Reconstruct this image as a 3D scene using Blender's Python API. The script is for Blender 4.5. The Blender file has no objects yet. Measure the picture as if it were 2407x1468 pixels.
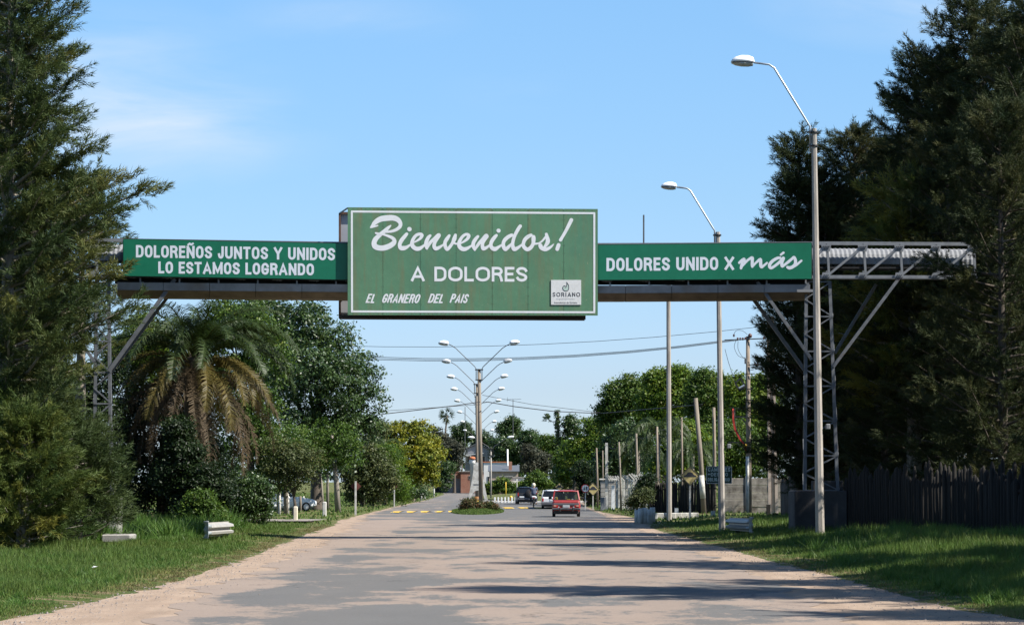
import bpy, math, random
import numpy as np
from mathutils import Vector, Matrix

# ------------------------------------------------------------------ camera, world, sun, exposure
R = math.radians
PI = math.pi
C = bpy.context.scene.collection
scene = bpy.context.scene
F = 6300.0            # focal length in photo pixels
TILT = math.atan(396 / F)
CAMH = 1.9

cd = bpy.data.cameras.new('camera'); cam = bpy.data.objects.new('camera', cd); C.objects.link(cam)
cd.sensor_width = 36; cd.lens = 36 * F / 2407; cd.clip_start = 0.5; cd.clip_end = 6000
cam.location = (0, 0, CAMH); cam.rotation_euler = (PI / 2 + TILT, 0, 0)
scene.camera = cam

SUN_EL, SUN_AZ = R(47), R(19)      # azimuth: degrees from the right-hand side towards the camera
sdir = Vector((math.cos(SUN_EL) * math.cos(SUN_AZ), -math.cos(SUN_EL) * math.sin(SUN_AZ), math.sin(SUN_EL)))
sl = bpy.data.lights.new('sun', 'SUN'); sl.energy = 4.9; sl.angle = R(0.5); sl.color = (1, 0.955, 0.88)
so = bpy.data.objects.new('sun', sl); C.objects.link(so)
so.rotation_euler = (-sdir).to_track_quat('-Z', 'Y').to_euler(); so.location = (60, -20, 80)

w = bpy.data.worlds.new('World'); scene.world = w; w.use_nodes = True
nt = w.node_tree; N = nt.nodes; L = nt.links
for n in list(N): N.remove(n)
def wn(t, **k):
    n = N.new(t)
    for a, b in k.items(): setattr(n, a, b)
    return n
wo = wn('ShaderNodeOutputWorld'); bg = wn('ShaderNodeBackground'); sky = wn('ShaderNodeTexSky')
sky.sky_type = 'NISHITA'; sky.sun_disc = False; sky.sun_elevation = SUN_EL
sky.sun_rotation = PI / 2 + SUN_AZ        # measured clockwise from +Y
sky.altitude = 0; sky.air_density = 1.0; sky.dust_density = 0.45; sky.ozone_density = 3.0
bg.inputs['Strength'].default_value = 0.109
tc = wn('ShaderNodeTexCoord')
# grade the whole sky by elevation: deeper blue with height, pale at the horizon
sep = wn('ShaderNodeSeparateXYZ'); L.new(tc.outputs['Generated'], sep.inputs[0])
ramp = wn('ShaderNodeValToRGB'); L.new(sep.outputs['Z'], ramp.inputs[0])
cr = ramp.color_ramp; cr.elements[0].position = 0.0; cr.elements[0].color = (.53, .655, .92, 1)
cr.elements[1].position = 0.18; cr.elements[1].color = (.50, .64, .735, 1)
for p_, c_ in ((.033, (.455, .52, .72)), (.106, (.465, .565, .68))):
    e = cr.elements.new(p_); e.color = (*c_, 1)
mul = wn('ShaderNodeMix', data_type='RGBA', blend_type='MULTIPLY'); mul.inputs[0].default_value = 1
L.new(sky.outputs[0], mul.inputs[6]); L.new(ramp.outputs[0], mul.inputs[7])
# thin cirrus, gathered in a few soft fields
mp = wn('ShaderNodeMapping'); mp.inputs['Scale'].default_value = (6, 2, 26); mp.inputs['Rotation'].default_value = (0, R(14), 0)
L.new(tc.outputs['Generated'], mp.inputs[0])
n1 = wn('ShaderNodeTexNoise'); n1.inputs['Scale'].default_value = 1.7; n1.inputs['Detail'].default_value = 7; n1.inputs['Roughness'].default_value = .55; n1.inputs['Distortion'].default_value = .5
L.new(mp.outputs[0], n1.inputs['Vector'])
acc = None
for (cx_, cz_, rx_, rz_, amp) in ((-.150, .138, .075, .042, 1.0), (-.118, .128, .06, .02, .5), (.17, .176, .09, .022, .8), (-.06, .171, .05, .012, .45), (.0, .145, .03, .01, .25), (-.3, .3, .2, .1, .6), (.35, .34, .3, .08, .6), (.6, .22, .2, .06, .6), (-.6, .2, .2, .06, .6)):
    m1 = wn('ShaderNodeMapping'); m1.vector_type = 'POINT'; m1.inputs['Location'].default_value = (-cx_ / rx_, 0, -cz_ / rz_); m1.inputs['Scale'].default_value = (1 / rx_, 0, 1 / rz_)
    L.new(tc.outputs['Generated'], m1.inputs[0]); g1 = wn('ShaderNodeTexGradient'); g1.gradient_type = 'SPHERICAL'; L.new(m1.outputs[0], g1.inputs[0])
    k1 = wn('ShaderNodeMath', operation='MULTIPLY'); L.new(g1.outputs[1], k1.inputs[0]); k1.inputs[1].default_value = amp
    if acc is None: acc = k1.outputs[0]
    else:
        a1 = wn('ShaderNodeMath', operation='ADD'); L.new(acc, a1.inputs[0]); L.new(k1.outputs[0], a1.inputs[1]); acc = a1.outputs[0]
cr2 = wn('ShaderNodeMapRange'); cr2.inputs[1].default_value = .36; cr2.inputs[2].default_value = .72; L.new(n1.outputs[0], cr2.inputs[0])
cmu = wn('ShaderNodeMath', operation='MULTIPLY'); cmu.use_clamp = True; L.new(cr2.outputs[0], cmu.inputs[0]); L.new(acc, cmu.inputs[1])
cm = wn('ShaderNodeMix', data_type='RGBA', blend_type='MIX'); L.new(cmu.outputs[0], cm.inputs[0])
L.new(mul.outputs[2], cm.inputs[6]); cm.inputs[7].default_value = (2.7, 3.3, 4.0, 1)
L.new(cm.outputs[2], bg.inputs[0]); L.new(bg.outputs[0], wo.inputs[0])

vs = scene.view_settings; vs.view_transform = 'Standard'; vs.look = 'None'; vs.exposure = 1.2; vs.gamma = 1; vs.use_curve_mapping = False
scene.render.engine = 'CYCLES'

# ------------------------------------------------------------------ helpers
rng = np.random.default_rng(7)
random.seed(7)
ct, st = math.cos(TILT), math.sin(TILT)
def P(px, py, Y):
    u, v = px - 1203.5, 734 - py
    dy = F * ct - v * st; dz = F * st + v * ct
    return Vector((u * Y / dy, Y, CAMH + dz * Y / dy))
def D(py): return CAMH * F / ct / (py - 1130)
def G(px, py):
    Y = CAMH * F / (py - 1130); p = P(px, py, Y); return Vector((p.x, Y, 0))
def S(Y): return 6312.0 / Y

def smooth(a, b, t):
    t = np.clip((t - a) / (b - a), 0, 1); return t * t * (3 - 2 * t)
LEFT_EDGE = [(20, -7.3), (36, -7.0), (52, -6.4), (70, -6.75), (90, -7.3), (117, -7.8), (128, -8.4), (150, -8.6), (200, -8.9), (266, -8.8), (363, -9.9), (480, -12)]
RIGHT_EDGE = [(20, 7.6), (37, 7.05), (44, 6.6), (66, 6.3), (92, 5.9), (110, 5.8), (126, 6.2), (135, 6.6), (150, 6.3), (165, 5.6), (184, 5.5), (218, 5.9), (235, 6.4), (250, 10), (262, 20), (480, 25)]
def edgeL(Y): return np.interp(Y, [a for a, b in LEFT_EDGE], [b for a, b in LEFT_EDGE])
def edgeR(Y): return np.interp(Y, [a for a, b in RIGHT_EDGE], [b for a, b in RIGHT_EDGE])
def ground_z(x, Y):
    x = np.asarray(x, float); Y = np.asarray(Y, float)
    l, r = edgeL(Y), edgeR(Y)
    dl = l - x; dr = x - r
    z = -0.018 * np.ones(np.broadcast(x, Y).shape)
    und = 0.05 * np.sin(x * .9 + Y * .23) + 0.04 * np.sin(x * .37 - Y * .61 + 1) + .03 * np.sin(x * 1.7 + Y * .9)
    out = np.maximum(dl, dr)
    z = z + smooth(-.15, .9, out) * (0.058 + und * smooth(0, 3, out))
    # drainage ditch beside the left footing
    z = z - 0.45 * np.exp(-((x + 12.4) / 1.1) ** 2) * smooth(74, 80, Y) * (1 - smooth(92, 100, Y))
    z = z + 0.28 * smooth(1.2, 6, dr) * (1 - smooth(110, 150, Y)) 
    # grassy mound of the median
    z = z + 0.0 * Y
    return z
def gz(x, Y): return float(ground_z(x, Y))
def on(px, Y, dz=0):
    x = (px - 1203.5) * Y / 6315.0
    return Vector((x, Y, gz(x, Y) + dz))

def tag(o, label=None, cat=None, group=None, kind=None):
    if label: o['label'] = label
    if cat: o['category'] = cat
    if group: o['group'] = group
    if kind: o['kind'] = kind
    return o
def empty(name, loc=(0, 0, 0), rz=0, label=None, cat=None, group=None):
    o = bpy.data.objects.new(name, None); C.objects.link(o); o.location = loc; o.rotation_euler = (0, 0, rz)
    o.empty_display_size = .2
    return tag(o, label, cat, group)
def copy_tree(o, parent=None):
    c = o.copy(); C.objects.link(c)
    if parent is not None: c.parent = parent
    for ch in list(o.children): copy_tree(ch, c)
    return c

class MB:
    def __init__(s): s.v = []; s.f = []
    def quad(s, a, b, c, d):
        i = len(s.v); s.v += [tuple(a), tuple(b), tuple(c), tuple(d)]; s.f.append((i, i + 1, i + 2, i + 3)); return s
    def poly(s, pts):
        i = len(s.v); s.v += [tuple(p) for p in pts]; s.f.append(tuple(range(i, i + len(pts)))); return s
    def box(s, c, d, rz=0, bevel=0):
        cx, cy, cz = c; dx, dy, dz = d[0] / 2, d[1] / 2, d[2] / 2; i = len(s.v); co, si = math.cos(rz), math.sin(rz)
        if not bevel:
            for z in (-dz, dz):
                for x, y in ((-dx, -dy), (dx, -dy), (dx, dy), (-dx, dy)):
                    s.v.append((cx + x * co - y * si, cy + x * si + y * co, cz + z))
            s.f += [(i, i + 3, i + 2, i + 1), (i + 4, i + 5, i + 6, i + 7)] + [(i + k, i + (k + 1) % 4, i + 4 + (k + 1) % 4, i + 4 + k) for k in range(4)]
        else:
            b = min(bevel, dx * .9, dy * .9, dz * .9); rings = []
            for z, q in ((-dz, b), (-dz + b, 0), (dz - b, 0), (dz, b)):
                ring = []
                for x, y in ((-dx + q + b, -dy + q), (dx - q - b, -dy + q), (dx - q, -dy + q + b), (dx - q, dy - q - b), (dx - q - b, dy - q), (-dx + q + b, dy - q), (-dx + q, dy - q - b), (-dx + q, -dy + q + b)):
                    ring.append(len(s.v)); s.v.append((cx + x * co - y * si, cy + x * si + y * co, cz + z))
                rings.append(ring)
            for a, bb in zip(rings, rings[1:]):
                for k in range(8): s.f.append((a[k], a[(k + 1) % 8], bb[(k + 1) % 8], bb[k]))
            s.f.append(tuple(reversed(rings[0]))); s.f.append(tuple(rings[-1]))
        return s
    def bar(s, p0, p1, w, h, up=(0, 0, 1)):
        p0, p1 = Vector(p0), Vector(p1); d = (p1 - p0).normalized(); up = Vector(up)
        if abs(d.dot(up)) > .98: up = Vector((0, 1, 0))
        a = d.cross(up).normalized(); b = a.cross(d).normalized(); i = len(s.v)
        for p in (p0, p1):
            for x, y in ((-1, -1), (1, -1), (1, 1), (-1, 1)): s.v.append(tuple(p + a * (x * w / 2) + b * (y * h / 2)))
        s.f += [(i, i + 1, i + 2, i + 3), (i + 7, i + 6, i + 5, i + 4)] + [(i + k, i + 4 + k, i + 4 + (k + 1) % 4, i + (k + 1) % 4) for k in range(4)]
        return s
    def angle(s, p0, p1, w, t=.012, flip=1, flip2=1):
        """an L section along p0-p1"""
        p0, p1 = Vector(p0), Vector(p1)
        s.bar(p0 + Vector((0, 0, 0)), p1, w, t, up=(0, 1, 0)) if False else None
        d = (p1 - p0).normalized(); ref = Vector((0, 1, 0)) if abs(d.y) < .9 else Vector((0, 0, 1))
        a = d.cross(ref).normalized() * flip; b = ref * flip2
        b = (b - d * b.dot(d)).normalized()
        prof = [(0, 0), (w, 0), (w, t), (t, t), (t, w), (0, w)]
        i = len(s.v)
        for p in (p0, p1):
            for x, y in prof: s.v.append(tuple(p + a * x + b * y))
        n = 6
        s.f += [(i, i + 1, i + 2, i + 3), (i, i + 3, i + 4, i + 5), (i + 6, i + 9, i + 8, i + 7), (i + 6, i + 11, i + 10, i + 9)]
        s.f += [(i + k, i + n + k, i + n + (k + 1) % n, i + (k + 1) % n) for k in range(n)]
        return s
    def tube(s, pts, r, n=8, cap=True):
        pts = [Vector(p) for p in pts]; m = len(pts)
        rs = r if isinstance(r, (list, tuple)) else [r] * m
        up = Vector((0, 0, 1)); prev = None; base = len(s.v)
        for k, p in enumerate(pts):
            d = (pts[min(k + 1, m - 1)] - pts[max(k - 1, 0)]).normalized()
            if prev is None:
                a = d.cross(up)
                if a.length < .05: a = d.cross(Vector((0, 1, 0)))
            else: a = prev - d * prev.dot(d)
            a.normalize(); prev = a; b = d.cross(a)
            for j in range(n):
                t = 2 * PI * j / n; s.v.append(tuple(p + (a * math.cos(t) + b * math.sin(t)) * rs[k]))
        for k in range(m - 1):
            for j in range(n):
                q = base + k * n; s.f.append((q + j, q + (j + 1) % n, q + n + (j + 1) % n, q + n + j))
        if cap: s.f.append(tuple(base + j for j in reversed(range(n)))); s.f.append(tuple(base + (m - 1) * n + j for j in range(n)))
        return s
    def lathe(s, prof, c=(0, 0, 0), n=16):
        base = len(s.v); m = len(prof)
        for r, z in prof:
            for j in range(n):
                t = 2 * PI * j / n; s.v.append((c[0] + r * math.cos(t), c[1] + r * math.sin(t), c[2] + z))
        for k in range(m - 1):
            for j in range(n):
                q = base + k * n; s.f.append((q + j, q + (j + 1) % n, q + n + (j + 1) % n, q + n + j))
        s.f.append(tuple(base + j for j in reversed(range(n)))); s.f.append(tuple(base + (m - 1) * n + j for j in range(n)))
        return s
    def loft(s, rings, cap=True):
        base = len(s.v); n = len(rings[0])
        for r in rings: s.v += [tuple(p) for p in r]
        for k in range(len(rings) - 1):
            for j in range(n):
                q = base + k * n; s.f.append((q + j, q + (j + 1) % n, q + n + (j + 1) % n, q + n + j))
        if cap: s.f.append(tuple(base + j for j in reversed(range(n)))); s.f.append(tuple(base + (len(rings) - 1) * n + j for j in range(n)))
        return s
    def prism(s, poly2, y0, y1, ax='xz'):
        """extrude a polygon given in x,z along y"""
        n = len(poly2); i = len(s.v)
        for y in (y0, y1):
            for a, b in poly2: s.v.append((a, y, b) if ax == 'xz' else ((y, a, b) if ax == 'yz' else (a, b, y)))
        s.f.append(tuple(range(i, i + n))); s.f.append(tuple(reversed(range(i + n, i + 2 * n))))
        s.f += [(i + k, i + n + k, i + n + (k + 1) % n, i + (k + 1) % n) for k in range(n)]
        return s
    def mesh(s, name, mat, smooth_=False):
        me = bpy.data.meshes.new(name); me.from_pydata(s.v, [], s.f)
        import bmesh
        bm = bmesh.new(); bm.from_mesh(me); bmesh.ops.recalc_face_normals(bm, faces=bm.faces); bm.to_mesh(me); bm.free()
        if mat: me.materials.append(mat)
        if smooth_: me.polygons.foreach_set('use_smooth', [True] * len(me.polygons))
        me.update(); return me
    def build(s, name, mat, parent=None, smooth_=False, **k):
        return link(name, s.mesh(name, mat, smooth_), parent, **k)
def link(name, me, parent=None, loc=None, label=None, cat=None, group=None, kind=None):
    o = bpy.data.objects.new(name, me); C.objects.link(o)
    if parent is not None: o.parent = parent
    if loc is not None: o.location = loc
    return tag(o, label, cat, group, kind)

def np_mesh(name, verts, nper, mat, tint=None):
    """faces of nper verts each (3 or 4), consecutive"""
    verts = np.asarray(verts, np.float32).reshape(-1, 3); nv = len(verts); nf = nv // nper
    me = bpy.data.meshes.new(name); me.vertices.add(nv); me.loops.add(nv); me.polygons.add(nf)
    me.vertices.foreach_set('co', verts.ravel())
    me.loops.foreach_set('vertex_index', np.arange(nv, dtype=np.int32))
    me.polygons.foreach_set('loop_start', np.arange(0, nv, nper, dtype=np.int32))
    me.polygons.foreach_set('loop_total', np.full(nf, nper, np.int32))
    if tint is not None:
        a = me.attributes.new('tint', 'FLOAT', 'POINT'); a.data.foreach_set('value', np.repeat(np.asarray(tint, np.float32), nv // len(tint)))
    me.materials.append(mat); me.update(calc_edges=True); me.validate(); return me

# ------------------------------------------------------------------ materials
def nodes(name):
    m = bpy.data.materials.new(name); m.use_nodes = True; t = m.node_tree
    return m, t, t.nodes['Principled BSDF'], t.nodes, t.links
KA = .86
def mat(name, col, rough=.8, metal=0, ns=3, amt=.25, bump=0, bs=40, spec=.4, col2=None, thr=(.45, .6), coat=0, stretch=None):
    m, t, b, n, l = nodes(name); col = tuple(c * KA for c in col); col2 = col2 and tuple(c * KA for c in col2)
    b.inputs['Roughness'].default_value = rough; b.inputs['Metallic'].default_value = metal; b.inputs['Specular IOR Level'].default_value = spec
    b.inputs['Coat Weight'].default_value = coat
    co = n.new('ShaderNodeTexCoord'); vec = co.outputs['Object']
    if stretch:
        mp_ = n.new('ShaderNodeMapping'); mp_.inputs['Scale'].default_value = stretch; l.new(vec, mp_.inputs[0]); vec = mp_.outputs[0]
    no = n.new('ShaderNodeTexNoise'); no.inputs['Scale'].default_value = ns; no.inputs['Detail'].default_value = 6; no.inputs['Roughness'].default_value = .65
    l.new(vec, no.inputs['Vector'])
    rp = n.new('ShaderNodeMapRange'); rp.inputs[1].default_value = .3; rp.inputs[2].default_value = .7; rp.inputs[3].default_value = 1 - amt; rp.inputs[4].default_value = 1 + amt
    l.new(no.outputs[0], rp.inputs[0])
    mx = n.new('ShaderNodeMix'); mx.data_type = 'RGBA'; mx.blend_type = 'MULTIPLY'; mx.inputs[0].default_value = 1
    mx.inputs[6].default_value = (*col, 1); l.new(rp.outputs[0], mx.inputs[7]); out = mx.outputs[2]
    if col2:
        n2 = n.new('ShaderNodeTexNoise'); n2.inputs['Scale'].default_value = ns * .6; n2.inputs['Detail'].default_value = 8; l.new(vec, n2.inputs['Vector'])
        r2 = n.new('ShaderNodeMapRange'); r2.inputs[1].default_value = thr[0]; r2.inputs[2].default_value = thr[1]; l.new(n2.outputs[0], r2.inputs[0])
        m2 = n.new('ShaderNodeMix'); m2.data_type = 'RGBA'; l.new(r2.outputs[0], m2.inputs[0]); l.new(out, m2.inputs[6]); m2.inputs[7].default_value = (*col2, 1); out = m2.outputs[2]
    l.new(out, b.inputs['Base Color'])
    if bump:
        bn = n.new('ShaderNodeTexNoise'); bn.inputs['Scale'].default_value = bs; bn.inputs['Detail'].default_value = 4; l.new(vec, bn.inputs['Vector'])
        bb = n.new('ShaderNodeBump'); bb.inputs['Strength'].default_value = bump; bb.inputs['Distance'].default_value = .02; l.new(bn.outputs[0], bb.inputs['Height']); l.new(bb.outputs[0], b.inputs['Normal'])
    return m
def leafmat(name, c0, c1, c2, trans=.28, rough=.55, spec=.25, ns=0.5):
    m, t, b, n, l = nodes(name); c0, c1, c2 = [tuple(c * KA for c in q) for q in (c0, c1, c2)]
    at = n.new('ShaderNodeAttribute'); at.attribute_name = 'tint'
    rp = n.new('ShaderNodeValToRGB'); l.new(at.outputs['Fac'], rp.inputs[0])
    rp.color_ramp.elements[0].color = (*c0, 1); rp.color_ramp.elements[1].color = (*c2, 1); e_ = rp.color_ramp.elements.new(.5); e_.color = (*c1, 1)
    l.new(rp.outputs[0], b.inputs['Base Color']); b.inputs['Roughness'].default_value = rough; b.inputs['Specular IOR Level'].default_value = spec
    tr = n.new('ShaderNodeBsdfTranslucent'); l.new(rp.outputs[0], tr.inputs[0])
    ms = n.new('ShaderNodeMixShader'); ms.inputs[0].default_value = trans; l.new(b.outputs[0], ms.inputs[1]); l.new(tr.outputs[0], ms.inputs[2])
    l.new(ms.outputs[0], n['Material Output'].inputs[0]); return m

M = {}
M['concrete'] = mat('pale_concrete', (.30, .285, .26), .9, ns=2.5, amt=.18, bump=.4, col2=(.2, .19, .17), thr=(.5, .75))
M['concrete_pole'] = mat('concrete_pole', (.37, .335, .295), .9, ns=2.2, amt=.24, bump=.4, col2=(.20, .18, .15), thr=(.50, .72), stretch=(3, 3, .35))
M['concrete_shaded'] = mat('shaded_concrete', (.055, .052, .05), .92, ns=1.5, amt=.3, bump=.4, col2=(.03, .028, .027), thr=(.45, .7))  # near-black base colour carries the tree shade over the right footing
M['steel'] = mat('galvanised_steel', (.22, .23, .245), .55, metal=.3, ns=4, amt=.2)
M['steel_tower'] = mat('tower_steel', (.13, .138, .15), .65, metal=.2, ns=4, amt=.3, col2=(.10, .08, .07), thr=(.6, .7))
M['steel_dark'] = mat('dull_steel', (.11, .115, .12), .6, metal=.3, ns=4, amt=.25, col2=(.14, .10, .08), thr=(.58, .7))
M['corrugated'] = mat('zinc_sheet', (.20, .205, .215), .8, metal=0, ns=2, amt=.12)
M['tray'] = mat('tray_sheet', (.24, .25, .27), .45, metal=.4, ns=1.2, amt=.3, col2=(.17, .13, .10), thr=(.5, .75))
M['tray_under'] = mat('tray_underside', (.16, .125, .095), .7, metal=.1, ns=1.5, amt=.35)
M['black'] = mat('black_rubber', (.012, .012, .013), .7, amt=.2)
M['dark_metal'] = mat('dark_metal', (.03, .03, .032), .5, metal=.3, amt=.2)
M['white'] = mat('white_paint', (.72, .72, .70), .5, ns=6, amt=.08)
M['white_old'] = mat('weathered_white_paint', (.54, .52, .47), .85, ns=4, amt=.22, col2=(.27, .25, .21), thr=(.5, .72))
M['lamp_white'] = mat('lamp_enamel', (.80, .81, .82), .35, ns=3, amt=.04)
M['galv'] = mat('galvanised_tube', (.38, .42, .46), .4, metal=.5, amt=.1)
M['letter'] = mat('white_vinyl', (.68, .72, .78), .5, amt=.03)
M['letter2'] = mat('white_sign_paint', (.78, .79, .80), .6, ns=5, amt=.06)
M['wood'] = mat('weathered_wood', (.10, .08, .062), .9, ns=3, amt=.35, bump=.5, stretch=(6, 6, .6))
M['wood_pole'] = mat('timber_pole', (.23, .185, .14), .9, ns=3, amt=.3, bump=.5, stretch=(8, 8, .5), col2=(.13, .1, .08), thr=(.5, .7))
M['wood_dark'] = mat('shaded_palisade_wood', (.020, .017, .014), .95, ns=3, amt=.45, bump=.5, stretch=(6, 6, .5))  # shade under the casuarinas is put into this near-black wood colour
M['bark'] = mat('bark', (.085, .068, .052), .95, ns=4, amt=.4, bump=.6, stretch=(4, 4, .8))
M['bark_pale'] = mat('pale_bark', (.24, .21, .17), .95, ns=3, amt=.35, bump=.4, stretch=(4, 4, .6))
M['yellow'] = mat('yellow_road_paint', (.62, .40, .06), .75, ns=5, amt=.25, col2=(.16, .15, .14), thr=(.58, .66))
M['rust'] = mat('rusty_plate', (.10, .028, .02), .8, ns=5, amt=.35)
M['glass'] = None
# ------------------------------------------------------------------ road, shoulders, ground
def math_node(n, l, op, a, b=None, clamp=False):
    x = n.new('ShaderNodeMath'); x.operation = op; x.use_clamp = clamp
    for i, v in enumerate((a, b)):
        if v is None: continue
        if isinstance(v, (int, float)): x.inputs[i].default_value = v
        else: l.new(v, x.inputs[i])
    return x.outputs[0]
def noise(n, l, vec, sc, det=5, ro=.6, dist=0):
    x = n.new('ShaderNodeTexNoise'); x.inputs['Scale'].default_value = sc; x.inputs['Detail'].default_value = det
    x.inputs['Roughness'].default_value = ro; x.inputs['Distortion'].default_value = dist; l.new(vec, x.inputs['Vector']); return x.outputs[0]
def mixc(n, l, f, a, b, mode='MIX'):
    x = n.new('ShaderNodeMix'); x.data_type = 'RGBA'; x.blend_type = mode
    for i, v in ((0, f), (6, a), (7, b)):
        if isinstance(v, (int, float)): x.inputs[i].default_value = v
        elif isinstance(v, tuple): x.inputs[i].default_value = (*[c * KA for c in v], 1) if len(v) == 3 else v
        else: l.new(v, x.inputs[i])
    return x.outputs[2]
def maprange(n, l, v, a, b, c=0.0, d=1.0, sm=False):
    x = n.new('ShaderNodeMapRange'); x.inputs[1].default_value = a; x.inputs[2].default_value = b; x.inputs[3].default_value = c; x.inputs[4].default_value = d
    if sm: x.interpolation_type = 'SMOOTHSTEP'
    l.new(v, x.inputs[0]); return x.outputs[0]

def road_material():
    """worn asphalt with pink road-dust bound into it in large patches"""
    m, t, b, n, l = nodes('worn_asphalt')
    co = n.new('ShaderNodeTexCoord').outputs['Object']
    sp = n.new('ShaderNodeSeparateXYZ'); l.new(co, sp.inputs[0]); X, Y = sp.outputs[0], sp.outputs[1]
    mpp = n.new('ShaderNodeMapping'); mpp.inputs['Scale'].default_value = (1, .55, 1); l.new(co, mpp.inputs[0]); v = mpp.outputs[0]
    big = noise(n, l, v, .33, 3, .55); med = noise(n, l, v, 1.1, 4, .6, .4); fine = noise(n, l, v, 5, 6, .75)
    f = math_node(n, l, 'MULTIPLY', big, 1.0)
    f = math_node(n, l, 'ADD', f, math_node(n, l, 'MULTIPLY', med, .50))
    f = math_node(n, l, 'ADD', f, math_node(n, l, 'MULTIPLY', fine, .42))       # mean about .83
    # left wheel lanes kept bare near the camera, right hand edge too; far road bare everywhere
    a = maprange(n, l, X, -5.2, -4.4, -.12, .0, True); 
    band = math_node(n, l, 'MULTIPLY', maprange(n, l, X, -4.9, -4.0, 0, 1, True), maprange(n, l, X, -1.6, -.2, 1, 0, True))
    near = maprange(n, l, Y, 50, 66, 1, .35, True)
    band = math_node(n, l, 'MULTIPLY', band, near)
    band2 = math_node(n, l, 'MULTIPLY', maprange(n, l, X, 1.2, 3.2, 0, 1, True), maprange(n, l, Y, 44, 56, 1, .05, True))
    far = maprange(n, l, Y, 118, 150, 0, .30, True)
    s = math_node(n, l, 'ADD', math_node(n, l, 'MULTIPLY', band, .17), math_node(n, l, 'MULTIPLY', band2, .13))
    s = math_node(n, l, 'ADD', s, far)
    edge = math_node(n, l, 'MULTIPLY', maprange(n, l, X, -5.4, -4.4, 1, 0, True), -.16)
    s = math_node(n, l, 'ADD', s, edge)
    f = math_node(n, l, 'ADD', f, s)
    brk = noise(n, l, co, 14, 5, .8); f = math_node(n, l, 'ADD', f, math_node(n, l, 'MULTIPLY', math_node(n, l, 'SUBTRACT', brk, .5), .30)); k = maprange(n, l, f, 1.000, 1.080, 0, 1, True)      # 1 = bare asphalt
    g1 = noise(n, l, co, 22, 4, .7); g2 = noise(n, l, co, 70, 3, .7); lane = noise(n, l, v, .6, 5, .6)
    dust = mixc(n, l, lane, (.215, .166, .132), (.270, .213, .170)); asp = mixc(n, l, lane, (.098, .094, .089), (.132, .127, .119))
    col = mixc(n, l, k, dust, asp)
    grain = maprange(n, l, g1, .3, .7, .86, 1.14); col = mixc(n, l, 1.0, col, grain, 'MULTIPLY')
    g2r = maprange(n, l, g2, .25, .75, .8, 1.2); col = mixc(n, l, .6, col, g2r, 'MULTIPLY')
    tr1 = math_node(n, l, 'MULTIPLY', maprange(n, l, math_node(n, l, 'ABSOLUTE', math_node(n, l, 'SUBTRACT', X, 2.6)), .3, 1.0, 1, 0, True), .12); tr2 = math_node(n, l, 'MULTIPLY', maprange(n, l, math_node(n, l, 'ABSOLUTE', math_node(n, l, 'ADD', X, 2.9)), .3, 1.1, 1, 0, True), .14)
    col = mixc(n, l, math_node(n, l, 'ADD', tr1, tr2), col, (.13, .115, .10))
    stain = maprange(n, l, noise(n, l, v, 2.2, 6, .7), .60, .70, 0, .35); col = mixc(n, l, stain, col, (.15, .12, .10))
    # cracks
    vo = n.new('ShaderNodeTexVoronoi'); vo.feature = 'DISTANCE_TO_EDGE'; vo.inputs['Scale'].default_value = .16
    wob = n.new('ShaderNodeMix'); wob.data_type = 'VECTOR'; wob.inputs[0].default_value = .12
    nn = n.new('ShaderNodeTexNoise'); nn.inputs['Scale'].default_value = .8; nn.inputs['Detail'].default_value = 5; l.new(co, nn.inputs['Vector'])
    sc = n.new('ShaderNodeVectorMath'); sc.operation = 'MULTIPLY_ADD'; l.new(nn.outputs['Color'], sc.inputs[0]); sc.inputs[1].default_value = (3.5, 3.5, 0); l.new(co, sc.inputs[2])
    l.new(sc.outputs[0], vo.inputs['Vector'])
    ck = maprange(n, l, vo.outputs[0], .0, .006, 1, 0)
    ck = math_node(n, l, 'MULTIPLY', ck, maprange(n, l, noise(n, l, co, .25, 2), .46, .54))
    col = mixc(n, l, math_node(n, l, 'MULTIPLY', ck, .8), col, (.03, .028, .026))
    # dark tar seams where the far junction was patched
    mps = n.new('ShaderNodeMapping'); mps.inputs['Scale'].default_value = (.35, .5, 1); l.new(co, mps.inputs[0])
    seam = maprange(n, l, noise(n, l, mps.outputs[0], 1.0, 6, .75), .62, .65)
    seam = math_node(n, l, 'MULTIPLY', seam, maprange(n, l, Y, 140, 160, 0, .75, True))
    col = mixc(n, l, seam, col, (.045, .045, .045))
    l.new(col, b.inputs['Base Color']); b.inputs['Roughness'].default_value = .9; b.inputs['Specular IOR Level'].default_value = .25
    bb = n.new('ShaderNodeBump'); bb.inputs['Strength'].default_value = .5; bb.inputs['Distance'].default_value = .01; l.new(g2, bb.inputs['Height']); l.new(bb.outputs[0], b.inputs['Normal'])
    return m
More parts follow.
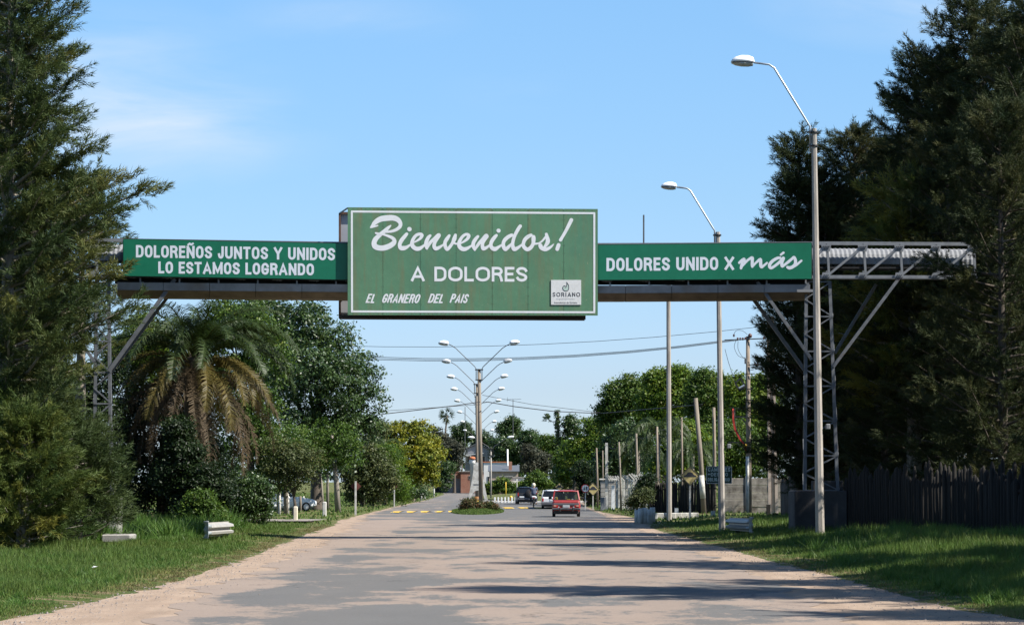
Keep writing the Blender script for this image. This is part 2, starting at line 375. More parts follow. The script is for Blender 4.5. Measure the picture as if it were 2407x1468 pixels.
def dirt_material(name='pink_shoulder_dirt', c1=(.27, .195, .14), c2=(.36, .275, .205)):
    m, t, b, n, l = nodes(name)
    co = n.new('ShaderNodeTexCoord').outputs['Object']
    a = noise(n, l, co, .8, 6, .65); g = noise(n, l, co, 18, 4, .8); pb = noise(n, l, co, 45, 2, .5)
    mpp = n.new('ShaderNodeMapping'); mpp.inputs['Scale'].default_value = (3, .25, 1); l.new(co, mpp.inputs[0]); rut = noise(n, l, mpp.outputs[0], 1, 4, .5)
    col = mixc(n, l, maprange(n, l, a, .3, .7), c1, c2)
    col = mixc(n, l, 1.0, col, maprange(n, l, g, .25, .75, .75, 1.2), 'MULTIPLY')
    col = mixc(n, l, .8, col, maprange(n, l, rut, .3, .7, .85, 1.12), 'MULTIPLY')
    col = mixc(n, l, maprange(n, l, pb, .68, .72, 0, .6), col, (.14, .12, .11))
    l.new(col, b.inputs['Base Color']); b.inputs['Roughness'].default_value = .95; b.inputs['Specular IOR Level'].default_value = .15
    bb = n.new('ShaderNodeBump'); bb.inputs['Strength'].default_value = .7; bb.inputs['Distance'].default_value = .03; l.new(g, bb.inputs['Height']); l.new(bb.outputs[0], b.inputs['Normal'])
    return m
def turf_material():
    m, t, b, n, l = nodes('short_turf')
    co = n.new('ShaderNodeTexCoord').outputs['Object']
    a = noise(n, l, co, .35, 5, .6); g = noise(n, l, co, 9, 5, .8); d = noise(n, l, co, 1.2, 5, .7)
    col = mixc(n, l, maprange(n, l, a, .35, .65), (.045, .085, .016), (.080, .105, .026))
    col = mixc(n, l, maprange(n, l, d, .48, .60), col, (.20, .15, .085))
    col = mixc(n, l, 1.0, col, maprange(n, l, g, .25, .75, .55, 1.4), 'MULTIPLY')
    l.new(col, b.inputs['Base Color']); b.inputs['Roughness'].default_value = .95; b.inputs['Specular IOR Level'].default_value = .1
    bb = n.new('ShaderNodeBump'); bb.inputs['Strength'].default_value = 1; bb.inputs['Distance'].default_value = .06; l.new(g, bb.inputs['Height']); l.new(bb.outputs[0], b.inputs['Normal'])
    return m
M['road'] = road_material(); M['dirt'] = dirt_material(); M['turf'] = turf_material()
M['path'] = dirt_material('grey_gravel_path', (.2, .175, .15), (.28, .25, .215))

def grid_sheet(name, xs, ys, mat_, zf):
    X, Y = np.meshgrid(xs, ys); Z = zf(X, Y); nx, ny = len(xs), len(ys)
    v = np.stack([X, Y, Z], -1).reshape(-1, 3); idx = np.arange(nx * ny).reshape(ny, nx)
    q = np.stack([idx[:-1, :-1], idx[:-1, 1:], idx[1:, 1:], idx[1:, :-1]], -1).reshape(-1, 4)
    me = bpy.data.meshes.new(name); me.vertices.add(len(v)); me.vertices.foreach_set('co', v.astype(np.float32).ravel())
    me.loops.add(q.size); me.loops.foreach_set('vertex_index', q.astype(np.int32).ravel()); me.polygons.add(len(q))
    me.polygons.foreach_set('loop_start', np.arange(0, q.size, 4, dtype=np.int32)); me.polygons.foreach_set('loop_total', np.full(len(q), 4, np.int32))
    me.polygons.foreach_set('use_smooth', np.ones(len(q), bool))
    me.materials.append(mat_); me.update(calc_edges=True)
    return link(name, me, kind='structure')
xs = np.concatenate([[-2500, -900, -400, -200, -100, -60, -40], np.arange(-30, 30.01, .5), [40, 60, 100, 200, 400, 900, 2500]])
ys = np.concatenate([[-400, -100, -20, 0, 10], np.arange(18, 260, 1.0), np.arange(260, 560, 10), [600, 800, 1200, 2000, 4500]])
grid_sheet('ground', xs, ys, M['turf'], ground_z)

def strip(name, yy, lf, rf, mat_, z, nx=14):
    """a sheet between two edge curves"""
    rows = []
    for Y in yy:
        a, b_ = lf(Y), rf(Y); rows.append([(a + (b_ - a) * k / nx, Y, z) for k in range(nx + 1)])
    v = [p for r_ in rows for p in r_]; f = []
    for j in range(len(rows) - 1):
        for k in range(nx): q = j * (nx + 1) + k; f.append((q, q + 1, q + nx + 2, q + nx + 1))
    me = bpy.data.meshes.new(name); me.from_pydata(v, [], f); me.materials.append(mat_); me.update(); return link(name, me, kind='structure')
def ragged(seed, a=.22):
    r_ = random.Random(seed); ph = [(r_.uniform(.2, 5), r_.uniform(0, 6), r_.uniform(.4, 1)) for _ in range(9)]
    return lambda Y: a * sum(math.sin(Y * f_ + p_) * w_ / (1 + f_ * .5) for f_, p_, w_ in ph)
ra, rb, rc, rd = ragged(1), ragged(2), ragged(3, .3), ragged(4, .3)
yy = np.concatenate([np.arange(10, 130, .25), np.arange(130, 270, 1)])
strip('dirt_shoulder', yy, lambda Y: float(edgeL(Y)) + ra(Y) * .8, lambda Y: float(edgeR(Y)) + rb(Y) * .8, M['dirt'], -.012)
def asL(Y): return float(np.interp(Y, [10, 35, 48, 70, 100, 130, 150, 200, 260, 400, 470], [-4.6, -4.8, -5.4, -5.6, -6.2, -7.2, -8.0, -8.5, -8.5, -9.8, -13])) 
def asR(Y): return float(np.interp(Y, [10, 35, 48, 70, 100, 130, 150, 184, 235, 246], [4.4, 4.6, 4.9, 5.0, 5.0, 4.9, 5.2, 5.2, 5.9, 3.0])) 
yy2 = np.concatenate([np.arange(10, 130, .25), np.arange(130, 246, 1)])
strip('road', yy2, lambda Y: asL(Y) + rc(Y) * .7, lambda Y: asR(Y) + rd(Y) * .7, M['road'], -.007, nx=30)
# carriageway going on behind the roundabout kerb, to the left and to the right
def pl(pts, name, m_, z=.004):
    mb = MB(); mb.poly([(x, y, z) for x, y in pts]); return mb.build(name, m_, kind='structure')
strip('road', [246, 260, 280, 300, 340, 380, 420, 450, 470], lambda Y: asL(Y), lambda Y: float(np.interp(Y, [246, 260, 300, 400, 470], [3.0, -1.6, -3.6, -5.2, -4])), M['road'], -.007)
pl([(3.0, 246), (26, 258), (26, 268), (-1.6, 260)], 'road', M['road'], -.002)
# gravel side path on the left
strip('side_path', np.arange(120.8, 127.4, .5), lambda Y: -22.0, lambda Y: -8.9 + .2 * math.sin(Y * 2), M['path'], .115, nx=20)

# ------------------------------------------------------------------ grass and weeds (nobody could count them)
M['grass'] = leafmat('grass_blades', (.095, .130, .026), (.082, .150, .026), (.22, .19, .07), trans=.35, rough=.6)
M['straw'] = leafmat('dry_grass', (.10, .11, .03), (.17, .14, .06), (.24, .19, .10), trans=.3, rough=.7)
def blades(x, Y, h, wd, lean=.45, seed=0, zoff=0):
    r_ = np.random.default_rng(seed); n = len(x); z = ground_z(x, Y) + zoff - .01
    az = r_.uniform(0, 2 * PI, n); ln = np.abs(r_.normal(0, lean, n)) * h; fa = r_.uniform(0, PI, n)
    a = np.stack([x - np.cos(fa) * wd / 2, Y - np.sin(fa) * wd / 2, z], -1); b_ = np.stack([x + np.cos(fa) * wd / 2, Y + np.sin(fa) * wd / 2, z], -1)
    c = np.stack([x + np.cos(az) * ln, Y + np.sin(az) * ln, z + h], -1)
    return np.stack([a, b_, c], 1).reshape(-1, 3)
def patchy(x, y, s=1.0): return .5 + .25 * np.sin(x * 1.3 * s + 2 * np.sin(y * .31 * s)) + .25 * np.sin(y * .8 * s + 1.5 * np.sin(x * .9 * s + 1))
def verge(side, n, seed, y0=30, y1=118):
    r_ = np.random.default_rng(seed)
    Y = y0 * (y1 / y0) ** r_.uniform(0, 1, n)       # density falls with distance
    half = .205 * Y + 1.2
    e_ = np.where(side < 0, -edgeL(Y), edgeR(Y)); u = r_.uniform(0, 1, n); x = e_ + .02 + (half - e_) * u
    ok = half > e_; x, Y, e_ = x[ok], Y[ok], e_[ok]; d = x - e_
    p = patchy(x, Y); rag = ra if side < 0 else rb
    x = x * side
    # ragged sparse margin
    keep = r_.uniform(0, 1, len(x)) < (smooth(-.2, 1.5, d + 1.1 * (p - .5)) * .92 + .06) * np.where(np.sin(x * 2.1) * np.sin(Y * .7 + x) + .4 * np.sin(x * 5.3 + Y * 2.1) > .62, .22, 1)
    x, Y, d, p = x[keep], Y[keep], d[keep], p[keep]
    h = (.035 + .068 * smooth(0, 2.5, d) * (0.5 + p)) * r_.uniform(.6, 1.5, len(x)); h = h * (1 + .4 * smooth(2, 6, d)) * (1.5 if side > 0 else 1.15) * (.7 + .6 * patchy(x * 2.3, Y * 1.1))
    low = np.sin(x * .55 + 1.7 * np.sin(Y * .11)) * np.sin(Y * .19 + x * .3)
    tint = np.clip(.25 + .22 * low + .45 * (1 - smooth(0, 1.5, d)) + r_.normal(0, .14, len(x)) + .22 * (p - .5), 0, 1)
    wd = .012 + .00022 * Y
    return blades(x, Y, h, wd, seed=seed), tint
for side, n, nm, sd in ((-1, 240000, 'grass_verge', 11), (1, 200000, 'grass_verge', 12)):
    v, tn = verge(side, n, sd); link(nm, np_mesh(nm, v, 3, M['grass'], tn), kind='stuff')
def far_grass():
    r_ = np.random.default_rng(5); n = 70000; Y = r_.uniform(118, 420, n) ; Y = 118 + (Y - 118) ** 1.0
    x = r_.uniform(-1, 1, n) * (.2 * Y + 2); ok = (x < edgeL(Y) - .1) | (x > edgeR(Y) + .1)
    ok &= ~((Y > 120.5) & (Y < 127.6) & (x < -8.8)); ok &= ~((Y > 246) & (Y < 269) & (x > 0)); x, Y = x[ok], Y[ok]
    h = r_.uniform(.06, .2, len(x)); return blades(x, Y, h, .05 + .0005 * Y, seed=6), np.clip(r_.normal(.35, .2, len(x)), 0, 1)
v, tn = far_grass(); link('grass_verge', np_mesh('grass_verge', v, 3, M['grass'], tn), kind='stuff')
def tufts(name, spots, n, hh, rad, seed, mt, wd=.03, lean=.6):
    r_ = np.random.default_rng(seed); k = r_.integers(0, len(spots), n); s_ = np.array(spots)[k]
    a = r_.uniform(0, 2 * PI, n); q = np.abs(r_.normal(0, 1, n)) * rad * .5
    x = s_[:, 0] + np.cos(a) * q; Y = s_[:, 1] + np.sin(a) * q; h = hh * r_.uniform(.4, 1.2, n) * (s_[:, 2] if s_.shape[1] > 2 else 1)
    link(name, np_mesh(name, blades(x, Y, h, wd, lean, seed), 3, mt, np.clip(r_.normal(.4, .2, n), 0, 1)), kind='stuff')
M['weed'] = leafmat('rank_weeds', (.045, .10, .018), (.085, .17, .028), (.16, .21, .05), trans=.35, rough=.5)
r1 = random.Random(3)
# rank weeds by the left ditch, seeding grass by the right hand palisade, tussocks scattered over both verges
tufts('ditch_weeds', [(r1.uniform(-13.9, -10.4), r1.uniform(86, 103), r1.uniform(.5, 1.2)) for _ in range(130)], 22000, .70, .45, 31, M['weed'], .055, .6)
tufts('ditch_weeds', [(r1.uniform(-12.2, -10.0), r1.uniform(76, 92), r1.uniform(.4, 1)) for _ in range(60)], 9000, .30, .4, 35, M['weed'], .04, .7)
tufts('tall_grass', [(r1.uniform(8, 15.5), r1.uniform(68, 80), r1.uniform(.5, 1.1)) for _ in range(190)], 17000, .42, .25, 32, M['weed'], .018, .6)
tufts('tall_grass', [(r1.uniform(7.2, 12), r1.uniform(40, 66), r1.uniform(.5, 1)) for _ in range(340)], 27000, .30, .18, 33, M['weed'], .016, .7)
tufts('tall_grass', [(-r1.uniform(7.4, 13), r1.uniform(38, 78), r1.uniform(.4, 1)) for _ in range(520)], 42000, .17, .20, 34, M['weed'], .020, .9)
tufts('dry_grass', [(s_ * (abs(float(edgeL(y) if s_ < 0 else edgeR(y))) + r1.uniform(.0, .5)), y, r1.uniform(.5, 1.1)) for s_, y in [(r1.choice((-1, 1)), r1.uniform(36, 115)) for _ in range(420)]], 14000, .07, .22, 36, M['straw'], .02, .8)

# ------------------------------------------------------------------ foliage
def rand_unit(r_, n):
    v = r_.normal(size=(n, 3)); return v / np.linalg.norm(v, axis=1, keepdims=True)
def leaf_quads(c, nrm, size, asp, r_):
    """rhombic leaves at c facing nrm"""
    a = np.cross(nrm, rand_unit(r_, len(c))); a /= np.linalg.norm(a, axis=1, keepdims=True) + 1e-9; b_ = np.cross(nrm, a)
    s_ = size[:, None]
    return np.stack([c - a * s_, c - b_ * s_ * asp, c + a * s_, c + b_ * s_ * asp], 1).reshape(-1, 3)
def crown_mesh(name, blobs, nleaf, size, mt, seed, asp=.45, clump=.42, up=.35, fill=.25, tint_mu=.45, tint_sd=.18, flat=1.0):
    """leaves gathered in clumps on the outer part of every blob (x, y, z, r)"""
    r_ = np.random.default_rng(seed); B = np.array(blobs, float); vol = B[:, 3] ** 2
    ncl = int(nleaf / 34); k = r_.choice(len(B), ncl, p=vol / vol.sum()); d = rand_unit(r_, ncl)
    d[:, 2] = np.where(r_.uniform(size=ncl) < .35, np.abs(d[:, 2]), d[:, 2])
    rr = np.where(r_.uniform(size=ncl) < fill, r_.uniform(.25, .8, ncl), r_.normal(.92, .10, ncl))
    cc = B[k, :3] + d * (B[k, 3] * rr)[:, None] * np.array([1, 1, flat]); ctint = r_.normal(tint_mu, tint_sd, ncl)
    cs = clump * r_.uniform(.5, 1.35, ncl)
    q = r_.integers(0, ncl, nleaf); off = r_.normal(size=(nleaf, 3)) * cs[q][:, None] * np.array([.62, .62, .38])
    c = cc[q] + off; nrm = rand_unit(r_, nleaf) * .8 + d[q] * .6 + np.array([0, 0, up]); nrm /= np.linalg.norm(nrm, axis=1, keepdims=True)
    s_ = size * r_.uniform(.6, 1.35, nleaf)
    return np_mesh(name, leaf_quads(c, nrm, s_, asp, r_), 4, mt, np.clip(ctint[q] + r_.normal(0, .10, nleaf), 0, 1))
def trunk_mb(h, r0, targets, seed, lean=(0, 0), h0=-.15):
    r_ = random.Random(seed); mb = MB(); top = Vector((lean[0], lean[1], h)); mid = Vector((lean[0] * .4 + r_.uniform(-.1, .1), lean[1] * .4, h * .5))
    mb.tube([(0, 0, h0), (0, 0, .15), mid, top], [r0 * 1.45, r0 * 1.08, r0 * .85, r0 * .6], 10)
    for t in targets:
        t = Vector(t); s0 = mid.lerp(top, r_.uniform(.3, 1.0)); m_ = s0.lerp(t, .5) + Vector((r_.uniform(-.3, .3), r_.uniform(-.3, .3), r_.uniform(.0, .4)))
        mb.tube([s0, m_, t], [r0 * .5, r0 * .3, r0 * .1], 6)
    return mb
M['leaf_dark'] = leafmat('dark_glossy_leaves', (.018, .042, .010), (.044, .086, .018), (.10, .15, .038), rough=.45, spec=.45)
M['leaf_mid'] = leafmat('mid_green_leaves', (.034, .072, .010), (.070, .125, .016), (.18, .21, .03), rough=.5, trans=.35)
M['leaf_bright'] = leafmat('bright_green_leaves', (.048, .10, .010), (.105, .175, .014), (.24, .26, .035), rough=.5, trans=.38)
M['leaf_yellow'] = leafmat('yellow_autumn_leaves', (.060, .10, .010), (.155, .175, .014), (.34, .29, .018), rough=.55)
M['leaf_olive'] = leafmat('olive_leaves', (.032, .048, .014), (.062, .080, .022), (.13, .13, .04), rough=.55)
M['leaf_grey'] = leafmat('dusty_grey_leaves', (.030, .036, .022), (.055, .060, .036), (.10, .09, .05), rough=.6)
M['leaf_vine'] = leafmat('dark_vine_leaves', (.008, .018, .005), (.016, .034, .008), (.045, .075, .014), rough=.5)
def tree(name, px, Y, blobs, n, size, mk, seed, label, cat='tree', group=None, trunk_r=.2, trunk_h=None, bark='bark', base_x=None, **k):
    """blobs in photo pixels (px, py, r_px[, dy]) at distance Y; the trunk stands at px"""
    base = on(px, Y); s_ = S(Y); bl = []
    for q in blobs:
        p = P(q[0], q[1], Y + (q[3] if len(q) > 3 else 0)); bl.append((p.x - base.x, p.y - base.y, p.z - base.z, q[2] / s_))
    root = empty(name, base, 0, label, cat, group)
    h = trunk_h if trunk_h else max(.8, np.mean([b_[2] for b_ in bl]) * .75)
    link('crown', crown_mesh('crown', bl, n, size, M[mk], seed, **k), root)
    tg = [(b_[0] * .9, b_[1] * .9, b_[2] * .97) for b_ in bl if b_[2] > .6][:9]
    trunk_mb(h, trunk_r, tg, seed).build('trunk', M[bark], root, True)
    return root
def auto_blobs(cx, cy, rx, ry, n, seed, rmin=.3, rmax=.5, dyr=1.5):
    r_ = random.Random(seed); out = [(cx, cy, min(rx, ry) * .75, 0)]
    for _ in range(n):
        a = r_.uniform(0, 2 * PI); q = r_.uniform(.45, .78); rr = min(rx, ry) * r_.uniform(rmin, rmax)
        out.append((cx + math.cos(a) * rx * q, cy + math.sin(a) * ry * q, rr, r_.uniform(-dyr, dyr)))
    return out

# casuarina: feathery sprays at the ends of rising limbs
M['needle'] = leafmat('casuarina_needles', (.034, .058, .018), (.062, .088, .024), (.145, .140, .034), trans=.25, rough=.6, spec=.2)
M['needle_shaded'] = leafmat('shaded_casuarina_needles', (.020, .034, .012), (.036, .048, .016), (.088, .082, .027), trans=.16, rough=.65, spec=.15)  # darker copy of the needles, with the right row's shade in the colour
M['needle_gold'] = leafmat('golden_casuarina_needles', (.042, .074, .018), (.078, .105, .020), (.18, .16, .025), trans=.25, rough=.6, spec=.2)
def plume(r_, n=46, L_=1.0):
    """a spray along +X of length 1: thin needles sweeping forward and out"""
    n = int(n * 1.35); t = r_.uniform(0, 1, n) ** .8; base = np.stack([t * L_, r_.normal(0, .05, n), r_.normal(0, .05, n) - .10 * t ** 2], -1)
    d = np.stack([r_.uniform(.55, 1.1, n), r_.normal(0, .5, n), r_.normal(-.02, .42, n)], -1); d /= np.linalg.norm(d, axis=1, keepdims=True)
    ln = r_.uniform(.20, .42, n) * (1 - .25 * t); side = np.cross(d, rand_unit(r_, n)); side /= np.linalg.norm(side, axis=1, keepdims=True)
    w_ = r_.uniform(.013, .022, n)[:, None]
    tip = base + d * ln[:, None]; tip[:, 2] -= .08 * ln
    return np.stack([base - side * w_, base + side * w_, tip], 1)      # n,3,3
def casuarina_meshes(seed, H, Rr, z0, nb, mt, extra=(), prof=None, per=46, tint=.45, lean=0, twigs=9, pl_len=(.45, .85)):
    twigs = int(twigs * 1.35)
    r_ = np.random.default_rng(seed); vars_ = [plume(r_, per) for _ in range(10)]
    prof = prof or (lambda t: (1 - t) ** .62 * (0.55 + .45 * min(1, t * 4)) )
    V = []; T = []; wood = MB(); wood.tube([(0, 0, -.2), (0, 0, .4), (lean * .4, 0, H * .5), (lean, 0, H * .97)], [.30, .24, .15, .03], 9)
    branches = []
    for i in range(nb):
        t = (i + r_.uniform(0, 1)) / nb; t = t ** .95; z = z0 + (H - z0) * t; rad = Rr * prof(t) * r_.uniform(.6, 1.22) + .3
        az = i * 2.39996 + r_.uniform(-.4, .4); rise = r_.uniform(.15, .75) * rad * (1 - .3 * (1 - t)) ; branches.append((z, az, rad, rise))
    for (z, az, rad, rise) in branches:
        s0 = np.array([lean * (z / H), 0, z]); d = np.array([math.cos(az), math.sin(az), 0]); e_ = s0 + d * rad + np.array([0, 0, rise]); m_ = s0 + d * rad * .5 + np.array([0, 0, rise * .3])
        one_branch(s0, m_, e_, rad, r_, vars_, V, T, wood, tint, twigs, pl_len)
    for (s0, e_) in extra:
        s0, e_ = np.array(s0, float), np.array(e_, float); rad = np.linalg.norm(e_ - s0); m_ = s0 * .5 + e_ * .5 + np.array([0, 0, -.06 * rad])
        one_branch(s0, m_, e_, rad, r_, vars_, V, T, wood, tint, int(twigs * 1.3), pl_len)
    # leader
    for q in range(26):
        z = H * (1 - .14 * r_.uniform()); V.append(place(vars_[q % 10], np.array([lean * z / H, 0, z]), np.array([r_.normal(0, .4), r_.normal(0, .4), 1.]), r_.uniform(.5, .9), r_.uniform(0, 6))); T.append(np.full(len(vars_[0]), tint))
    v = np.concatenate(V).reshape(-1, 3); t_ = np.clip(np.concatenate(T) + r_.normal(0, .08, len(v) // 3), 0, 1)
    return np_mesh('crown', v, 3, M[mt], t_), wood.mesh('trunk', M['bark_pale'] if mt != 'needle_shaded' else M['bark'], True)
def place(pl_, p, d, s_, roll):
    d = d / np.linalg.norm(d); a = np.cross(d, [0, 0, 1.]); la = np.linalg.norm(a); a = a / la if la > .05 else np.array([1., 0, 0]); b_ = np.cross(a, d)
    a2 = a * math.cos(roll) + b_ * math.sin(roll); b2 = -a * math.sin(roll) + b_ * math.cos(roll)
    return (pl_ * s_) @ np.stack([d, a2, b2]) + p
def one_branch(s0, m_, e_, rad, r_, vars_, V, T, wood, tint, twigs, pl_len):
    wood.tube([s0, m_, e_], [.022 + .014 * rad, .02 + .008 * rad, .012], 5, cap=False)
    nt_ = max(4, int(twigs * (0.7 + rad * .42))); ct_ = tint + r_.normal(0, .16)
    for k in range(nt_):
        t = 1 - (k / nt_) ** 1.25 * .82; p = (1 - t) ** 2 * s0 + 2 * t * (1 - t) * m_ + t * t * e_; d = (e_ - s0); d = d / np.linalg.norm(d)
        tw = d * r_.uniform(.5, 1) + np.array([r_.normal(0, .55), r_.normal(0, .55), r_.normal(.12, .35)]) if k > 1 else d
        V.append(place(vars_[r_.integers(0, 10)], p + r_.normal(0, .10, 3), tw, r_.uniform(*pl_len), r_.uniform(0, 6))); T.append(np.full(len(vars_[0]), ct_ + r_.normal(0, .06)))
def casuarina(meshes, px, Y, scale=1.0, rz=0, label='', group=None, sz=None):
    root = empty('casuarina_tree', on(px, Y), rz, label, 'tree', group); root.scale = (scale, scale, sz or scale)
    link('crown', meshes[0], root); link('trunk', meshes[1], root); return root
# ------------------------------------------------------------------ trees and shrubs
def tips(px0, Y, lst, back=1.2):
    """limbs that end at given points, in the local frame of a tree standing at px0, Y"""
    b = on(px0, Y); out = []
    for q in lst:
        p = P(q[0], q[1], Y + (q[2] if len(q) > 2 else -.6)) - b; out.append(((0, 0, max(.8, p.z - back)), tuple(p)))
    return out
# left hand row
LA = casuarina_meshes(101, 20.5, 2.45, .9, 165, 'needle', twigs=12, per=42,
    extra=tips(12, 77, [(128, 50), (168, 185), (176, 290, .5), (210, 345, -1), (275, 425, -.4), (345, 444, -.8), (268, 505, -1), (242, 545, .6), (262, 640, -1.2), (300, 725, -.6), 
                        (170, 120, 1), (215, 420, 1), (250, 480, -1.5), (225, 600, -2), (200, 690, -2.4), (120, 800, -2.6), (150, 900, -2), (90, 700, -2.5), (120, 560, -2.4), (100, 450, -2.2), (130, 330, -2), (90, 220, -1.5)]))
casuarina(LA, 12, 77, label='tall sunlit casuarina with long feathery limbs reaching right over the left banner')
LB = casuarina_meshes(102, 4.2, 2.0, .02, 80, 'needle_gold', twigs=12, per=46, tint=.36)
casuarina(LB, 55, 73.5, .84, 0, 'low yellow green casuarina at the left picture edge above the grass')
LC = casuarina_meshes(103, 3.6, 1.15, .5, 50, 'needle', twigs=9, per=42, tint=.22, extra=tips(232, 78.5, [(285, 1010, .8), (318, 1075, .5), (322, 1110), (290, 1130), (185, 1040)], .6))
casuarina(LC, 178, 80, 1.0, 0, 'small dull green casuarina growing against the left concrete footing')
LD = casuarina_meshes(104, 12, 1.3, 6.0, 55, 'needle', twigs=9, per=42, tint=.35)
casuarina(LD, 187, 91, 1, 0, 'slim casuarina with bare pale trunk just left of the left tower')
casuarina(LD, -170, 84, 1.1, 2, 'casuarina half hidden behind the tall one at the left picture edge', sz=1.4)
casuarina(LB, -25, 76, 1.0, 2.4, 'bushy casuarina low at the far left behind the yellow green one')
LF = casuarina_meshes(105, 9.8, 2.0, .2, 120, 'needle', twigs=11, per=42, tint=.4)
casuarina(LF, 62, 82, .92, .5, 'medium casuarina between the tall one and the left tower')
casuarina(LA, -45, 84, .97, 2.6, 'tall casuarina directly behind the one overhanging the left banner')
casuarina(LF, 10, 80, .95, 3.5, 'medium casuarina at the foot of the tall one, behind the yellow green one')
# right hand row: backlit, its shaded side also put into the darker needle colour
RA = casuarina_meshes(111, 19.3, 3.9, .9, 165, 'needle_shaded', twigs=12, per=40, prof=lambda t: (1 - t) ** .48 * (.7 + .3 * min(1, t * 5)))
RB = casuarina_meshes(112, 16.6, 3.4, .9, 140, 'needle_shaded', twigs=12, per=40, prof=lambda t: (1 - t) ** .5 * (.75 + .25 * min(1, t * 4)), tint=.5)
RC = casuarina_meshes(113, 15.2, 1.35, 2.2, 95, 'needle_shaded', twigs=11, per=44, tint=.4,
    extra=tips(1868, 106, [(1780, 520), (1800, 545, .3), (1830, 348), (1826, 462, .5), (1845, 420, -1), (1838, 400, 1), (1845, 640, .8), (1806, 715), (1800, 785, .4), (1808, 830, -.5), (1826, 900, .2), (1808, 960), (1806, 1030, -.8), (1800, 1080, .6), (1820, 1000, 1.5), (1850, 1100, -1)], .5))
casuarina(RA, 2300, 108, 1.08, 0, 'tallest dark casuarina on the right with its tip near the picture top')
casuarina(RA, 2190, 110, .98, 2.1, 'dark casuarina behind the end of the bare truss, second highest on the right')
casuarina(RB, 2015, 114, .98, .7, 'dark casuarina rising directly behind the right lattice tower')
casuarina(RC, 1882, 112, 1.04, 0, 'dark casuarina with ragged limbs reaching left beside the right tower')
casuarina(RB, 1945, 112, .86, 3.9, 'shorter dark casuarina tucked behind the near lamp post')
casuarina(RA, 2440, 92, .93, 4.2, 'dark casuarina cut by the right picture edge')
casuarina(RB, 2235, 92, .80, 5.1, 'lower dark casuarina in front of the tallest one, under the truss end')
casuarina(RB, 2360, 84.5, .80, 1.9, 'near dark casuarina over the palisade at the right picture edge')
casuarina(RB, 2080, 95, .66, 2.9, 'low dark casuarina filling the gap right of the lattice tower')
# farther trees of the row, screened by the near ones; their shade falls on the palisade and the panel wall
for i, (x, Y, s_, mesh, rz) in enumerate(((14.6, 117, .8, RB, 1.3), (16.2, 129, .9, RB, 3.5), (17.5, 136, .9, RB, .2), (20.0, 151, .8, RB, 5.0))):
    casuarina(mesh, 1203.5 + x * 6315 / Y, Y, s_, rz, ['dark casuarina straight behind the right tower, farther off', 'distant dark casuarina behind the row, right of the tower', 'farther dark casuarina seen between the trunks above the stakes', 'farthest dark casuarina behind the right hand row'][i])
casuarina(RA, 2215, 118, 1.02, .9, 'tall dark casuarina behind the two highest ones on the right'); casuarina(RA, 2385, 106, 1.0, 3.9, 'tall dark casuarina behind the right picture edge'); casuarina(RB, 2095, 119, 1.0, 4.4, 'dark casuarina behind the gap over the bare truss')
RG = casuarina_meshes(116, 9.2, 2.2, 3.0, 60, 'needle_gold', twigs=10, per=44, tint=.75)
for i, (px, Y, s_, rz) in enumerate(((2150, 93.5, 1.28, 0.4),)):
    casuarina(RG, px, Y, s_, rz, 'olive golden casuarina lit in the middle of the dark right hand row')
# the same row carried on outside the frame, towards the camera: it shades the verge and the road
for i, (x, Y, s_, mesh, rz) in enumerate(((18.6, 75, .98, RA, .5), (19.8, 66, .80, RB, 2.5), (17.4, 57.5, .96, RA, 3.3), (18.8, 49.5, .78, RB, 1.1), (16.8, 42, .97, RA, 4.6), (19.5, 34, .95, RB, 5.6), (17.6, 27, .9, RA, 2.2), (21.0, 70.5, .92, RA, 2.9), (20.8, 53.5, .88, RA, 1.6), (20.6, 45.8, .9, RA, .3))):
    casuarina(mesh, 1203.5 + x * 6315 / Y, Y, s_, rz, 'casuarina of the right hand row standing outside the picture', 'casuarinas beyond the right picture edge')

# big dark broadleaf left of centre
bl = [(745, 900, 120), (690, 800, 75), (640, 770, 62, 1), (600, 745, 50, 1), (720, 765, 62), (790, 810, 55), (840, 880, 55), (858, 950, 45), (800, 960, 70), (830, 1010, 50), (760, 1040, 70), (690, 1000, 65, -2), (660, 900, 60, 1),
      (870, 1000, 28), (780, 1090, 42), (570, 730, 34, 2), (660, 735, 32), (740, 742, 30, 1), (810, 1060, 40), (720, 880, 70, -2.5), (790, 900, 60, -2.5), (880, 920, 20)]
tree('broadleaf_tree', 745, 165, bl, 52000, .112, 'leaf_dark', 21, 'big round dark green tree left of the road below the welcome board', trunk_r=.34, trunk_h=5, clump=.42, tint_mu=.42, tint_sd=.2)
tree('broadleaf_tree', 585, 150, [(585, 800, 80), (540, 760, 50), (620, 850, 60), (560, 900, 70), (600, 960, 60), (520, 740, 40), (500, 900, 60), (560, 1000, 64), (610, 1050, 50), (640, 1120, 40), (520, 1080, 55), (480, 800, 50)], 40000, .095, 'leaf_mid', 22, 'mid green tree behind the palm crown, left of the big dark one', trunk_r=.25, tint_mu=.3)
tree('small_tree', 690, 148, [(690, 1085, 48), (655, 1060, 35), (725, 1080, 36), (670, 1120, 34), (710, 1125, 30), (640, 1110, 26)], 7500, .075, 'leaf_olive', 23, 'small yellowish green tree below the big dark tree, left of the bollards', trunk_r=.1, trunk_h=1.2, clump=.42, tint_mu=.5)
tree('small_tree', 300, 107, [(330, 830, 70), (380, 860, 60), (290, 850, 50), (345, 780, 45), (400, 920, 50)], 20000, .07, 'leaf_bright', 24, 'bright green leafy tree between the left tower and the palm', trunk_r=.16, trunk_h=2.5, clump=.32, tint_mu=.4)
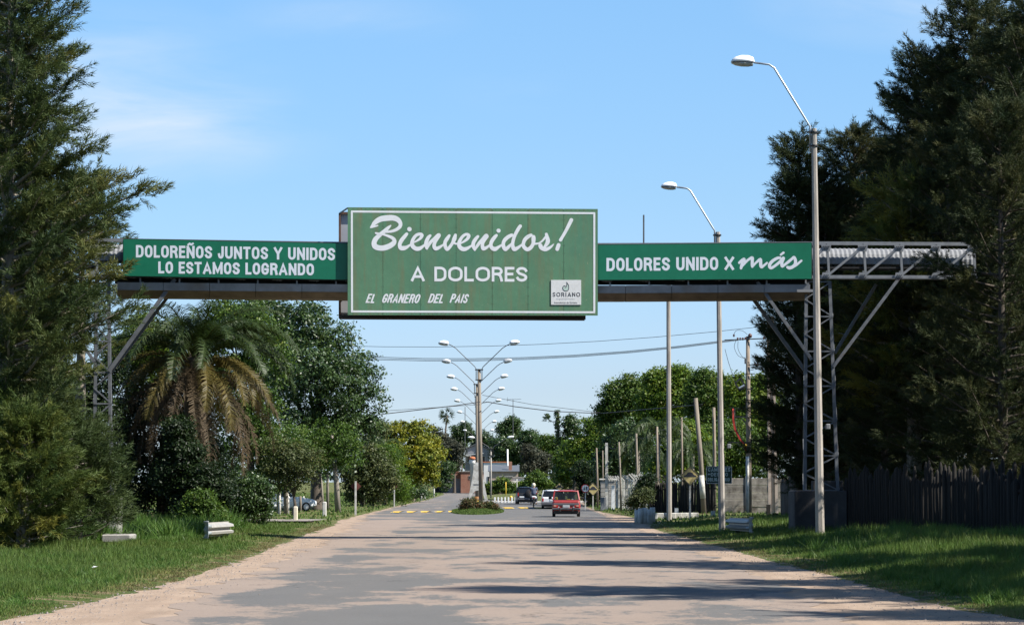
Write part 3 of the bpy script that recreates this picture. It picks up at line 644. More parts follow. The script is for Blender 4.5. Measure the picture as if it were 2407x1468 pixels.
# dark vine covered thicket behind the left tower
vb = [(350, 1000, 85), (310, 930, 55), (400, 950, 55), (430, 1030, 60), (350, 1100, 80), (430, 1120, 70), (470, 1080, 45), (300, 1060, 60), (390, 1180, 55), (460, 1180, 45), (310, 1170, 55), (300, 1000, 60, 1), (420, 900, 35), (445, 1000, 50, 0), (500, 1150, 55, 0), (480, 1060, 44, 0), (520, 1100, 34, .5), (500, 1200, 40, 0)]
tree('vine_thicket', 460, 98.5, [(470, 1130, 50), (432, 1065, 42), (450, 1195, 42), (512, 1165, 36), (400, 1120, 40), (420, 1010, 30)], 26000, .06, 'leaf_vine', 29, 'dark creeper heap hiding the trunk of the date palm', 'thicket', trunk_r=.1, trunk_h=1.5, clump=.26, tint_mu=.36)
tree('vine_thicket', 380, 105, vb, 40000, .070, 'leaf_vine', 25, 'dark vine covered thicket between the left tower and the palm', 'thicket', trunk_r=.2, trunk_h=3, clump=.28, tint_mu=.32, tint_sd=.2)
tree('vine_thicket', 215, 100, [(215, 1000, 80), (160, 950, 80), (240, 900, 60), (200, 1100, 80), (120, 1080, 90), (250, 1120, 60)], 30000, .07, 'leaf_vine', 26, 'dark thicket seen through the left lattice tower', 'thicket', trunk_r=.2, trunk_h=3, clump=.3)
tree('shrub', 575, 109, [(560, 1190, 42), (600, 1180, 40), (535, 1205, 34), (590, 1150, 38), (610, 1210, 26), (550, 1140, 32), (620, 1160, 22)], 15000, .06, 'leaf_dark', 27, 'dark glossy bush under the drooping palm fronds', 'bush', trunk_r=.08, trunk_h=1, clump=.24)
tree('shrub', 480, 97, [(480, 1205, 34), (450, 1215, 28), (505, 1215, 26), (470, 1180, 26)], 9000, .06, 'leaf_mid', 28, 'leafy bush behind the left guardrail end', 'bush', trunk_r=.06, trunk_h=.8, clump=.24, tint_mu=.3)

# grove trunks behind the bollards
for i, (px, Y, h, r_, ln) in enumerate(((795, 160, 4.6, .15, -.4), (760, 176, 4.8, .10, -.6), (770, 178, 4.8, .09, 0), (732, 172, 4.6, .08, .1), (655, 156, 4.5, .10, .05), (673, 150, 4.2, .12, -.1))):
    tr = empty('grove_tree', on(px, Y), 0, ['leaning pale trunk nearest the red diamond plate', 'leaning pale trunk behind the far white bollard', 'straight thin trunk right behind the leaning one', 'thin trunk in the middle of the grove',
        'dark trunk beside the parked white car', 'pale split trunk just left of the near bollard'][i], 'tree')
    mb = MB(); mb.tube([(0, 0, -.1), (ln * .3, 0, h * .4), (ln, 0, h)], [r_ * 1.2, r_, r_ * .6], 8); mb.build('trunk', M['bark_pale'], tr, True)
    link('crown', crown_mesh('crown', [(ln, 0, h * .85, 1.5), (ln + .8, .3, h * .75, 1.0), (ln - .9, 0, h * .8, 1.0)], 6000, .09, M['leaf_mid'], 300 + i, tint_mu=.3), tr)

# shrubs along the left carriageway and the yellow tree
tree('shrub', 850, 190, [(850, 1120, 42), (880, 1100, 40), (820, 1110, 30), (870, 1150, 34), (900, 1130, 36), (835, 1155, 26), (860, 1070, 30)], 22000, .10, 'leaf_olive', 41, 'loose olive bush right of the first red diamond plate', 'bush', trunk_r=.1, clump=.4)
tree('palm_shrub', 905, 205, [(905, 1110, 44), (930, 1140, 36), (890, 1080, 34), (890, 1150, 34), (920, 1070, 28), (945, 1155, 24)], 20000, .11, 'leaf_bright', 42, 'vivid green bush behind the second diamond plate', 'bush', trunk_r=.1, clump=.35, asp=.22, tint_mu=.35)
tree('shrub', 890, 232, [(890, 1010, 24), (870, 1040, 30), (880, 1060, 26), (858, 1000, 20)], 7000, .11, 'leaf_olive', 43, 'brownish green tree top between the big dark tree and the yellow tree', 'tree', trunk_r=.12, trunk_h=4)
yb = [(895, 1020, 22), (890, 1080, 26), (1035, 1065, 18), (965, 1060, 58), (920, 1030, 34), (905, 1055, 30), (940, 1012, 26), (985, 1018, 32), (1010, 1050, 30), (1022, 1080, 26), (1000, 1100, 36), (960, 1115, 38), (925, 1100, 34), (985, 1130, 26), (950, 1145, 20), (1015, 1120, 22), (1005, 1070, 30, -2), (965, 1080, 36, -2.4), (925, 1070, 30, -2)]
tree('yellow_tree', 968, 252, yb, 32000, .135, 'leaf_yellow', 44, 'yellowing autumn tree left of the road, the only golden one', trunk_r=.16, trunk_h=3.2, clump=.34, tint_mu=.5, tint_sd=.22)
tree('shrub', 960, 246, [(960, 1160, 20), (930, 1162, 22), (990, 1158, 15)], 6000, .09, 'leaf_dark', 45, 'dark undergrowth beneath the yellow tree', 'bush', trunk_r=.06, trunk_h=.8)

# far belt behind the roundabout
far = [
 ('tree', 1025, 470, auto_blobs(1020, 1040, 42, 48, 8, 1), 12000, 'leaf_grey', 'grey green tree above and right of the yellow tree'),
 ('tree', 1085, 520, auto_blobs(1085, 1025, 26, 36, 8, 2), 9000, 'leaf_dark', 'dark tree left of the grey roofed house'),
 ('tree', 1068, 430, auto_blobs(1066, 1075, 40, 34, 8, 3), 10000, 'leaf_grey', 'brownish bare looking tree over the brick shed'),
 ('tree', 1192, 500, auto_blobs(1196, 1010, 32, 30, 8, 4), 11000, 'leaf_dark', 'dark round tree under the aerial mast'),
 ('tree', 1180, 470, auto_blobs(1185, 1065, 36, 36, 8, 5), 10000, 'leaf_dark', 'dark tree standing in front of the grey gabled house'),
 ('tree', 1240, 470, auto_blobs(1238, 1060, 44, 46, 10, 6), 15000, 'leaf_dark', 'broad dark tree behind the low brick house'),
 ('tree', 1262, 420, auto_blobs(1262, 1085, 34, 46, 8, 7), 11000, 'leaf_grey', 'dull grey green tree beside the vine covered mast'),
 ('tree', 1300, 440, auto_blobs(1300, 1060, 44, 50, 10, 8), 14000, 'leaf_mid', 'mid green tree behind the white car'),
 ('pine_tree', 1343, 430, [(1343, 1000, 16), (1335, 1020, 13), (1352, 1015, 12), (1340, 985, 9)], 3500, 'leaf_dark', 'small dark conifer top beside the vine covered mast'),
 ('tree', 1140, 540, auto_blobs(1140, 1045, 40, 34, 8, 9), 8000, 'leaf_dark', 'dark tree top straight behind the double lamp row'),
 ('tree', 1350, 330, auto_blobs(1345, 1090, 40, 60, 10, 10), 13000, 'leaf_mid', 'dense green tree above the red car'),
]
for i, (nm, px, Y, bl, n, mk, lab) in enumerate(far):
    tree(nm, px, Y, bl, n, .2, mk, 500 + i, lab, trunk_r=.25, clump=.6, tint_mu=.4)
bush = [(1165, 358, [(1165, 1145, 15), (1182, 1139, 17), (1150, 1148, 13), (1198, 1148, 14)], 'leaf_mid', 'green bush right of the white arch'), (1225, 362, [(1225, 1146, 14), (1208, 1150, 12), (1243, 1143, 15)], 'leaf_bright', 'bright bush before the low white wall'),
        (1262, 360, [(1262, 1130, 22), (1245, 1138, 16), (1280, 1138, 16)], 'leaf_mid', 'green bush left of the far hump sign'), (1303, 370, [(1303, 1138, 15), (1322, 1125, 20), (1335, 1135, 18)], 'leaf_olive', 'olive bush behind the far hump sign'),
        (1048, 425, [(1046, 1120, 20), (1040, 1140, 18), (1052, 1100, 18)], 'leaf_dark', 'dark shrub left of the brick shed')]
for i, (px, Y, bl, mk, lab) in enumerate(bush): tree('shrub', px, Y, bl, 6000, .15, mk, 540 + i, lab, 'bush', trunk_r=.08, trunk_h=.8, clump=.4)
# distant wood that closes the horizon
r_ = np.random.default_rng(77); bl = []
for k in range(150):
    x = -150 + 300 * k / 149 + r_.uniform(-2, 2); bl.append((x, 610 + r_.uniform(-12, 14), r_.uniform(2.2, 5.0), r_.uniform(3.2, 5.6)))
link('far_woodland', crown_mesh('far_woodland', bl, 20000, .65, M['leaf_dark'], 78, clump=1.1), kind='stuff')

# right hand broadleaf group
rg = [
 ('broadleaf_tree', 1470, 215, [(1475, 950, 50), (1440, 930, 30), (1480, 910, 30), (1510, 930, 34), (1450, 975, 34), (1430, 1000, 28), (1500, 980, 44), (1420, 965, 18), (1415, 980, 20)], 26000, 'leaf_mid', 'olive green tree at the left end of the right hand grove'),
 ('broadleaf_tree', 1570, 210, [(1570, 935, 52), (1545, 900, 32), (1590, 890, 34), (1615, 905, 30), (1620, 945, 34), (1560, 980, 46), (1530, 950, 34), (1535, 890, 20), (1605, 880, 20)], 28000, 'leaf_bright', 'tall green tree behind the third lamp post'),
 ('broadleaf_tree', 1668, 205, [(1668, 940, 46), (1655, 900, 30), (1690, 905, 26), (1700, 945, 34), (1640, 930, 30), (1670, 985, 44), (1640, 970, 30), (1660, 885, 16)], 26000, 'leaf_mid', 'green tree between the second and third lamp posts'),
 ('broadleaf_tree', 1755, 200, [(1755, 950, 46), (1735, 910, 28), (1775, 915, 28), (1800, 940, 34), (1720, 930, 24), (1760, 1000, 50), (1810, 990, 40), (1790, 900, 20)], 28000, 'leaf_bright', 'green tree behind the utility pole with red cables'),
 ('broadleaf_tree', 1720, 190, [(1720, 1050, 60), (1760, 1080, 50), (1690, 1090, 40), (1800, 1060, 46), (1670, 1040, 40), (1730, 1110, 30)], 22000, 'leaf_mid', 'lower green tree behind the concrete panel wall'),
 ('broadleaf_tree', 1400, 230, [(1400, 1040, 42), (1370, 1060, 34), (1430, 1030, 34), (1345, 1080, 24), (1390, 1000, 20), (1415, 1010, 26), (1440, 1070, 40), (1380, 1090, 40), (1355, 1050, 20)], 30000, 'leaf_bright', 'bright green spreading tree above the speed limit sign'),
 ('broadleaf_tree', 1450, 200, [(1450, 1060, 40), (1480, 1080, 40), (1425, 1100, 36), (1470, 1020, 34), (1500, 1050, 36)], 18000, 'leaf_dark', 'dark tree behind the white post fence'),
 ('broadleaf_tree', 1610, 185, [(1610, 1030, 46), (1580, 1060, 44), (1640, 1060, 44), (1560, 1100, 36), (1620, 1100, 40), (1660, 1110, 34)], 20000, 'leaf_bright', 'yellowish bush like tree behind the palisade'),
]
for i, (nm, px, Y, bl, n, mk, lab) in enumerate(rg): tree(nm, px, Y, bl, n, .115, mk, 600 + i, lab, trunk_r=.22, clump=.45, tint_mu=.42, tint_sd=.2)
tree('shrub', 1390, 205, [(1390, 1130, 30), (1370, 1110, 26), (1410, 1120, 28), (1385, 1160, 26), (1405, 1155, 24), (1368, 1145, 18)], 14000, .09, 'leaf_vine', 650, 'dark ivy mass behind the hump sign by the speed limit', 'bush', trunk_r=.3, trunk_h=2.5, clump=.3)
tree('shrub', 1500, 150, [(1500, 1175, 20), (1485, 1185, 15), (1515, 1165, 18)], 6000, .06, 'leaf_olive', 651, 'scrubby bush at the foot of the white post fence', 'bush', trunk_r=.05, trunk_h=.5, clump=.22)
tree('shrub', 1518, 155, [(1518, 1135, 18), (1508, 1150, 15), (1525, 1150, 13), (1530, 1125, 10)], 6000, .06, 'leaf_vine', 652, 'ivy heaped on the end of the white post fence', 'bush', trunk_r=.05, trunk_h=.8, clump=.2)
# tall flowering weeds behind the right hand fences
# ---- palms
def frond_mesh(name, Ln, th0, th1, mt, seed, nl=44, ll=.5, hang=.35, tint=.5, wd=.03):
    r_ = np.random.default_rng(seed); m = 14; pts = [np.zeros(3)]
    for k in range(m):
        t = (k + .5) / m; th = th0 + (th1 - th0) * t; pts.append(pts[-1] + np.array([math.cos(th), 0, math.sin(th)]) * Ln / m)
    pts = np.array(pts); V = []; T = []
    for k in range(nl * 2):
        t = .12 + .88 * (k // 2 + .5) / nl; q = t * m; i = min(int(q), m - 1); p = pts[i] + (pts[i + 1] - pts[i]) * (q - i); d = pts[i + 1] - pts[i]; d /= np.linalg.norm(d)
        sd = 1 if k % 2 else -1; L1 = ll * (math.sin(PI * min(1, t * .85 + .12)) ** .6) * r_.uniform(.8, 1.15)
        up = np.array([-d[2], 0, d[0]])
        dv = d * .65 + np.array([0, sd, 0]) * .75 + up * .25; dv += r_.normal(0, .13, 3); dv /= np.linalg.norm(dv)
        mid = p + dv * L1 * .5; tip = p + dv * L1 * .85 + np.array([0, 0, -hang * L1]) + r_.normal(0, .02, 3)
        wv = np.cross(dv, up) * 0 + d * wd
        V += [p - wv, p + wv, mid + wv * .8, mid - wv * .8, mid - wv * .8, mid + wv * .8, tip + wv * .1, tip - wv * .1]
        c_ = np.clip(tint + r_.normal(0, .08), 0, 1); T += [c_, c_]
    # rachis
    for i in range(m):
        for s_ in (1,):
            a, b = pts[i], pts[i + 1]; w1 = .035 * (1 - i / m) + .008; yv = np.array([0, w1, 0]); zv = np.array([0, 0, w1])
            V += [a - yv, a + yv, b + yv, b - yv, a - zv, a + zv, b + zv, b - zv]; T += [.9, .9]
    return np_mesh(name, np.array(V), 4, mt, np.array(T))
M['frond_green'] = leafmat('green_palm_fronds', (.016, .036, .009), (.032, .056, .012), (.085, .095, .024), rough=.5, spec=.3)
M['frond_yellow'] = leafmat('yellowing_palm_fronds', (.050, .055, .014), (.10, .080, .018), (.17, .11, .025), rough=.5)
M['frond_brown'] = leafmat('dead_palm_fronds', (.055, .038, .020), (.085, .060, .032), (.14, .10, .055), rough=.7)
M['palm_trunk'] = mat('palm_trunk', (.10, .075, .05), .95, ns=4, amt=.4, bump=1, bs=12)
fg = [frond_mesh('frond', 4.3, R(a), R(b), M['frond_green'], s_, ll=.80, nl=78, wd=.021) for a, b, s_ in ((78, -30, 1), (58, -60, 2), (40, -72, 3), (68, -45, 4))]
fy = [frond_mesh('frond', 4.3, R(a), R(b), M['frond_yellow'], s_, ll=.75, nl=74, wd=.021) for a, b, s_ in ((28, -78, 5), (12, -84, 6))]
fb = [frond_mesh('frond', 4.7, R(a), R(b), M['frond_brown'], s_, ll=.62, hang=.6, nl=70, wd=.020) for a, b, s_ in ((2, -88, 7), (-20, -92, 8))]
def date_palm(px, Y, h, label):
    root = empty('date_palm', on(px, Y), 0, label, 'palm tree')
    mb = MB(); mb.lathe([(.55, -.2), (.42, .6), (.40, h * .5), (.45, h - .8), (.62, h - .3), (.5, h + .2), (.1, h + .5)], n=14); mb.build('trunk', M['palm_trunk'], root, True)
    r_ = random.Random(9); k = 0
    for grp, cnt, dz, lab in ((fg, 46, .2, None), (fy, 20, 0, 'yellowing drooping frond'), (fb, 26, -.35, 'dead brown hanging frond')):
        for j in range(cnt):
            az = k * 2.39996 + r_.uniform(-.25, .25); k += 1
            o = link('frond', grp[j % len(grp)], root, (0.25 * math.cos(az), .25 * math.sin(az), h + dz + r_.uniform(-.15, .15)), label=lab); o.rotation_euler = (r_.uniform(-.25, .25), r_.uniform(-.14, .12), az); s_ = r_.uniform(.8, 1.05); o.scale = (s_,) * 3
    return root
dp = date_palm(458, 102.5, 6.3, 'thick date palm with green, yellow and dead brown drooping fronds')
# second, shorter crown of the same kind right and below
def feather_palm(px, Y, h, nf, Ln, label, seed, green=True):
    root = empty('feather_palm', on(px, Y), 0, label, 'palm tree'); r_ = random.Random(seed)
    mb = MB(); mb.tube([(0, 0, -.1), (0, 0, h * .5), (.05, 0, h)], [.16, .12, .11], 8); mb.build('trunk', M['bark_pale'], root, True)
    k = 0
    for j in range(nf):
        az = k * 2.39996 + r_.uniform(-.3, .3); k += 1; me = (fq if green else fw)[j % 3]
        o = link('frond', me, root, (0, 0, h)); o.rotation_euler = (r_.uniform(-.2, .2), r_.uniform(-.25, .3), az); o.scale = (Ln / 3,) * 3
    return root
M['frond_pale'] = leafmat('pale_palm_fronds', (.022, .045, .012), (.040, .070, .016), (.10, .11, .03), rough=.5, spec=.3)
fq = [frond_mesh('frond', 3.0, R(a), R(b), M['frond_pale'], s_, ll=.55, hang=.75, nl=36, wd=.035) for a, b, s_ in ((70, -75, 11), (50, -88, 12), (25, -95, 13))]
feather_palm(1547, 172, 4.9, 22, 2.9, 'feathery palm left of the third lamp post', 1)
feather_palm(1500, 176, 3.9, 16, 2.7, 'pale feathery palm hanging over the white post fence', 2)
feather_palm(1627, 168, 3.6, 18, 2.6, 'feathery palm with fronds drooping onto the palisade', 3)
feather_palm(905, 212, 4.6, 12, 1.9, 'thin brown tipped palm between the big dark tree and the yellow tree', 4)
# far fan palm
def fan_palm(px, pytop, Y):
    base = on(px, Y); top = P(px, pytop + 14, Y); h = top.z - base.z; root = empty('fan_palm', base, 0, 'tall thin fan palm alone against the sky left of the lamp row', 'palm tree')
    MB().tube([(0, 0, -.2), (-.6, 0, h * .6), (0, 0, h)], [.2, .16, .13], 8).build('trunk', M['bark'], root, True)
    r_ = np.random.default_rng(5); V = []; T = []
    for k in range(34):
        d = rand_unit(r_, 1)[0]; d[2] = abs(d[2]) * .9 - .25 if k < 26 else -abs(d[2]) - .4; d /= np.linalg.norm(d); c = np.array([0, 0, h]) + d * .75
        for j in range(14):
            dd = d + rand_unit(r_, 1)[0] * .65; dd /= np.linalg.norm(dd); sd = np.cross(dd, rand_unit(r_, 1)[0]) * .05; V.append([c - sd, c + sd, c + dd * 1.05]); T.append(.3 if k < 26 else .9)
    link('crown', np_mesh('crown', np.array(V), 3, M['frond_green'], np.array(T)), root)
fan_palm(1051, 962, 470)
# mast wrapped in climbing vine with one arm, right of centre
def vine_mast():
    b = on(1312, 430); tp = P(1312, 968, 430).z - b.z; root = empty('vine_covered_mast', b, 0, 'bare trunk wrapped in climbing vine with one tufted side branch', 'tree')
    MB().tube([(0, 0, -.1), (0, 0, tp)], [.25, .18], 8).build('trunk', M['bark'], root)
    a = P(1285, 982, 430) - b; c = P(1310, 990, 430) - b
    MB().tube([c, (c + a) / 2 + Vector((0, 0, -.3)), a], [.09, .07, .04], 6).build('branch', M['bark'], root)
    z0 = 6.5; bl = [(random.Random(k).uniform(-.15, .15), 0, z0 + (tp - z0) * k / 14, .42) for k in range(15)] + [(a.x, a.y, a.z + .1, .55), (a.x + .5, a.y, a.z - .4, .25)]
    link('vine', crown_mesh('vine', bl, 4500, .13, M['leaf_dark'], 71, clump=.25), root)
vine_mast()
# median bushes
M['leaf_red'] = leafmat('reddish_leaves', (.035, .065, .016), (.070, .085, .025), (.20, .085, .045), rough=.55)
tree('flowering_bush', 1108, 162, [(1105, 1186, 14), (1092, 1191, 11), (1120, 1188, 11), (1098, 1181, 9)], 8000, .05, 'leaf_red', 81, 'reddish flowering bush left of the median lamp post', 'bush', trunk_r=.04, trunk_h=.5, clump=.18, tint_mu=.6)
tree('flowering_bush', 1150, 163, [(1150, 1188, 11), (1161, 1192, 9), (1141, 1190, 9)], 5000, .05, 'leaf_red', 82, 'reddish flowering bush right of the median lamp post', 'bush', trunk_r=.04, trunk_h=.4, clump=.18, tint_mu=.5)
# ------------------------------------------------------------------ lettering as flat print
def catmull(pts, sub=5):
    p = [np.array(q, float) for q in pts]; out = []
    for i in range(len(p) - 1):
        a, b, c, d = p[max(i - 1, 0)], p[i], p[i + 1], p[min(i + 2, len(p) - 1)]
        for k in range(sub):
            t = k / sub; out.append(.5 * ((2 * b) + (-a + c) * t + (2 * a - 5 * b + 4 * c - d) * t * t + (-a + 3 * b - 3 * c + d) * t ** 3))
    out.append(p[-1]); return out
class Print:
    """strokes laid on a plane; every stroke a hair in front of the last so that nothing is coplanar"""
    def __init__(s, to3): s.to3 = to3; s.mb = MB(); s.k = 0
    def disc(s, x, y, r, d, n=12):
        s.mb.poly([s.to3(x + r * math.cos(2 * PI * j / n), y + r * math.sin(2 * PI * j / n), d) for j in range(n)])
    def stroke(s, pts, r=None, cap='round', closed=False, smooth_=False):
        pts = [tuple(q) if len(q) == 3 else (q[0], q[1], r) for q in pts]
        if smooth_: pts = catmull(pts)
        pts = [np.array(q, float) for q in pts]
        pts = [p for k, p in enumerate(pts) if k == 0 or np.hypot(*(p - pts[k - 1])[:2]) > 1e-4 * (1 + abs(p[0]))*0 + 1e-3]
        if closed and np.hypot(*(pts[0] - pts[-1])[:2]) < 1e-3: pts.pop()
        if closed: pts.append(pts[0])
        n = len(pts); s.k += 1; d0 = .0012 + .0004 * (s.k % 9)
        if cap == 'square' and not closed:
            for i, j in ((0, 1), (-1, -2)):
                v = pts[i][:2] - pts[j][:2]; v /= np.linalg.norm(v); q = pts[i].copy(); q[:2] += v * pts[i][2]; pts[i] = q
        Ls, Rs = [], []
        for i in range(n):
            a = pts[i - 1] if i else (pts[-2] if closed else None); c = pts[i + 1] if i < n - 1 else (pts[1] if closed else None)
            d1 = (pts[i] - a)[:2] if a is not None else (c - pts[i])[:2]; d2 = (c - pts[i])[:2] if c is not None else d1
            d1 = d1 / (np.linalg.norm(d1) + 1e-9); d2 = d2 / (np.linalg.norm(d2) + 1e-9); nn = np.array([-(d1 + d2)[1], (d1 + d2)[0]]); ln = np.linalg.norm(nn)
            nn = nn / ln if ln > .3 else np.array([-d1[1], d1[0]]); m = 1 / max(.55, abs(nn @ np.array([-d1[1], d1[0]]))); q = pts[i]
            Ls.append(q[:2] + nn * q[2] * m); Rs.append(q[:2] - nn * q[2] * m)
        for i in range(n - 1):
            e0, e1 = d0 + i * .00003, d0 + (i + 1) * .00003
            s.mb.quad(s.to3(*Ls[i], e0), s.to3(*Ls[i + 1], e1), s.to3(*Rs[i + 1], e1), s.to3(*Rs[i], e0))
        if cap == 'round' and not closed: s.disc(*pts[0], d0 - .0001); s.disc(*pts[-1], d0 + n * .00003 + .0001)
        return s
def arc(cx, cy, rx, ry, a0, a1, n=7): return [(cx + rx * math.cos(R(a0 + (a1 - a0) * k / n)), cy + ry * math.sin(R(a0 + (a1 - a0) * k / n))) for k in range(n + 1)]
def rrect(x0, y0, x1, y1, rx, ry):
    return arc(x1 - rx, y1 - ry, rx, ry, 0, 90, 5) + arc(x0 + rx, y1 - ry, rx, ry, 90, 180, 5) + arc(x0 + rx, y0 + ry, rx, ry, 180, 270, 5) + arc(x1 - rx, y0 + ry, rx, ry, 270, 360, 5)
# glyphs in a unit box: list of (points, closed)
GL = {
 'A': [([(0, 0), (.5, 1), (1, 0)], 0), ([(.2, .28), (.8, .28)], 0)],
 'B': [([(0, 0), (0, 1), (.5, 1)] + arc(.55, .76, .35, .24, 90, -90) + [(.1, .52)], 0), ([(.1, .52), (.5, .52)] + arc(.6, .26, .4, .26, 90, -90) + [(0, 0)], 0)],
 'C': [(arc(.5, .68, .5, .32, 15, 180) + arc(.5, .32, .5, .32, 180, 345), 0)],
 'D': [([(0, 0), (0, 1), (.45, 1)] + arc(.45, .66, .55, .34, 90, 0) + arc(.45, .34, .55, .34, 0, -90), 1)],
 'E': [([(1, 1), (0, 1), (0, 0), (1, 0)], 0), ([(0, .52), (.85, .52)], 0)],
 'G': [(arc(.5, .68, .5, .32, 15, 180) + arc(.5, .32, .5, .32, 180, 360) + [(1, .45), (.55, .45)], 0)],
 'I': [([(.5, 0), (.5, 1)], 0)],
 'J': [([(1, 1), (1, .3)] + arc(.5, .3, .5, .3, 0, -180) , 0)],
 'L': [([(0, 1), (0, 0), (1, 0)], 0)],
 'M': [([(0, 0), (0, 1)], 0), ([(0, 1), (.5, .12), (1, 1)], 0), ([(1, 1), (1, 0)], 0)],
 'N': [([(0, 0), (0, 1)], 0), ([(.02, 1), (.98, 0)], 0), ([(1, 0), (1, 1)], 0)],
 'O': [(rrect(0, 0, 1, 1, .5, .34), 1)],
 'P': [([(0, 0), (0, 1), (.5, 1)] + arc(.55, .73, .45, .27, 90, -90) + [(.05, .46)], 0)],
 'R': [([(0, 0), (0, 1), (.5, 1)] + arc(.55, .755, .43, .245, 90, -90) + [(.05, .51)], 0), ([(.55, .5), (.82, .40), (.92, .22), (1, 0)], 0)],
 'S': [(arc(.5, .76, .5, .24, 12, 180) + [(.2, .58), (.75, .44)] + arc(.5, .25, .5, .25, 15, -165), 0)],
 'T': [([(.5, 0), (.5, .94)], 0), ([(0, 1), (1, 1)], 0)],
 'U': [([(0, 1), (0, .3)] + arc(.5, .3, .5, .3, 180, 360) + [(1, 1)], 0)],
 'V': [([(0, 1), (.5, 0), (1, 1)], 0)],
 'X': [([(0, 0), (1, 1)], 0), ([(0, 1), (1, 0)], 0)],
 'Y': [([(0, 1), (.5, .45), (1, 1)], 0), ([(.5, .45), (.5, 0)], 0)],
 '4': [([(.75, 0), (.75, 1), (0, .3), (1, .3)], 0)], '5': [([(.95, 1), (.15, 1), (.1, .55)] + arc(.45, .32, .5, .32, 110, -150), 0)],
}
GL['Ñ'] = GL['N'] + [([(.1, 1.24), (.35, 1.34), (.6, 1.24), (.9, 1.34)], 0)]
WD = {'I': .2, 'L': .52, 'E': .54, 'J': .5, 'S': .62, 'T': .62, 'M': .86, 'A': .74, 'Y': .72, 'N': .68, 'Ñ': .68, 'X': .74, ' ': .28}
def write(pr, text, x0, x1, ybase0, ybase1, cap, sw, wd=None, defw=.65, gap=.10, cap_style='square', shear=0, order=1):
    """text from x0 to x1 (plane units, y up), base line from ybase0 to ybase1"""
    wd = wd or WD; adv = [wd.get(c, defw) for c in text]; tot = sum(adv) + gap * (len(text) - 1); k = (x1 - x0) / tot; x = x0
    for c, a in zip(text, adv):
        if c != ' ':
            yb = ybase0 + (ybase1 - ybase0) * (x - x0) / (x1 - x0)
            if c == 'I': bx0, bw = x + a * k / 2, 0
            else: bx0, bw = x + sw / 2, a * k - sw
            for pts, cl in GL[c]:
                q = [((bx0 + px_ * bw if c != 'I' else bx0) + shear * (sw / 2 + py_ * (cap - sw)), yb + sw / 2 + py_ * (cap - sw)) for px_, py_ in pts]
                pr.stroke(q, sw / 2 * (.8 if c == 'Ñ' and pts[0][1] > 1.1 else 1), cap_style, bool(cl))
        x += (a + gap) * k

# ------------------------------------------------------------------ the gantry
GY = 88.0
s_ = S(GY)
gan = empty('conveyor_gantry', (0, GY, 0), 0, 'grey steel conveyor bridge on two lattice towers spanning the road', 'gantry')
def gl_(p): return Vector((p[0], p[1] - GY, p[2]))
def GP(px, py, dy=0): return gl_(P(px, py, GY + dy))
DEP = 1.7                                     # depth between the two trusses
def topy(px): return float(np.interp(px, [150, 290, 815, 1400, 1907, 2260], [567, 567, 577, 580, 575, 577]))
def boty(px): return float(np.interp(px, [150, 290, 815, 1400, 1907, 2260], [650, 651, 660, 661, 654, 655]))
xsn = np.linspace(150, 2287, 26)
# shift so that joints fall where the photo shows them: 1940, 2030, 2115, 2200
xsn = np.array([2200 - 86 * k for k in range(24)][::-1] + [2286])
for dy, nm in ((0, 1), (DEP, 0)):
    for f, off in ((topy, 0), (boty, 0)):
        for a, b in zip(xsn[:-1:4], list(xsn[4::4]) + [xsn[-1]]):
            if b <= a: continue
            MB().angle(GP(a, f(a), dy), GP(b, f(b), dy), .11, .014, flip2=1 if nm else -1).build('chord', M['steel'], gan)
    for i, x in enumerate(xsn):
        MB().angle(GP(x, topy(x), dy), GP(x + (5 if nm else 0), boty(x) + (3 if nm else 0), dy), .075, .012).build('vertical_strut', M['steel'], gan)
        if i < len(xsn) - 1:
            MB().bar(GP(xsn[i], boty(xsn[i]) - 4, dy), GP(xsn[i + 1], topy(xsn[i + 1]) + 4, dy), .075, .075, up=(0, 1, 0)).build('diagonal_strut', M['steel'], gan)
        if nm:
            for yy_, up in ((topy(x) + 6, 1), (boty(x) - 5, -1)):
                c = GP(x, yy_, -.03); d = .17
                g = MB().prism([(c.x - d, c.z + .09 * up), (c.x + d, c.z + .09 * up), (c.x + d * .7, c.z - .13 * up), (c.x - d * .7, c.z - .13 * up)], c.y - .012, c.y).build('gusset_plate', M['steel'], gan)
                if x > 1900:
                    bm_ = MB()
                    for bx, bz in ((-.09, .03), (-.03, .03), (.03, .03), (.09, .03), (-.06, -.04), (0, -.04), (.06, -.04)): bm_.box((c.x + bx, c.y - .03, c.z + bz * up), (.026, .03, .026))
                    bm_.build('bolt', M['dark_metal'], g, kind=None)
for i, x in enumerate(xsn):                   # cross members tie the two trusses
    mb = MB(); mb.bar(GP(x, topy(x), 0), GP(x, topy(x), DEP), .07, .07); mb.bar(GP(x, boty(x), 0), GP(x, boty(x), DEP), .08, .08); mb.build('cross_member', M['steel_dark'], gan)
# corrugated half-round cover, each bay one curved sheet
bays = list(range(0, len(xsn) - 1))
for i in bays:
    a, b = xsn[i], xsn[i + 1]; mb = MB(); n = 32; rows = []
    for k in range(n + 1):
        t = k / n; px = a + (b - a) * t; ctr = GP(px, topy(px) + 40, DEP / 2); wv = .012 * math.cos(2 * PI * k / 4); row = []
        for j in range(11):
            th = R(-8 + 196 * j / 10); row.append(Vector((ctr.x, ctr.y + (.66 + wv) * math.cos(PI - th), ctr.z - .05 + (.50 + wv) * math.sin(th))))
        rows.append(row)
    for k in range(n):
        for j in range(10): mb.quad(rows[k][j], rows[k + 1][j], rows[k + 1][j + 1], rows[k][j + 1])
    mb.build('corrugated_sheet', M['corrugated'], gan, True)
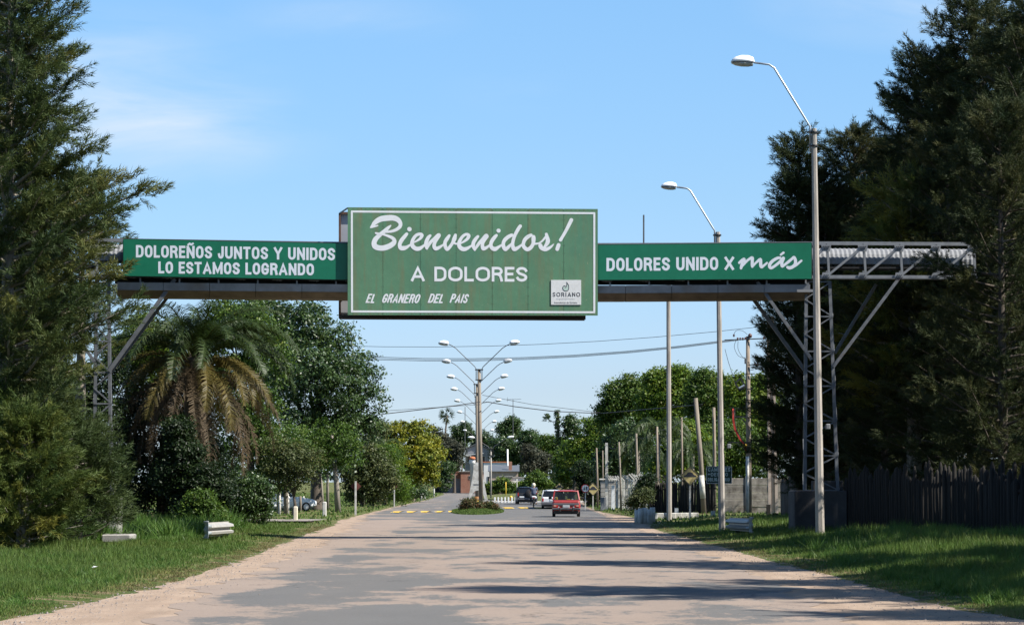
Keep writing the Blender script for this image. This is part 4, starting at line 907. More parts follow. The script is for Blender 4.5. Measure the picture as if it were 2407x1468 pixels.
# belt and idlers under the cover, walkway and cable tray underneath
mb = MB(); a, b = GP(150, 628, .5), GP(2270, 632, .5); mb.bar(a, b, .9, .05, up=(0, 0, 1)); 
mb.build('conveyor_belt', M['black'], gan)
mb = MB()
for i, x in enumerate(np.arange(200, 2270, 43)):
    c = GP(x, boty(x) - 18, .35); mb.bar(c, c + Vector((0, 0, .26)), .035, .035); mb.bar(c, c + Vector((-.14, 0, .2)), .02, .02)
mb.build('idler_bracket', M['steel_dark'], gan, kind='stuff')
mb = MB(); mb.bar(GP(150, 652, .2), GP(2250, 656, .2), .5, .03); mb.bar(GP(150, 652, 1.4), GP(2250, 656, 1.4), .5, .03); mb.build('walkway', M['steel_dark'], gan)
mb = MB(); mb.bar(GP(270, 657, .30), GP(1905, 661, .30), .03, .27, up=(0, 0, 1)); mb.build('kick_plate', M['black'], gan)
# service duct: bright upper flange, darker sloping belly; sheets butt every ~105 px
def duy(px): return float(np.interp(px, [275, 815, 1400, 1905], [663, 668, 671, 668]))
ducts = np.linspace(275, 1905, 16)
for a, b in zip(ducts[:-1], ducts[1:]):
    ra_, rb_ = [], []
    for px, rg_ in ((a + .6, ra_), (b - .6, rb_)):
        bow = 1 - .25 * abs(px - 1090) / 815; dn = 18 + 16 * 1.0; y0 = duy(px)
        top = GP(px, y0, -.12); m = GP(px, y0 + 18, -.10); lo = GP(px, y0 + 18 + 16, .35)
        rg_ += [top, m, lo, Vector((lo.x, DEP - .35, lo.z)), Vector((m.x, DEP, m.z)), Vector((top.x, DEP + .02, top.z))]
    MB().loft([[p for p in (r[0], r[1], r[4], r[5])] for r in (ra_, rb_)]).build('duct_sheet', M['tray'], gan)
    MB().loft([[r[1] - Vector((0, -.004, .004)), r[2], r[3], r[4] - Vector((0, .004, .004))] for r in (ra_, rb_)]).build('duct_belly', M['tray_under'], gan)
for px in np.arange(330, 1905, 92):           # hangers between chord and duct
    c = GP(px, boty(px) + 2, -.06); mb = MB(); mb.box((c.x, c.y, c.z - .07), (.05, .05, .17)); mb.box((c.x + .05, c.y - .02, c.z - .14), (.12, .04, .03)); mb.build('hanger', M['steel'], gan)
# thin mast above the right banner
MB().bar(GP(1513, 578, .3), GP(1513, 505, .3), .05, .05).build('mast', M['steel_dark'], gan)
# towers: four angle legs, zigzag braces, concrete footing
def tower(px_l, px_r, ytop, ybase, foot, nb, dyl=0):
    Y0, Y1 = .05, 1.55
    def leg(px, y, back): return GP(px, y, Y1 if back else Y0)
    def at(side, back, t):
        xb = px_l[1] if side < 0 else px_r[1]; xt = px_l[0] if side < 0 else px_r[0]
        p = leg(xt + (xb - xt) * t, ytop + (ybase - ytop) * t, back); p.y += (.12 * t if back else -.12 * t); return p
    for side in (-1, 1):
        for back in (0, 1): MB().angle(at(side, back, 0), at(side, back, 1), .10, .014, flip=-side, flip2=-1 if back else 1).build('leg', M['steel_tower'], gan)
    for back in (0, 1):
        for k in range(nb + 1):
            t = k / nb; MB().bar(at(-1, back, t), at(1, back, t), .05, .05, up=(0, 1, 0)).build('brace', M['steel_tower'], gan)
            if k < nb:
                u = (k + .5) / nb; v = (k + 1) / nb
                MB().bar(at(1, back, t), at(-1, back, u), .04, .04, up=(0, 1, 0)).build('brace', M['steel_tower'], gan)
                MB().bar(at(-1, back, u), at(1, back, v), .04, .04, up=(0, 1, 0)).build('brace', M['steel_tower'], gan)
    for side in (-1, 1):
        for k in range(nb):
            t, u, v = k / nb, (k + .5) / nb, (k + 1) / nb
            MB().bar(at(side, 0, t), at(side, 1, u), .04, .04, up=(1, 0, 0)).build('brace', M['steel_dark'], gan)
            MB().bar(at(side, 1, u), at(side, 0, v), .04, .04, up=(1, 0, 0)).build('brace', M['steel_dark'], gan)
tower((1892, 1888), (1954, 1972), 662, 1152, None, 6)
tower((224, 218), (258, 266), 655, 1168, None, 7)
def strut(a, b, dy, w=.10, m_='steel_tower'): MB().bar(GP(*a, dy), GP(*b, dy), w, w, up=(0, 1, 0)).build('raking_strut', M[m_], gan)
strut((1958, 862), (2112, 655), 0); strut((1908, 845), (1780, 662), 0); strut((1892, 870), (1772, 704), 1.5, .12, 'steel_dark'); strut((1962, 830), (2060, 668), 1.5, .10, 'steel_dark')
strut((256, 872), (412, 655), 0, .12); strut((222, 850), (90, 655), 0); strut((256, 880), (400, 690), 1.5, .10, 'steel_dark')
# footings
def wpx(px, Y): return (px - 1203.5) * Y / 6315
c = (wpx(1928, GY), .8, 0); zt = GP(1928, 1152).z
MB().box((c[0], .8, (zt - .5) / 2), (1.72, 2.0, zt + .5), bevel=.03).build('footing', M['concrete_shaded'], gan)
MB().box((c[0] + .28, .4, zt + .16), (1.0, .5, .32), bevel=.02).build('plinth', M['concrete_shaded'], gan)
zt2 = GP(240, 1168).z
MB().box((wpx(240, GY), .6, (zt2 - .6) / 2), (1.0, 1.2, zt2 + .6), bevel=.03).build('footing', M['concrete'], gan)
zs = gz(wpx(280, 83), 83); slab = empty('culvert_slab', (wpx(281, 80.5), 80.5, 0), 0, 'broken concrete slab bridging the ditch by the left footing', 'slab')
MB().box((0, 0, .20), (.86, 1.3, .24), bevel=.03).build('slab', M['concrete'], slab)
MB().box((.2, .1, -.16), (.25, .5, .46), rz=.2, bevel=.04).build('rubble', M['concrete'], slab); MB().box((.42, -.3, -.2), (.22, .25, .2), rz=.7, bevel=.05).build('rubble', M['concrete'], slab)
# small junction box on the tower and broken white strip by the lamp
MB().box(tuple(GP(1893, 683, -.15)), (.55, .02, .09)).build('marker_plate', M['corrugated'], gan)

# ------------------------------------------------------------------ boards on the gantry
def panel_material(name, col, dirt=True):
    m, t, b, n, l = nodes(name); co = n.new('ShaderNodeTexCoord').outputs['Object']
    a = noise(n, l, co, .9, 4, .6); f = noise(n, l, co, 6, 5, .7)
    c = mixc(n, l, maprange(n, l, a, .35, .65), tuple(x * .93 for x in col), tuple(x * 1.06 for x in col))
    if dirt:
        mpp = n.new('ShaderNodeMapping'); mpp.inputs['Scale'].default_value = (5, 1, .5); l.new(co, mpp.inputs[0])
        c = mixc(n, l, maprange(n, l, noise(n, l, mpp.outputs[0], 1.0, 5, .6), .46, .72, 0, .75), c, (.165, .185, .10))
        c = mixc(n, l, maprange(n, l, noise(n, l, co, .5, 3, .5), .5, .7, 0, .5), c, (.07, .20, .13))
        c = mixc(n, l, maprange(n, l, noise(n, l, co, 22, 2, .5), .735, .755), c, (.35, .33, .2))
    c = mixc(n, l, 1.0, c, maprange(n, l, f, .3, .7, .95, 1.05), 'MULTIPLY')
    l.new(c, b.inputs['Base Color']); b.inputs['Roughness'].default_value = .55 if dirt else .4; b.inputs['Specular IOR Level'].default_value = .3
    bb = n.new('ShaderNodeBump'); bb.inputs['Strength'].default_value = .25 if dirt else .08; bb.inputs['Distance'].default_value = .05; l.new(a, bb.inputs['Height']); l.new(bb.outputs[0], b.inputs['Normal'])
    return m
M['board'] = panel_material('painted_green_sheet', (.105, .235, .135)); M['banner'] = panel_material('deep_green_vinyl', (.010, .150, .082), False)
M['sheet_back'] = mat('bare_grey_sheet', (.33, .34, .37), .5, ns=1, amt=.15); M['frame_rust'] = mat('rusty_frame', (.10, .055, .04), .8, ns=6, amt=.3)
M['print_black'] = mat('black_print', (.035, .037, .045), .6, amt=.1); M['print_grey'] = mat('faded_print', (.45, .46, .47), .6, amt=.1); M['logo_green'] = mat('pale_green_print', (.48, .60, .53), .6, amt=.05)
BY = GY - .40
def plane_px(Y):
    """plane units are photo pixels with y up; d is how far the print stands in front"""
    return lambda x, y, d: tuple(Vector(P(x, -y, Y)) + Vector((0, -d, 0)))
bb_ = empty('welcome_billboard', (0, 0, 0), 0, 'large weathered green board reading Bienvenidos a Dolores', 'billboard')
ex = [817, 900, 988, 1072, 1157, 1241, 1325, 1405.5]
def bt(px): return 487 + (px - 817) / 588 * 4.0
def bbm(px): return 740 + (px - 817) / 588 * 1.2
rr_ = random.Random(4)
for a, b in zip(ex[:-1], ex[1:]):
    q = [P(a + .35, bt(a), BY), P(b - .35, bt(b), BY), P(b - .35, bbm(b), BY), P(a + .35, bbm(a), BY)]; dy = rr_.uniform(.0005, .003); mb = MB()
    fr = [Vector(p) + Vector((0, dy, 0)) for p in q]; bk = [Vector(p) + Vector((0, dy + .03, 0)) for p in q]; mb.loft([fr, bk]); mb.build('panel', M['board'], bb_)
mb = MB()
for px in ex[1:-1]: mb.bar(P(px, bt(px) + 2, BY + .05), P(px, bbm(px) - 2, BY + .05), .08, .03, up=(0, 1, 0))
for k in range(4):
    y_ = 500 + 75 * k; mb.bar(P(820, y_, BY + .09), P(1402, y_ + 3, BY + .09), .06, .06)
mb.build('backing_frame', M['dark_metal'], bb_)
for px in (840, 1000, 1200, 1380): MB().bar(P(px, 600, BY + .05), P(px, 600, GY), .06, .06).build('bracket', M['dark_metal'], bb_)
mb = MB(); rv = random.Random(8)
for px in ex[1:-1]:
    for k in range(13):
        for s_k in (-2.2, 2.2): c = P(px + s_k, bt(px) + 6 + (bbm(px) - bt(px) - 12) * k / 12 + rv.uniform(-1, 1), BY); mb.box(tuple(c), (.014, .003, .014))
for k in range(60):
    px = 820 + 582 * k / 59
    for y_ in (bt(px) + 3, bbm(px) - 3): mb.box(tuple(P(px, y_, BY)), (.014, .003, .014))
mb.build('rivet', M['frame_rust'], bb_, kind='stuff')
tp = plane_px(BY)
pr = Print(tp)
for (x0, y0, x1, y1) in ((825, 497, 1399, 501), (825, 731.5, 1399, 733.5)): pr.stroke([(x0, -y0), (x1, -y1)], 2.3, 'butt')
pr.stroke([(827, -497), (827.5, -731)], 2.3, 'butt'); pr.stroke([(1397, -501), (1397, -733)], 2.3, 'butt'); pr.mb.build('border_line', M['letter2'], bb_)
def zs_(pts, ox, oy, k, kr=1): return [(ox + x / k, -(oy + y / k), r / k * kr) for x, y, r in pts]
R1 = [
 [(112, 425, 20), (150, 385, 34), (215, 310, 52), (330, 240, 62), (480, 215, 65), (620, 213, 62), (720, 252, 56), (780, 330, 44), (770, 410, 40), (690, 475, 36), (580, 515, 30), (440, 530, 22), (415, 532, 18)],
 [(110, 428, 18), (190, 408, 20), (268, 385, 15)],
 [(562, 385, 16), (500, 440, 36), (400, 530, 45), (300, 610, 48), (215, 700, 55), (185, 790, 58), (215, 860, 62), (310, 892, 60), (420, 888, 62), (530, 850, 60), (620, 790, 56), (645, 725, 45), (600, 665, 38), (500, 620, 30), (400, 588, 24), (310, 570, 22), (222, 555, 21)],
 [(925, 575, 35), (870, 640, 42), (800, 730, 45), (765, 820, 42), (790, 890, 48), (860, 895, 50), (930, 870, 35), (1010, 815, 20)],
 [(984, 466, 50), (988, 468, 50)],
 [(1090, 765, 15), (1180, 715, 26), (1240, 665, 33), (1265, 605, 42), (1220, 578, 35), (1140, 605, 35), (1075, 685, 38), (1045, 775, 43), (1060, 850, 48), (1130, 905, 48), (1210, 905, 45), (1290, 855, 30), (1345, 805, 20)],
 [(1455, 612, 30), (1410, 660, 40), (1370, 750, 44), (1360, 825, 42), (1378, 905, 28)], [(1380, 910, 20), (1450, 780, 36), (1540, 690, 35), (1635, 600, 36), (1662, 612, 34), (1620, 680, 32), (1560, 770, 38), (1545, 850, 42), (1580, 905, 45), (1660, 880, 35), (1755, 815, 20)],
 [(1888, 610, 30), (1840, 680, 42), (1793, 760, 40), (1795, 850, 40), (1835, 920, 38), (1890, 880, 36), (1960, 780, 36), (2000, 690, 48), (2027, 600, 33)], [(1985, 770, 25), (2030, 795, 22), (2080, 795, 22)],
 [(2145, 790, 15), (2235, 735, 28), (2300, 680, 35), (2328, 615, 40), (2280, 583, 32), (2210, 613, 33), (2150, 685, 36), (2110, 775, 42), (2120, 860, 46), (2190, 915, 48), (2270, 910, 42), (2360, 860, 26), (2420, 820, 20)]]
R2 = [
 [(322, 630, 30), (270, 690, 40), (222, 770, 42), (217, 850, 42), (250, 935, 25)], [(252, 935, 20), (330, 810, 36), (420, 700, 34), (500, 610, 36), (530, 632, 34), (490, 690, 32), (430, 780, 38), (425, 860, 42), (450, 905, 45), (520, 880, 33), (600, 815, 20)],
 [(740, 607, 32), (690, 660, 42), (630, 750, 42), (615, 830, 40), (640, 890, 45), (710, 915, 48), (790, 870, 32), (870, 815, 20)], [(786, 500, 46), (790, 502, 46)],
 [(1088, 602, 38), (1010, 640, 42), (930, 710, 43), (895, 790, 40), (905, 870, 44), (942, 928, 36), (1000, 880, 38), (1085, 800, 26)], [(1280, 397, 38), (1230, 470, 40), (1160, 600, 38), (1120, 720, 38), (1108, 830, 38), (1140, 915, 48), (1220, 890, 36), (1325, 808, 20)],
 [(1525, 602, 36), (1450, 640, 42), (1380, 710, 42), (1350, 800, 38), (1365, 870, 42), (1440, 925, 43), (1520, 880, 42), (1572, 790, 40), (1580, 690, 48), (1580, 640, 42)], [(1600, 800, 24), (1700, 785, 20), (1780, 730, 22), (1850, 645, 25)],
 [(1870, 580, 34), (1885, 640, 40), (1905, 730, 48), (1880, 800, 42), (1828, 868, 28)], [(1735, 838, 48), (1760, 890, 45), (1840, 925, 43), (1920, 900, 36), (1980, 860, 26), (2036, 805, 10)],
 [(2436, 258, 42), (2330, 470, 37), (2240, 630, 34), (2190, 712, 38)], [(2147, 825, 44), (2116, 917, 44)]]
pr = Print(tp)
for st_ in R1: pr.stroke(zs_(st_, 860, 490, 9.628), smooth_=True)
for st_ in R2: pr.stroke(zs_(st_, 1090, 490, 9.628), smooth_=True)
pr.mb.build('lettering', M['letter2'], bb_, label='white brush script Bienvenidos!')
WH = {'A': .93, 'D': .82, 'O': .98, 'L': .64, 'R': .76, 'E': .66, 'S': .76, ' ': .42}
pr = Print(tp); write(pr, 'A DOLORES', 966, 1239.5, -660.8, -661.8, 34.5, 6.2, WH, gap=.12); pr.mb.build('lettering', M['letter2'], bb_, label='white capitals A DOLORES')
pr = Print(tp); WI = {'I': .25, 'L': .55, 'E': .6, 'S': .62, 'N': .7, 'A': .72}
for tx, a, b in (('EL', 859, 879), ('GRANERO', 896, 983), ('DEL', 1005, 1040), ('PAIS', 1056, 1096.5)): write(pr, tx, a, b, -711.5, -712.5, 21.5, 3.7, WI, .66, .09, 'round', .36)
pr.mb.build('lettering', M['letter2'], bb_, label='white slanted capitals EL GRANERO DEL PAIS')
st1 = MB(); st1.box(tuple(P(1330.7, 686.8, BY - .012)), (71 / S(BY), .012, 58.5 / S(BY))); sticker = st1.build('sticker', M['white'], bb_, label='white square emblem sheet')
tps = plane_px(BY - .018)
pr = Print(tps); write(pr, 'SORIANO', 1299, 1363.5, -697, -697, 10, 1.7, {'I': .3, 'O': .95, 'S': .7, 'R': .75, 'A': .9, 'N': .75}, gap=.28)
z = [(850, 375), (870, 410), (918, 480), (928, 560), (925, 640), (890, 690), (820, 712), (750, 695), (705, 640), (700, 580), (725, 525), (775, 512), (800, 528)]
zz = [(1280 + x / 16.31, -(640 + y / 16.31), .75) for x, y in z]; pr.stroke(zz, smooth_=True)
z2 = [(852, 378), (858, 440), (850, 500), (830, 550), (790, 582)]; pr.stroke([(1280 + x / 16.31, -(640 + y / 16.31), .8) for x, y in z2], smooth_=True)
pr.mb.build('emblem_outline', M['print_black'], sticker)
fill = MB(); fo = catmull([(x, y, 0) for x, y in z[1:] + [(790, 575), (835, 545), (852, 480)]], 3); fill.poly([tps(1280 + q[0] / 16.31, -(640 + q[1] / 16.31), .001) for q in fo]); fill.build('emblem_fill', M['logo_green'], sticker)
def text_obj(name, s, px0, px1, py, Y, mt, parent, d=.004, cx=None, hpx=None):
    cu = bpy.data.curves.new(name, 'FONT'); cu.body = s; cu.size = 1; cu.align_x = 'CENTER'; cu.align_y = 'CENTER'; ob = bpy.data.objects.new(name, cu)
    C.objects.link(ob); bpy.context.view_layer.update(); me = bpy.data.meshes.new_from_object(ob); C.objects.unlink(ob); bpy.data.objects.remove(ob)
    v = np.array([q.co[:] for q in me.vertices]); x0, x1 = v[:, 0].min(), v[:, 0].max(); y0, y1 = v[:, 1].min(), v[:, 1].max()
    c0, c1 = P(px0, py, Y), P(px1, py, Y); sx = (c1.x - c0.x) / (x1 - x0); sz = (hpx / S(Y)) / (y1 - y0) if hpx else sx
    for q in me.vertices: x, y, _ = q.co; q.co = ((c0.x + (x - x0) * sx), Y - d, c0.z + (y - (y0 + y1) / 2) * sz)
    me.materials.append(mt); return link(name, me, parent)
text_obj('lettering', 'departamento', 1307, 1352, 702.3, BY - .018, M['print_grey'], sticker, hpx=4.6)
text_obj('lettering', 'Intendencia de Soriano', 1303, 1357, 710.8, BY - .018, M['print_black'], sticker, hpx=4.4)
# rear board seen past the left and lower edges
rb_ = empty('rear_billboard', (0, 0, 0), 0, 'dark backed board mounted behind the welcome board, showing at its left and lower edge', 'billboard')
RY = GY + DEP + .35
mb = MB(); a, b, c_, d_ = [P(x, y, RY) for x, y in ((799, 501), (1374, 505), (1374, 751), (799, 748))]
mb.loft([[a, b, c_, d_], [p + Vector((0, .03, 0)) for p in (a, b, c_, d_)]]); mb.build('panel', M['sheet_back'], rb_)
for p, q in ((a, b), (b, c_), (c_, d_), (d_, a)): MB().bar(p + Vector((0, -.06, 0)), q + Vector((0, -.06, 0)), .07, .09, up=(0, 1, 0)).build('frame', M['frame_rust'], rb_)
mb = MB()
for k in range(8): x = 799 + 575 * k / 7; mb.bar(P(x, 502, RY - .06), P(x, 749, RY - .06), .05, .06, up=(0, 1, 0))
mb.bar(P(799, 744, RY - .5), P(1374, 747, RY - .5), .10, .12); mb.build('stiffener', M['dark_metal'], rb_)
MB().bar(P(799, 501, RY), P(817, 489, BY + .05), .04, .04).build('stay', M['dark_metal'], rb_)
# side banners
def banner(name, pts, label):
    t = empty(name, (0, 0, 0), 0, label, 'sign'); Yb = GY - .26; q = [P(x, y, Yb) for x, y in pts]; mb = MB(); mb.loft([q, [p + Vector((0, .04, 0)) for p in q]]); mb.build('panel', M['banner'], t)
    fr = MB()
    for i in range(4): fr.bar(q[i] + Vector((0, .07, 0)), q[(i + 1) % 4] + Vector((0, .07, 0)), .05, .05, up=(0, 1, 0))
    fr.build('frame', M['dark_metal'], t); return t, plane_px(Yb)
lb, tpl = banner('green_banner_sign', ((290, 562), (817.5, 572.5), (817.5, 657), (290, 648)), 'left green sign reading Doloreños juntos y unidos lo estamos logrando')
pr = Print(tpl); write(pr, 'DOLOREÑOS JUNTOS Y UNIDOS', 319.5, 787.5, -604.8, -612, 29, 5.6, gap=.105); pr.mb.build('lettering', M['letter'], lb, label='white capitals, upper line')
pr = Print(tpl); write(pr, 'LO ESTAMOS LOGRANDO', 372, 738, -642.2, -647.3, 28, 5.6, gap=.105); pr.mb.build('lettering', M['letter'], lb, label='white capitals, lower line')
rbn, tpr = banner('green_banner_sign', ((1405.8, 575.5), (1907.5, 570.5), (1907.5, 655), (1405.8, 657.5)), 'right green sign reading Dolores unido X más')
pr = Print(tpr); write(pr, 'DOLORES UNIDO X', 1425.5, 1725.5, -637, -634, 31, 6.0, gap=.105); pr.mb.build('lettering', M['letter'], rbn, label='white capitals DOLORES UNIDO X')
pr = Print(tpr)
for st_ in ([(235, 500, 36), (310, 430, 40), (385, 385, 42), (385, 440, 40), (325, 550, 48), (290, 670, 38)], [(290, 650, 30), (430, 485, 38), (540, 390, 36), (640, 348, 48), (645, 450, 46), (642, 560, 45), (645, 622, 36)], [(655, 612, 32), (770, 490, 34), (895, 395, 44), (908, 500, 48), (912, 580, 48), (940, 628, 46), (1020, 578, 34), (1108, 502, 30)],
            [(1520, 345, 38), (1440, 352, 42), (1300, 430, 46), (1200, 540, 48), (1190, 620, 46), (1240, 660, 43), (1350, 600, 40), (1500, 480, 43), (1620, 352, 46)], [(1625, 360, 48), (1575, 500, 46), (1585, 602, 46), (1650, 570, 38), (1780, 470, 42), (1900, 368, 40), (1958, 330, 42), (2000, 420, 46), (1995, 540, 48), (1920, 622, 48), (1820, 660, 50), (1755, 640, 42)], [(1900, 645, 38), (2040, 560, 36), (2190, 432, 30)], [(1540, 248, 32), (1628, 182, 34)]):
    pr.stroke(zs_(st_, 1720, 580, 13.37, 1.06), smooth_=True)
pr.mb.build('lettering', M['letter'], rbn, label='white script más')
# ------------------------------------------------------------------ street lamps
def lamp_head(parent, tip, dirv, L_=.72, name='lamp_head', big=1.0):
    """elongated lantern: enamel hood, lens below; tip = where the arm ends, dirv = outward horizontal direction with tilt"""
    d = Vector(dirv).normalized(); up = Vector((0, 0, 1)); sd = d.cross(up).normalized(); up = sd.cross(d).normalized(); rings = []; lens = []
    for t, hw, hh in ((0, .05, .05), (.06, .11, .13), (.25, .15, .17), (.55, .165, .17), (.8, .14, .13), (.94, .08, .07), (1, .02, .02)):
        c = Vector(tip) + d * L_ * t; hw *= big; hh *= big
        rings.append([c + sd * hw * math.cos(a) + up * hh * max(0, math.sin(a)) for a in [R(180 * k / 8) for k in range(9)]] )
        if .06 <= t: lens.append([c + sd * hw * .92 * math.cos(a) - up * hh * .55 * math.sin(a) - up * .012 for a in [R(180 * k / 8) for k in range(9)]])
    h = MB().loft(rings).build(name, M['lamp_white'], parent, True); MB().loft(lens).build('lens', M['lens'], h, True)
    mb = MB(); c = Vector(tip) + d * L_ * .5; mb.box(tuple(c - up * .015), (L_ * .9, .30 * big, .02)); mb.build('rim', M['dark_metal'], h) if abs(d.x) > .8 else None
    return h
M['lens'] = mat('lamp_lens', (.42, .44, .42), .15, amt=.1, spec=.6)
def octpole(mb, h, r0, r1, n=8, lean=0):
    rings = []
    for z, r_ in ((-.3, r0), (h, r1)): rings.append([(lean * z / h + r_ * math.cos(R(22.5 + 45 * k)), r_ * math.sin(R(22.5 + 45 * k)), z) for k in range(8)])
    mb.loft(rings); return mb
def street_lamp(px, Y, pytop, arm, label, r0=.135, r1=.085, box_py=None, ak=1):
    root = empty('street_lamp', on(px, Y), 0, label, 'street lamp'); b = root.location; top = P(px, pytop, Y).z - b.z; s2 = S(Y)
    lean = -.10 if arm else 0
    MB_ = MB(); octpole(MB_, top, r0, r1, lean=lean); MB_.build('pole', M['concrete_pole'], root)
    if arm:
        k = 1.0; x0 = lean - .12; pts = [(x0, 0, top - .75), (x0, 0, top + .05), (x0 - .10 * ak, 0, top + .22 * ak), (x0 - 1.12 * ak, 0, top + 1.92 * ak), (x0 - 1.28 * ak, 0, top + 2.03 * ak), (x0 - 1.75 * ak, 0, top + 2.09 * ak)]
        MB().tube(pts, .032, 8).build('arm', M['galv'], root, True); lamp_head(root, pts[-1], (-1, 0, .03), .74 * ak, big=1.35 * ak)
        mb = MB()
        for z in (top - .12, top - .55): mb.lathe([(r1 + .035, -.03), (r1 + .04, 0), (r1 + .035, .03)], (lean * z / top, 0, z), 8); mb.box((lean - .12, 0, z), (.12, .12, .05))
        mb.build('clamp', M['dark_metal'], root)
    if box_py:
        z = P(px, box_py, Y).z - b.z; MB().box((.27, -.02, z), (.13, .18, .17), bevel=.02).build('junction_box', M['corrugated'], root)
    return root
street_lamp(1927, 84, 302, True, 'nearest tall concrete lamp post with one arm, in front of the right tower', .15, .085, 1002)
street_lamp(1697, 99, 545, True, 'second concrete lamp post, its single lamp above the right banner', .125, .085, 1048, .80)
street_lamp(1573, 126, 640, False, 'grey third post right of the road, top hidden by the banner', .13, .10)
# double armed lamps in the median, one behind the other
def double_lamp(px, Y, h, label, far=False, r=.17, group=None, lean=0, wood=True, armx=1.95, rise=1.62, dxl=0, bigk=1.35):
    root = empty('double_street_lamp', on(px, Y, .1 if Y < 170 else 0), 0, label, 'street lamp', group)
    mb = MB(); mb.tube([(0, 0, -.2), (lean, 0, h)], [r, r * .72], 10); mb.build('pole', M['concrete_pole'] if not wood else M['pole_grey'], root, True)
    mb = MB(); mb.box((lean, 0, h - .05), (.56, .30, .07)); mb.box((lean, 0, h - .75), (.50, .3, .07)); mb.build('clamp', M['dark_metal'], root)
    for s in (-1, 1):
        x0 = lean + s * .2; pts = [(x0, 0, h - .7), (x0, 0, h), (x0 + s * .08, 0, h + .15), (x0 + s * (armx - .55), 0, h + rise - .2), (x0 + s * (armx - .3), 0, h + rise - .03), (x0 + s * armx * .97, 0, h + rise + .08)]
        MB().tube(pts, .028, 6).build('arm', M['steel_dark'], root, True); lamp_head(root, pts[-1], (s, 0, .22 if s > 0 else .1), .72, big=bigk)
    return root
M['pole_grey'] = mat('grey_timber_pole', (.22, .185, .145), .9, ns=2, amt=.2, bump=.4, stretch=(8, 8, .4), col2=(.14, .115, .085), thr=(.45, .7))
names = ['nearest double armed lamp post, rising from the bushes of the median', 'second double armed lamp post, just left behind the nearest']
for i, Y in enumerate((184, 212, 243, 276, 316, 352, 410, 480, 560)):
    double_lamp(1131 if i == 0 else 1121 - (0 if i < 2 else -.5 * i), Y, 9.6 if i < 5 else 9.2, names[i] if i < 2 else ['third', 'fourth', 'fifth', 'sixth', 'seventh', 'eighth', 'last'][i - 2] + ' double armed lamp of the median row, counted away from the camera', group=None if i < 2 else 'median lamps receding behind the front two', lean=-.15 if i == 0 else 0, r=.155 if i == 0 else .135)
o = double_lamp(1154, 285, 5.4, 'slender double armed lamp right of the white arch', r=.09, wood=False, armx=1.6, rise=1.0, bigk=1.0)
def single_far(px, py, Y):
    root = empty('street_lamp', on(px, Y), 0, 'distant lamp whose white head shows before the dark trees above the far hump sign', 'street lamp'); h = P(px, py, Y).z
    MB().tube([(1.2, 0, -.1), (1.2, 0, h - 1)], [.12, .1], 8).build('pole', M['concrete_pole'], root, True); MB().tube([(1.2, 0, h - 1), (.4, 0, h)], .04, 6).build('arm', M['steel_dark'], root); lamp_head(root, (.4, 0, h), (-1, 0, .05), .7, big=1.1)
single_far(1342, 1031, 330)

# ------------------------------------------------------------------ poles, wires
def post(name, px, Y, pytop, r0, r1, m_, label, cat='post', lean=0, square=False, group=None, painted=None):
    b = on(px, Y); h = P(px, pytop, Y).z - b.z; root = empty(name, b, 0, label, cat, group); mb = MB()
    if square: mb.loft([[(x * r0, y * r0, -.2) for x, y in ((-1, -1), (1, -1), (1, 1), (-1, 1))], [(lean + x * r1, y * r1, h) for x, y in ((-1, -1), (1, -1), (1, 1), (-1, 1))]])
    else: mb.tube([(0, 0, -.2), (lean * .5 + r0 * .2, 0, h * .5), (lean, 0, h)], [r0, (r0 + r1) / 2, r1], 9)
    mb.build('post', M[m_], root, not square)
    if painted: mb = MB(); a, c = painted; mb.tube([(lean * a, 0, h * a), (lean * c, 0, h * c)], r0 * 1.04, 9); mb.build('painted_band', M['white_old'], root, True)
    return root
post('utility_post', 1655, 150, 935, .15, .12, 'pole_grey', 'thick leaning post with a pale painted band, left of the truck detour sign', lean=-.45, painted=(.13, .33))
post('utility_post', 1679, 156, 957, .11, .09, 'wood_pole', 'brown upright post behind the truck detour sign', painted=None)
post('utility_post', 1603, 165, 980, .07, .055, 'wood_pole', 'thin brown post between the palisade and the thick leaning post')
post('utility_post', 1545, 160, 1002, .075, .06, 'wood_pole', 'thin post left of the third lamp post')
post('utility_post', 1498, 168, 1018, .08, .06, 'pole_grey', 'knobbly grey post at the end of the white post fence', lean=-.05)
post('utility_post', 1460, 164, 1038, .07, .05, 'pole_grey', 'slim grey post in front of the white post fence', lean=-.12)
post('gate_post', 1426, 178, 1040, .10, .085, 'white_old', 'straight whitewashed post beside the block gate pillar', square=True)
post('utility_post', 1405, 190, 1052, .08, .06, 'wood_pole', 'mossy leaning post left of the whitewashed post', lean=-.08)
post('utility_post', 1417, 190, 1058, .05, .04, 'pole_grey', 'very thin pole just right of the mossy one')
# poles carrying power
def big_pole():
    px, Y = 1817, 150; b = on(px, Y); h = P(px, 745, Y).z; root = empty('concrete_power_pole', b, 0, 'wide pale concrete power pole half hidden by the dark casuarina', 'power pole'); mb = MB()
    pr_ = lambda k: [(x * k, y * k) for x, y in ((-.24, -.15), (-.10, -.15), (-.10, -.07), (.10, -.07), (.10, -.15), (.24, -.15), (.24, .15), (-.24, .15))]
    mb.loft([[(x, y, -.2) for x, y in pr_(1.15)], [(x - .1, y, h) for x, y in pr_(.8)]]); mb.build('pole', M['conc_pink'], root)
    z = P(px, 765, Y).z; mb = MB(); mb.bar((-.9, -.2, z), (.5, -.2, z), .05, .05); mb.build('cross_arm', M['dark_metal'], root)
    for x in (-.85, -.65, -.45): MB().lathe([(.03, -.05), (.06, -.02), (.03, 0), (.06, .03), (.02, .06)], (x, -.2, z), 8).build('insulator', M['insul'], root)
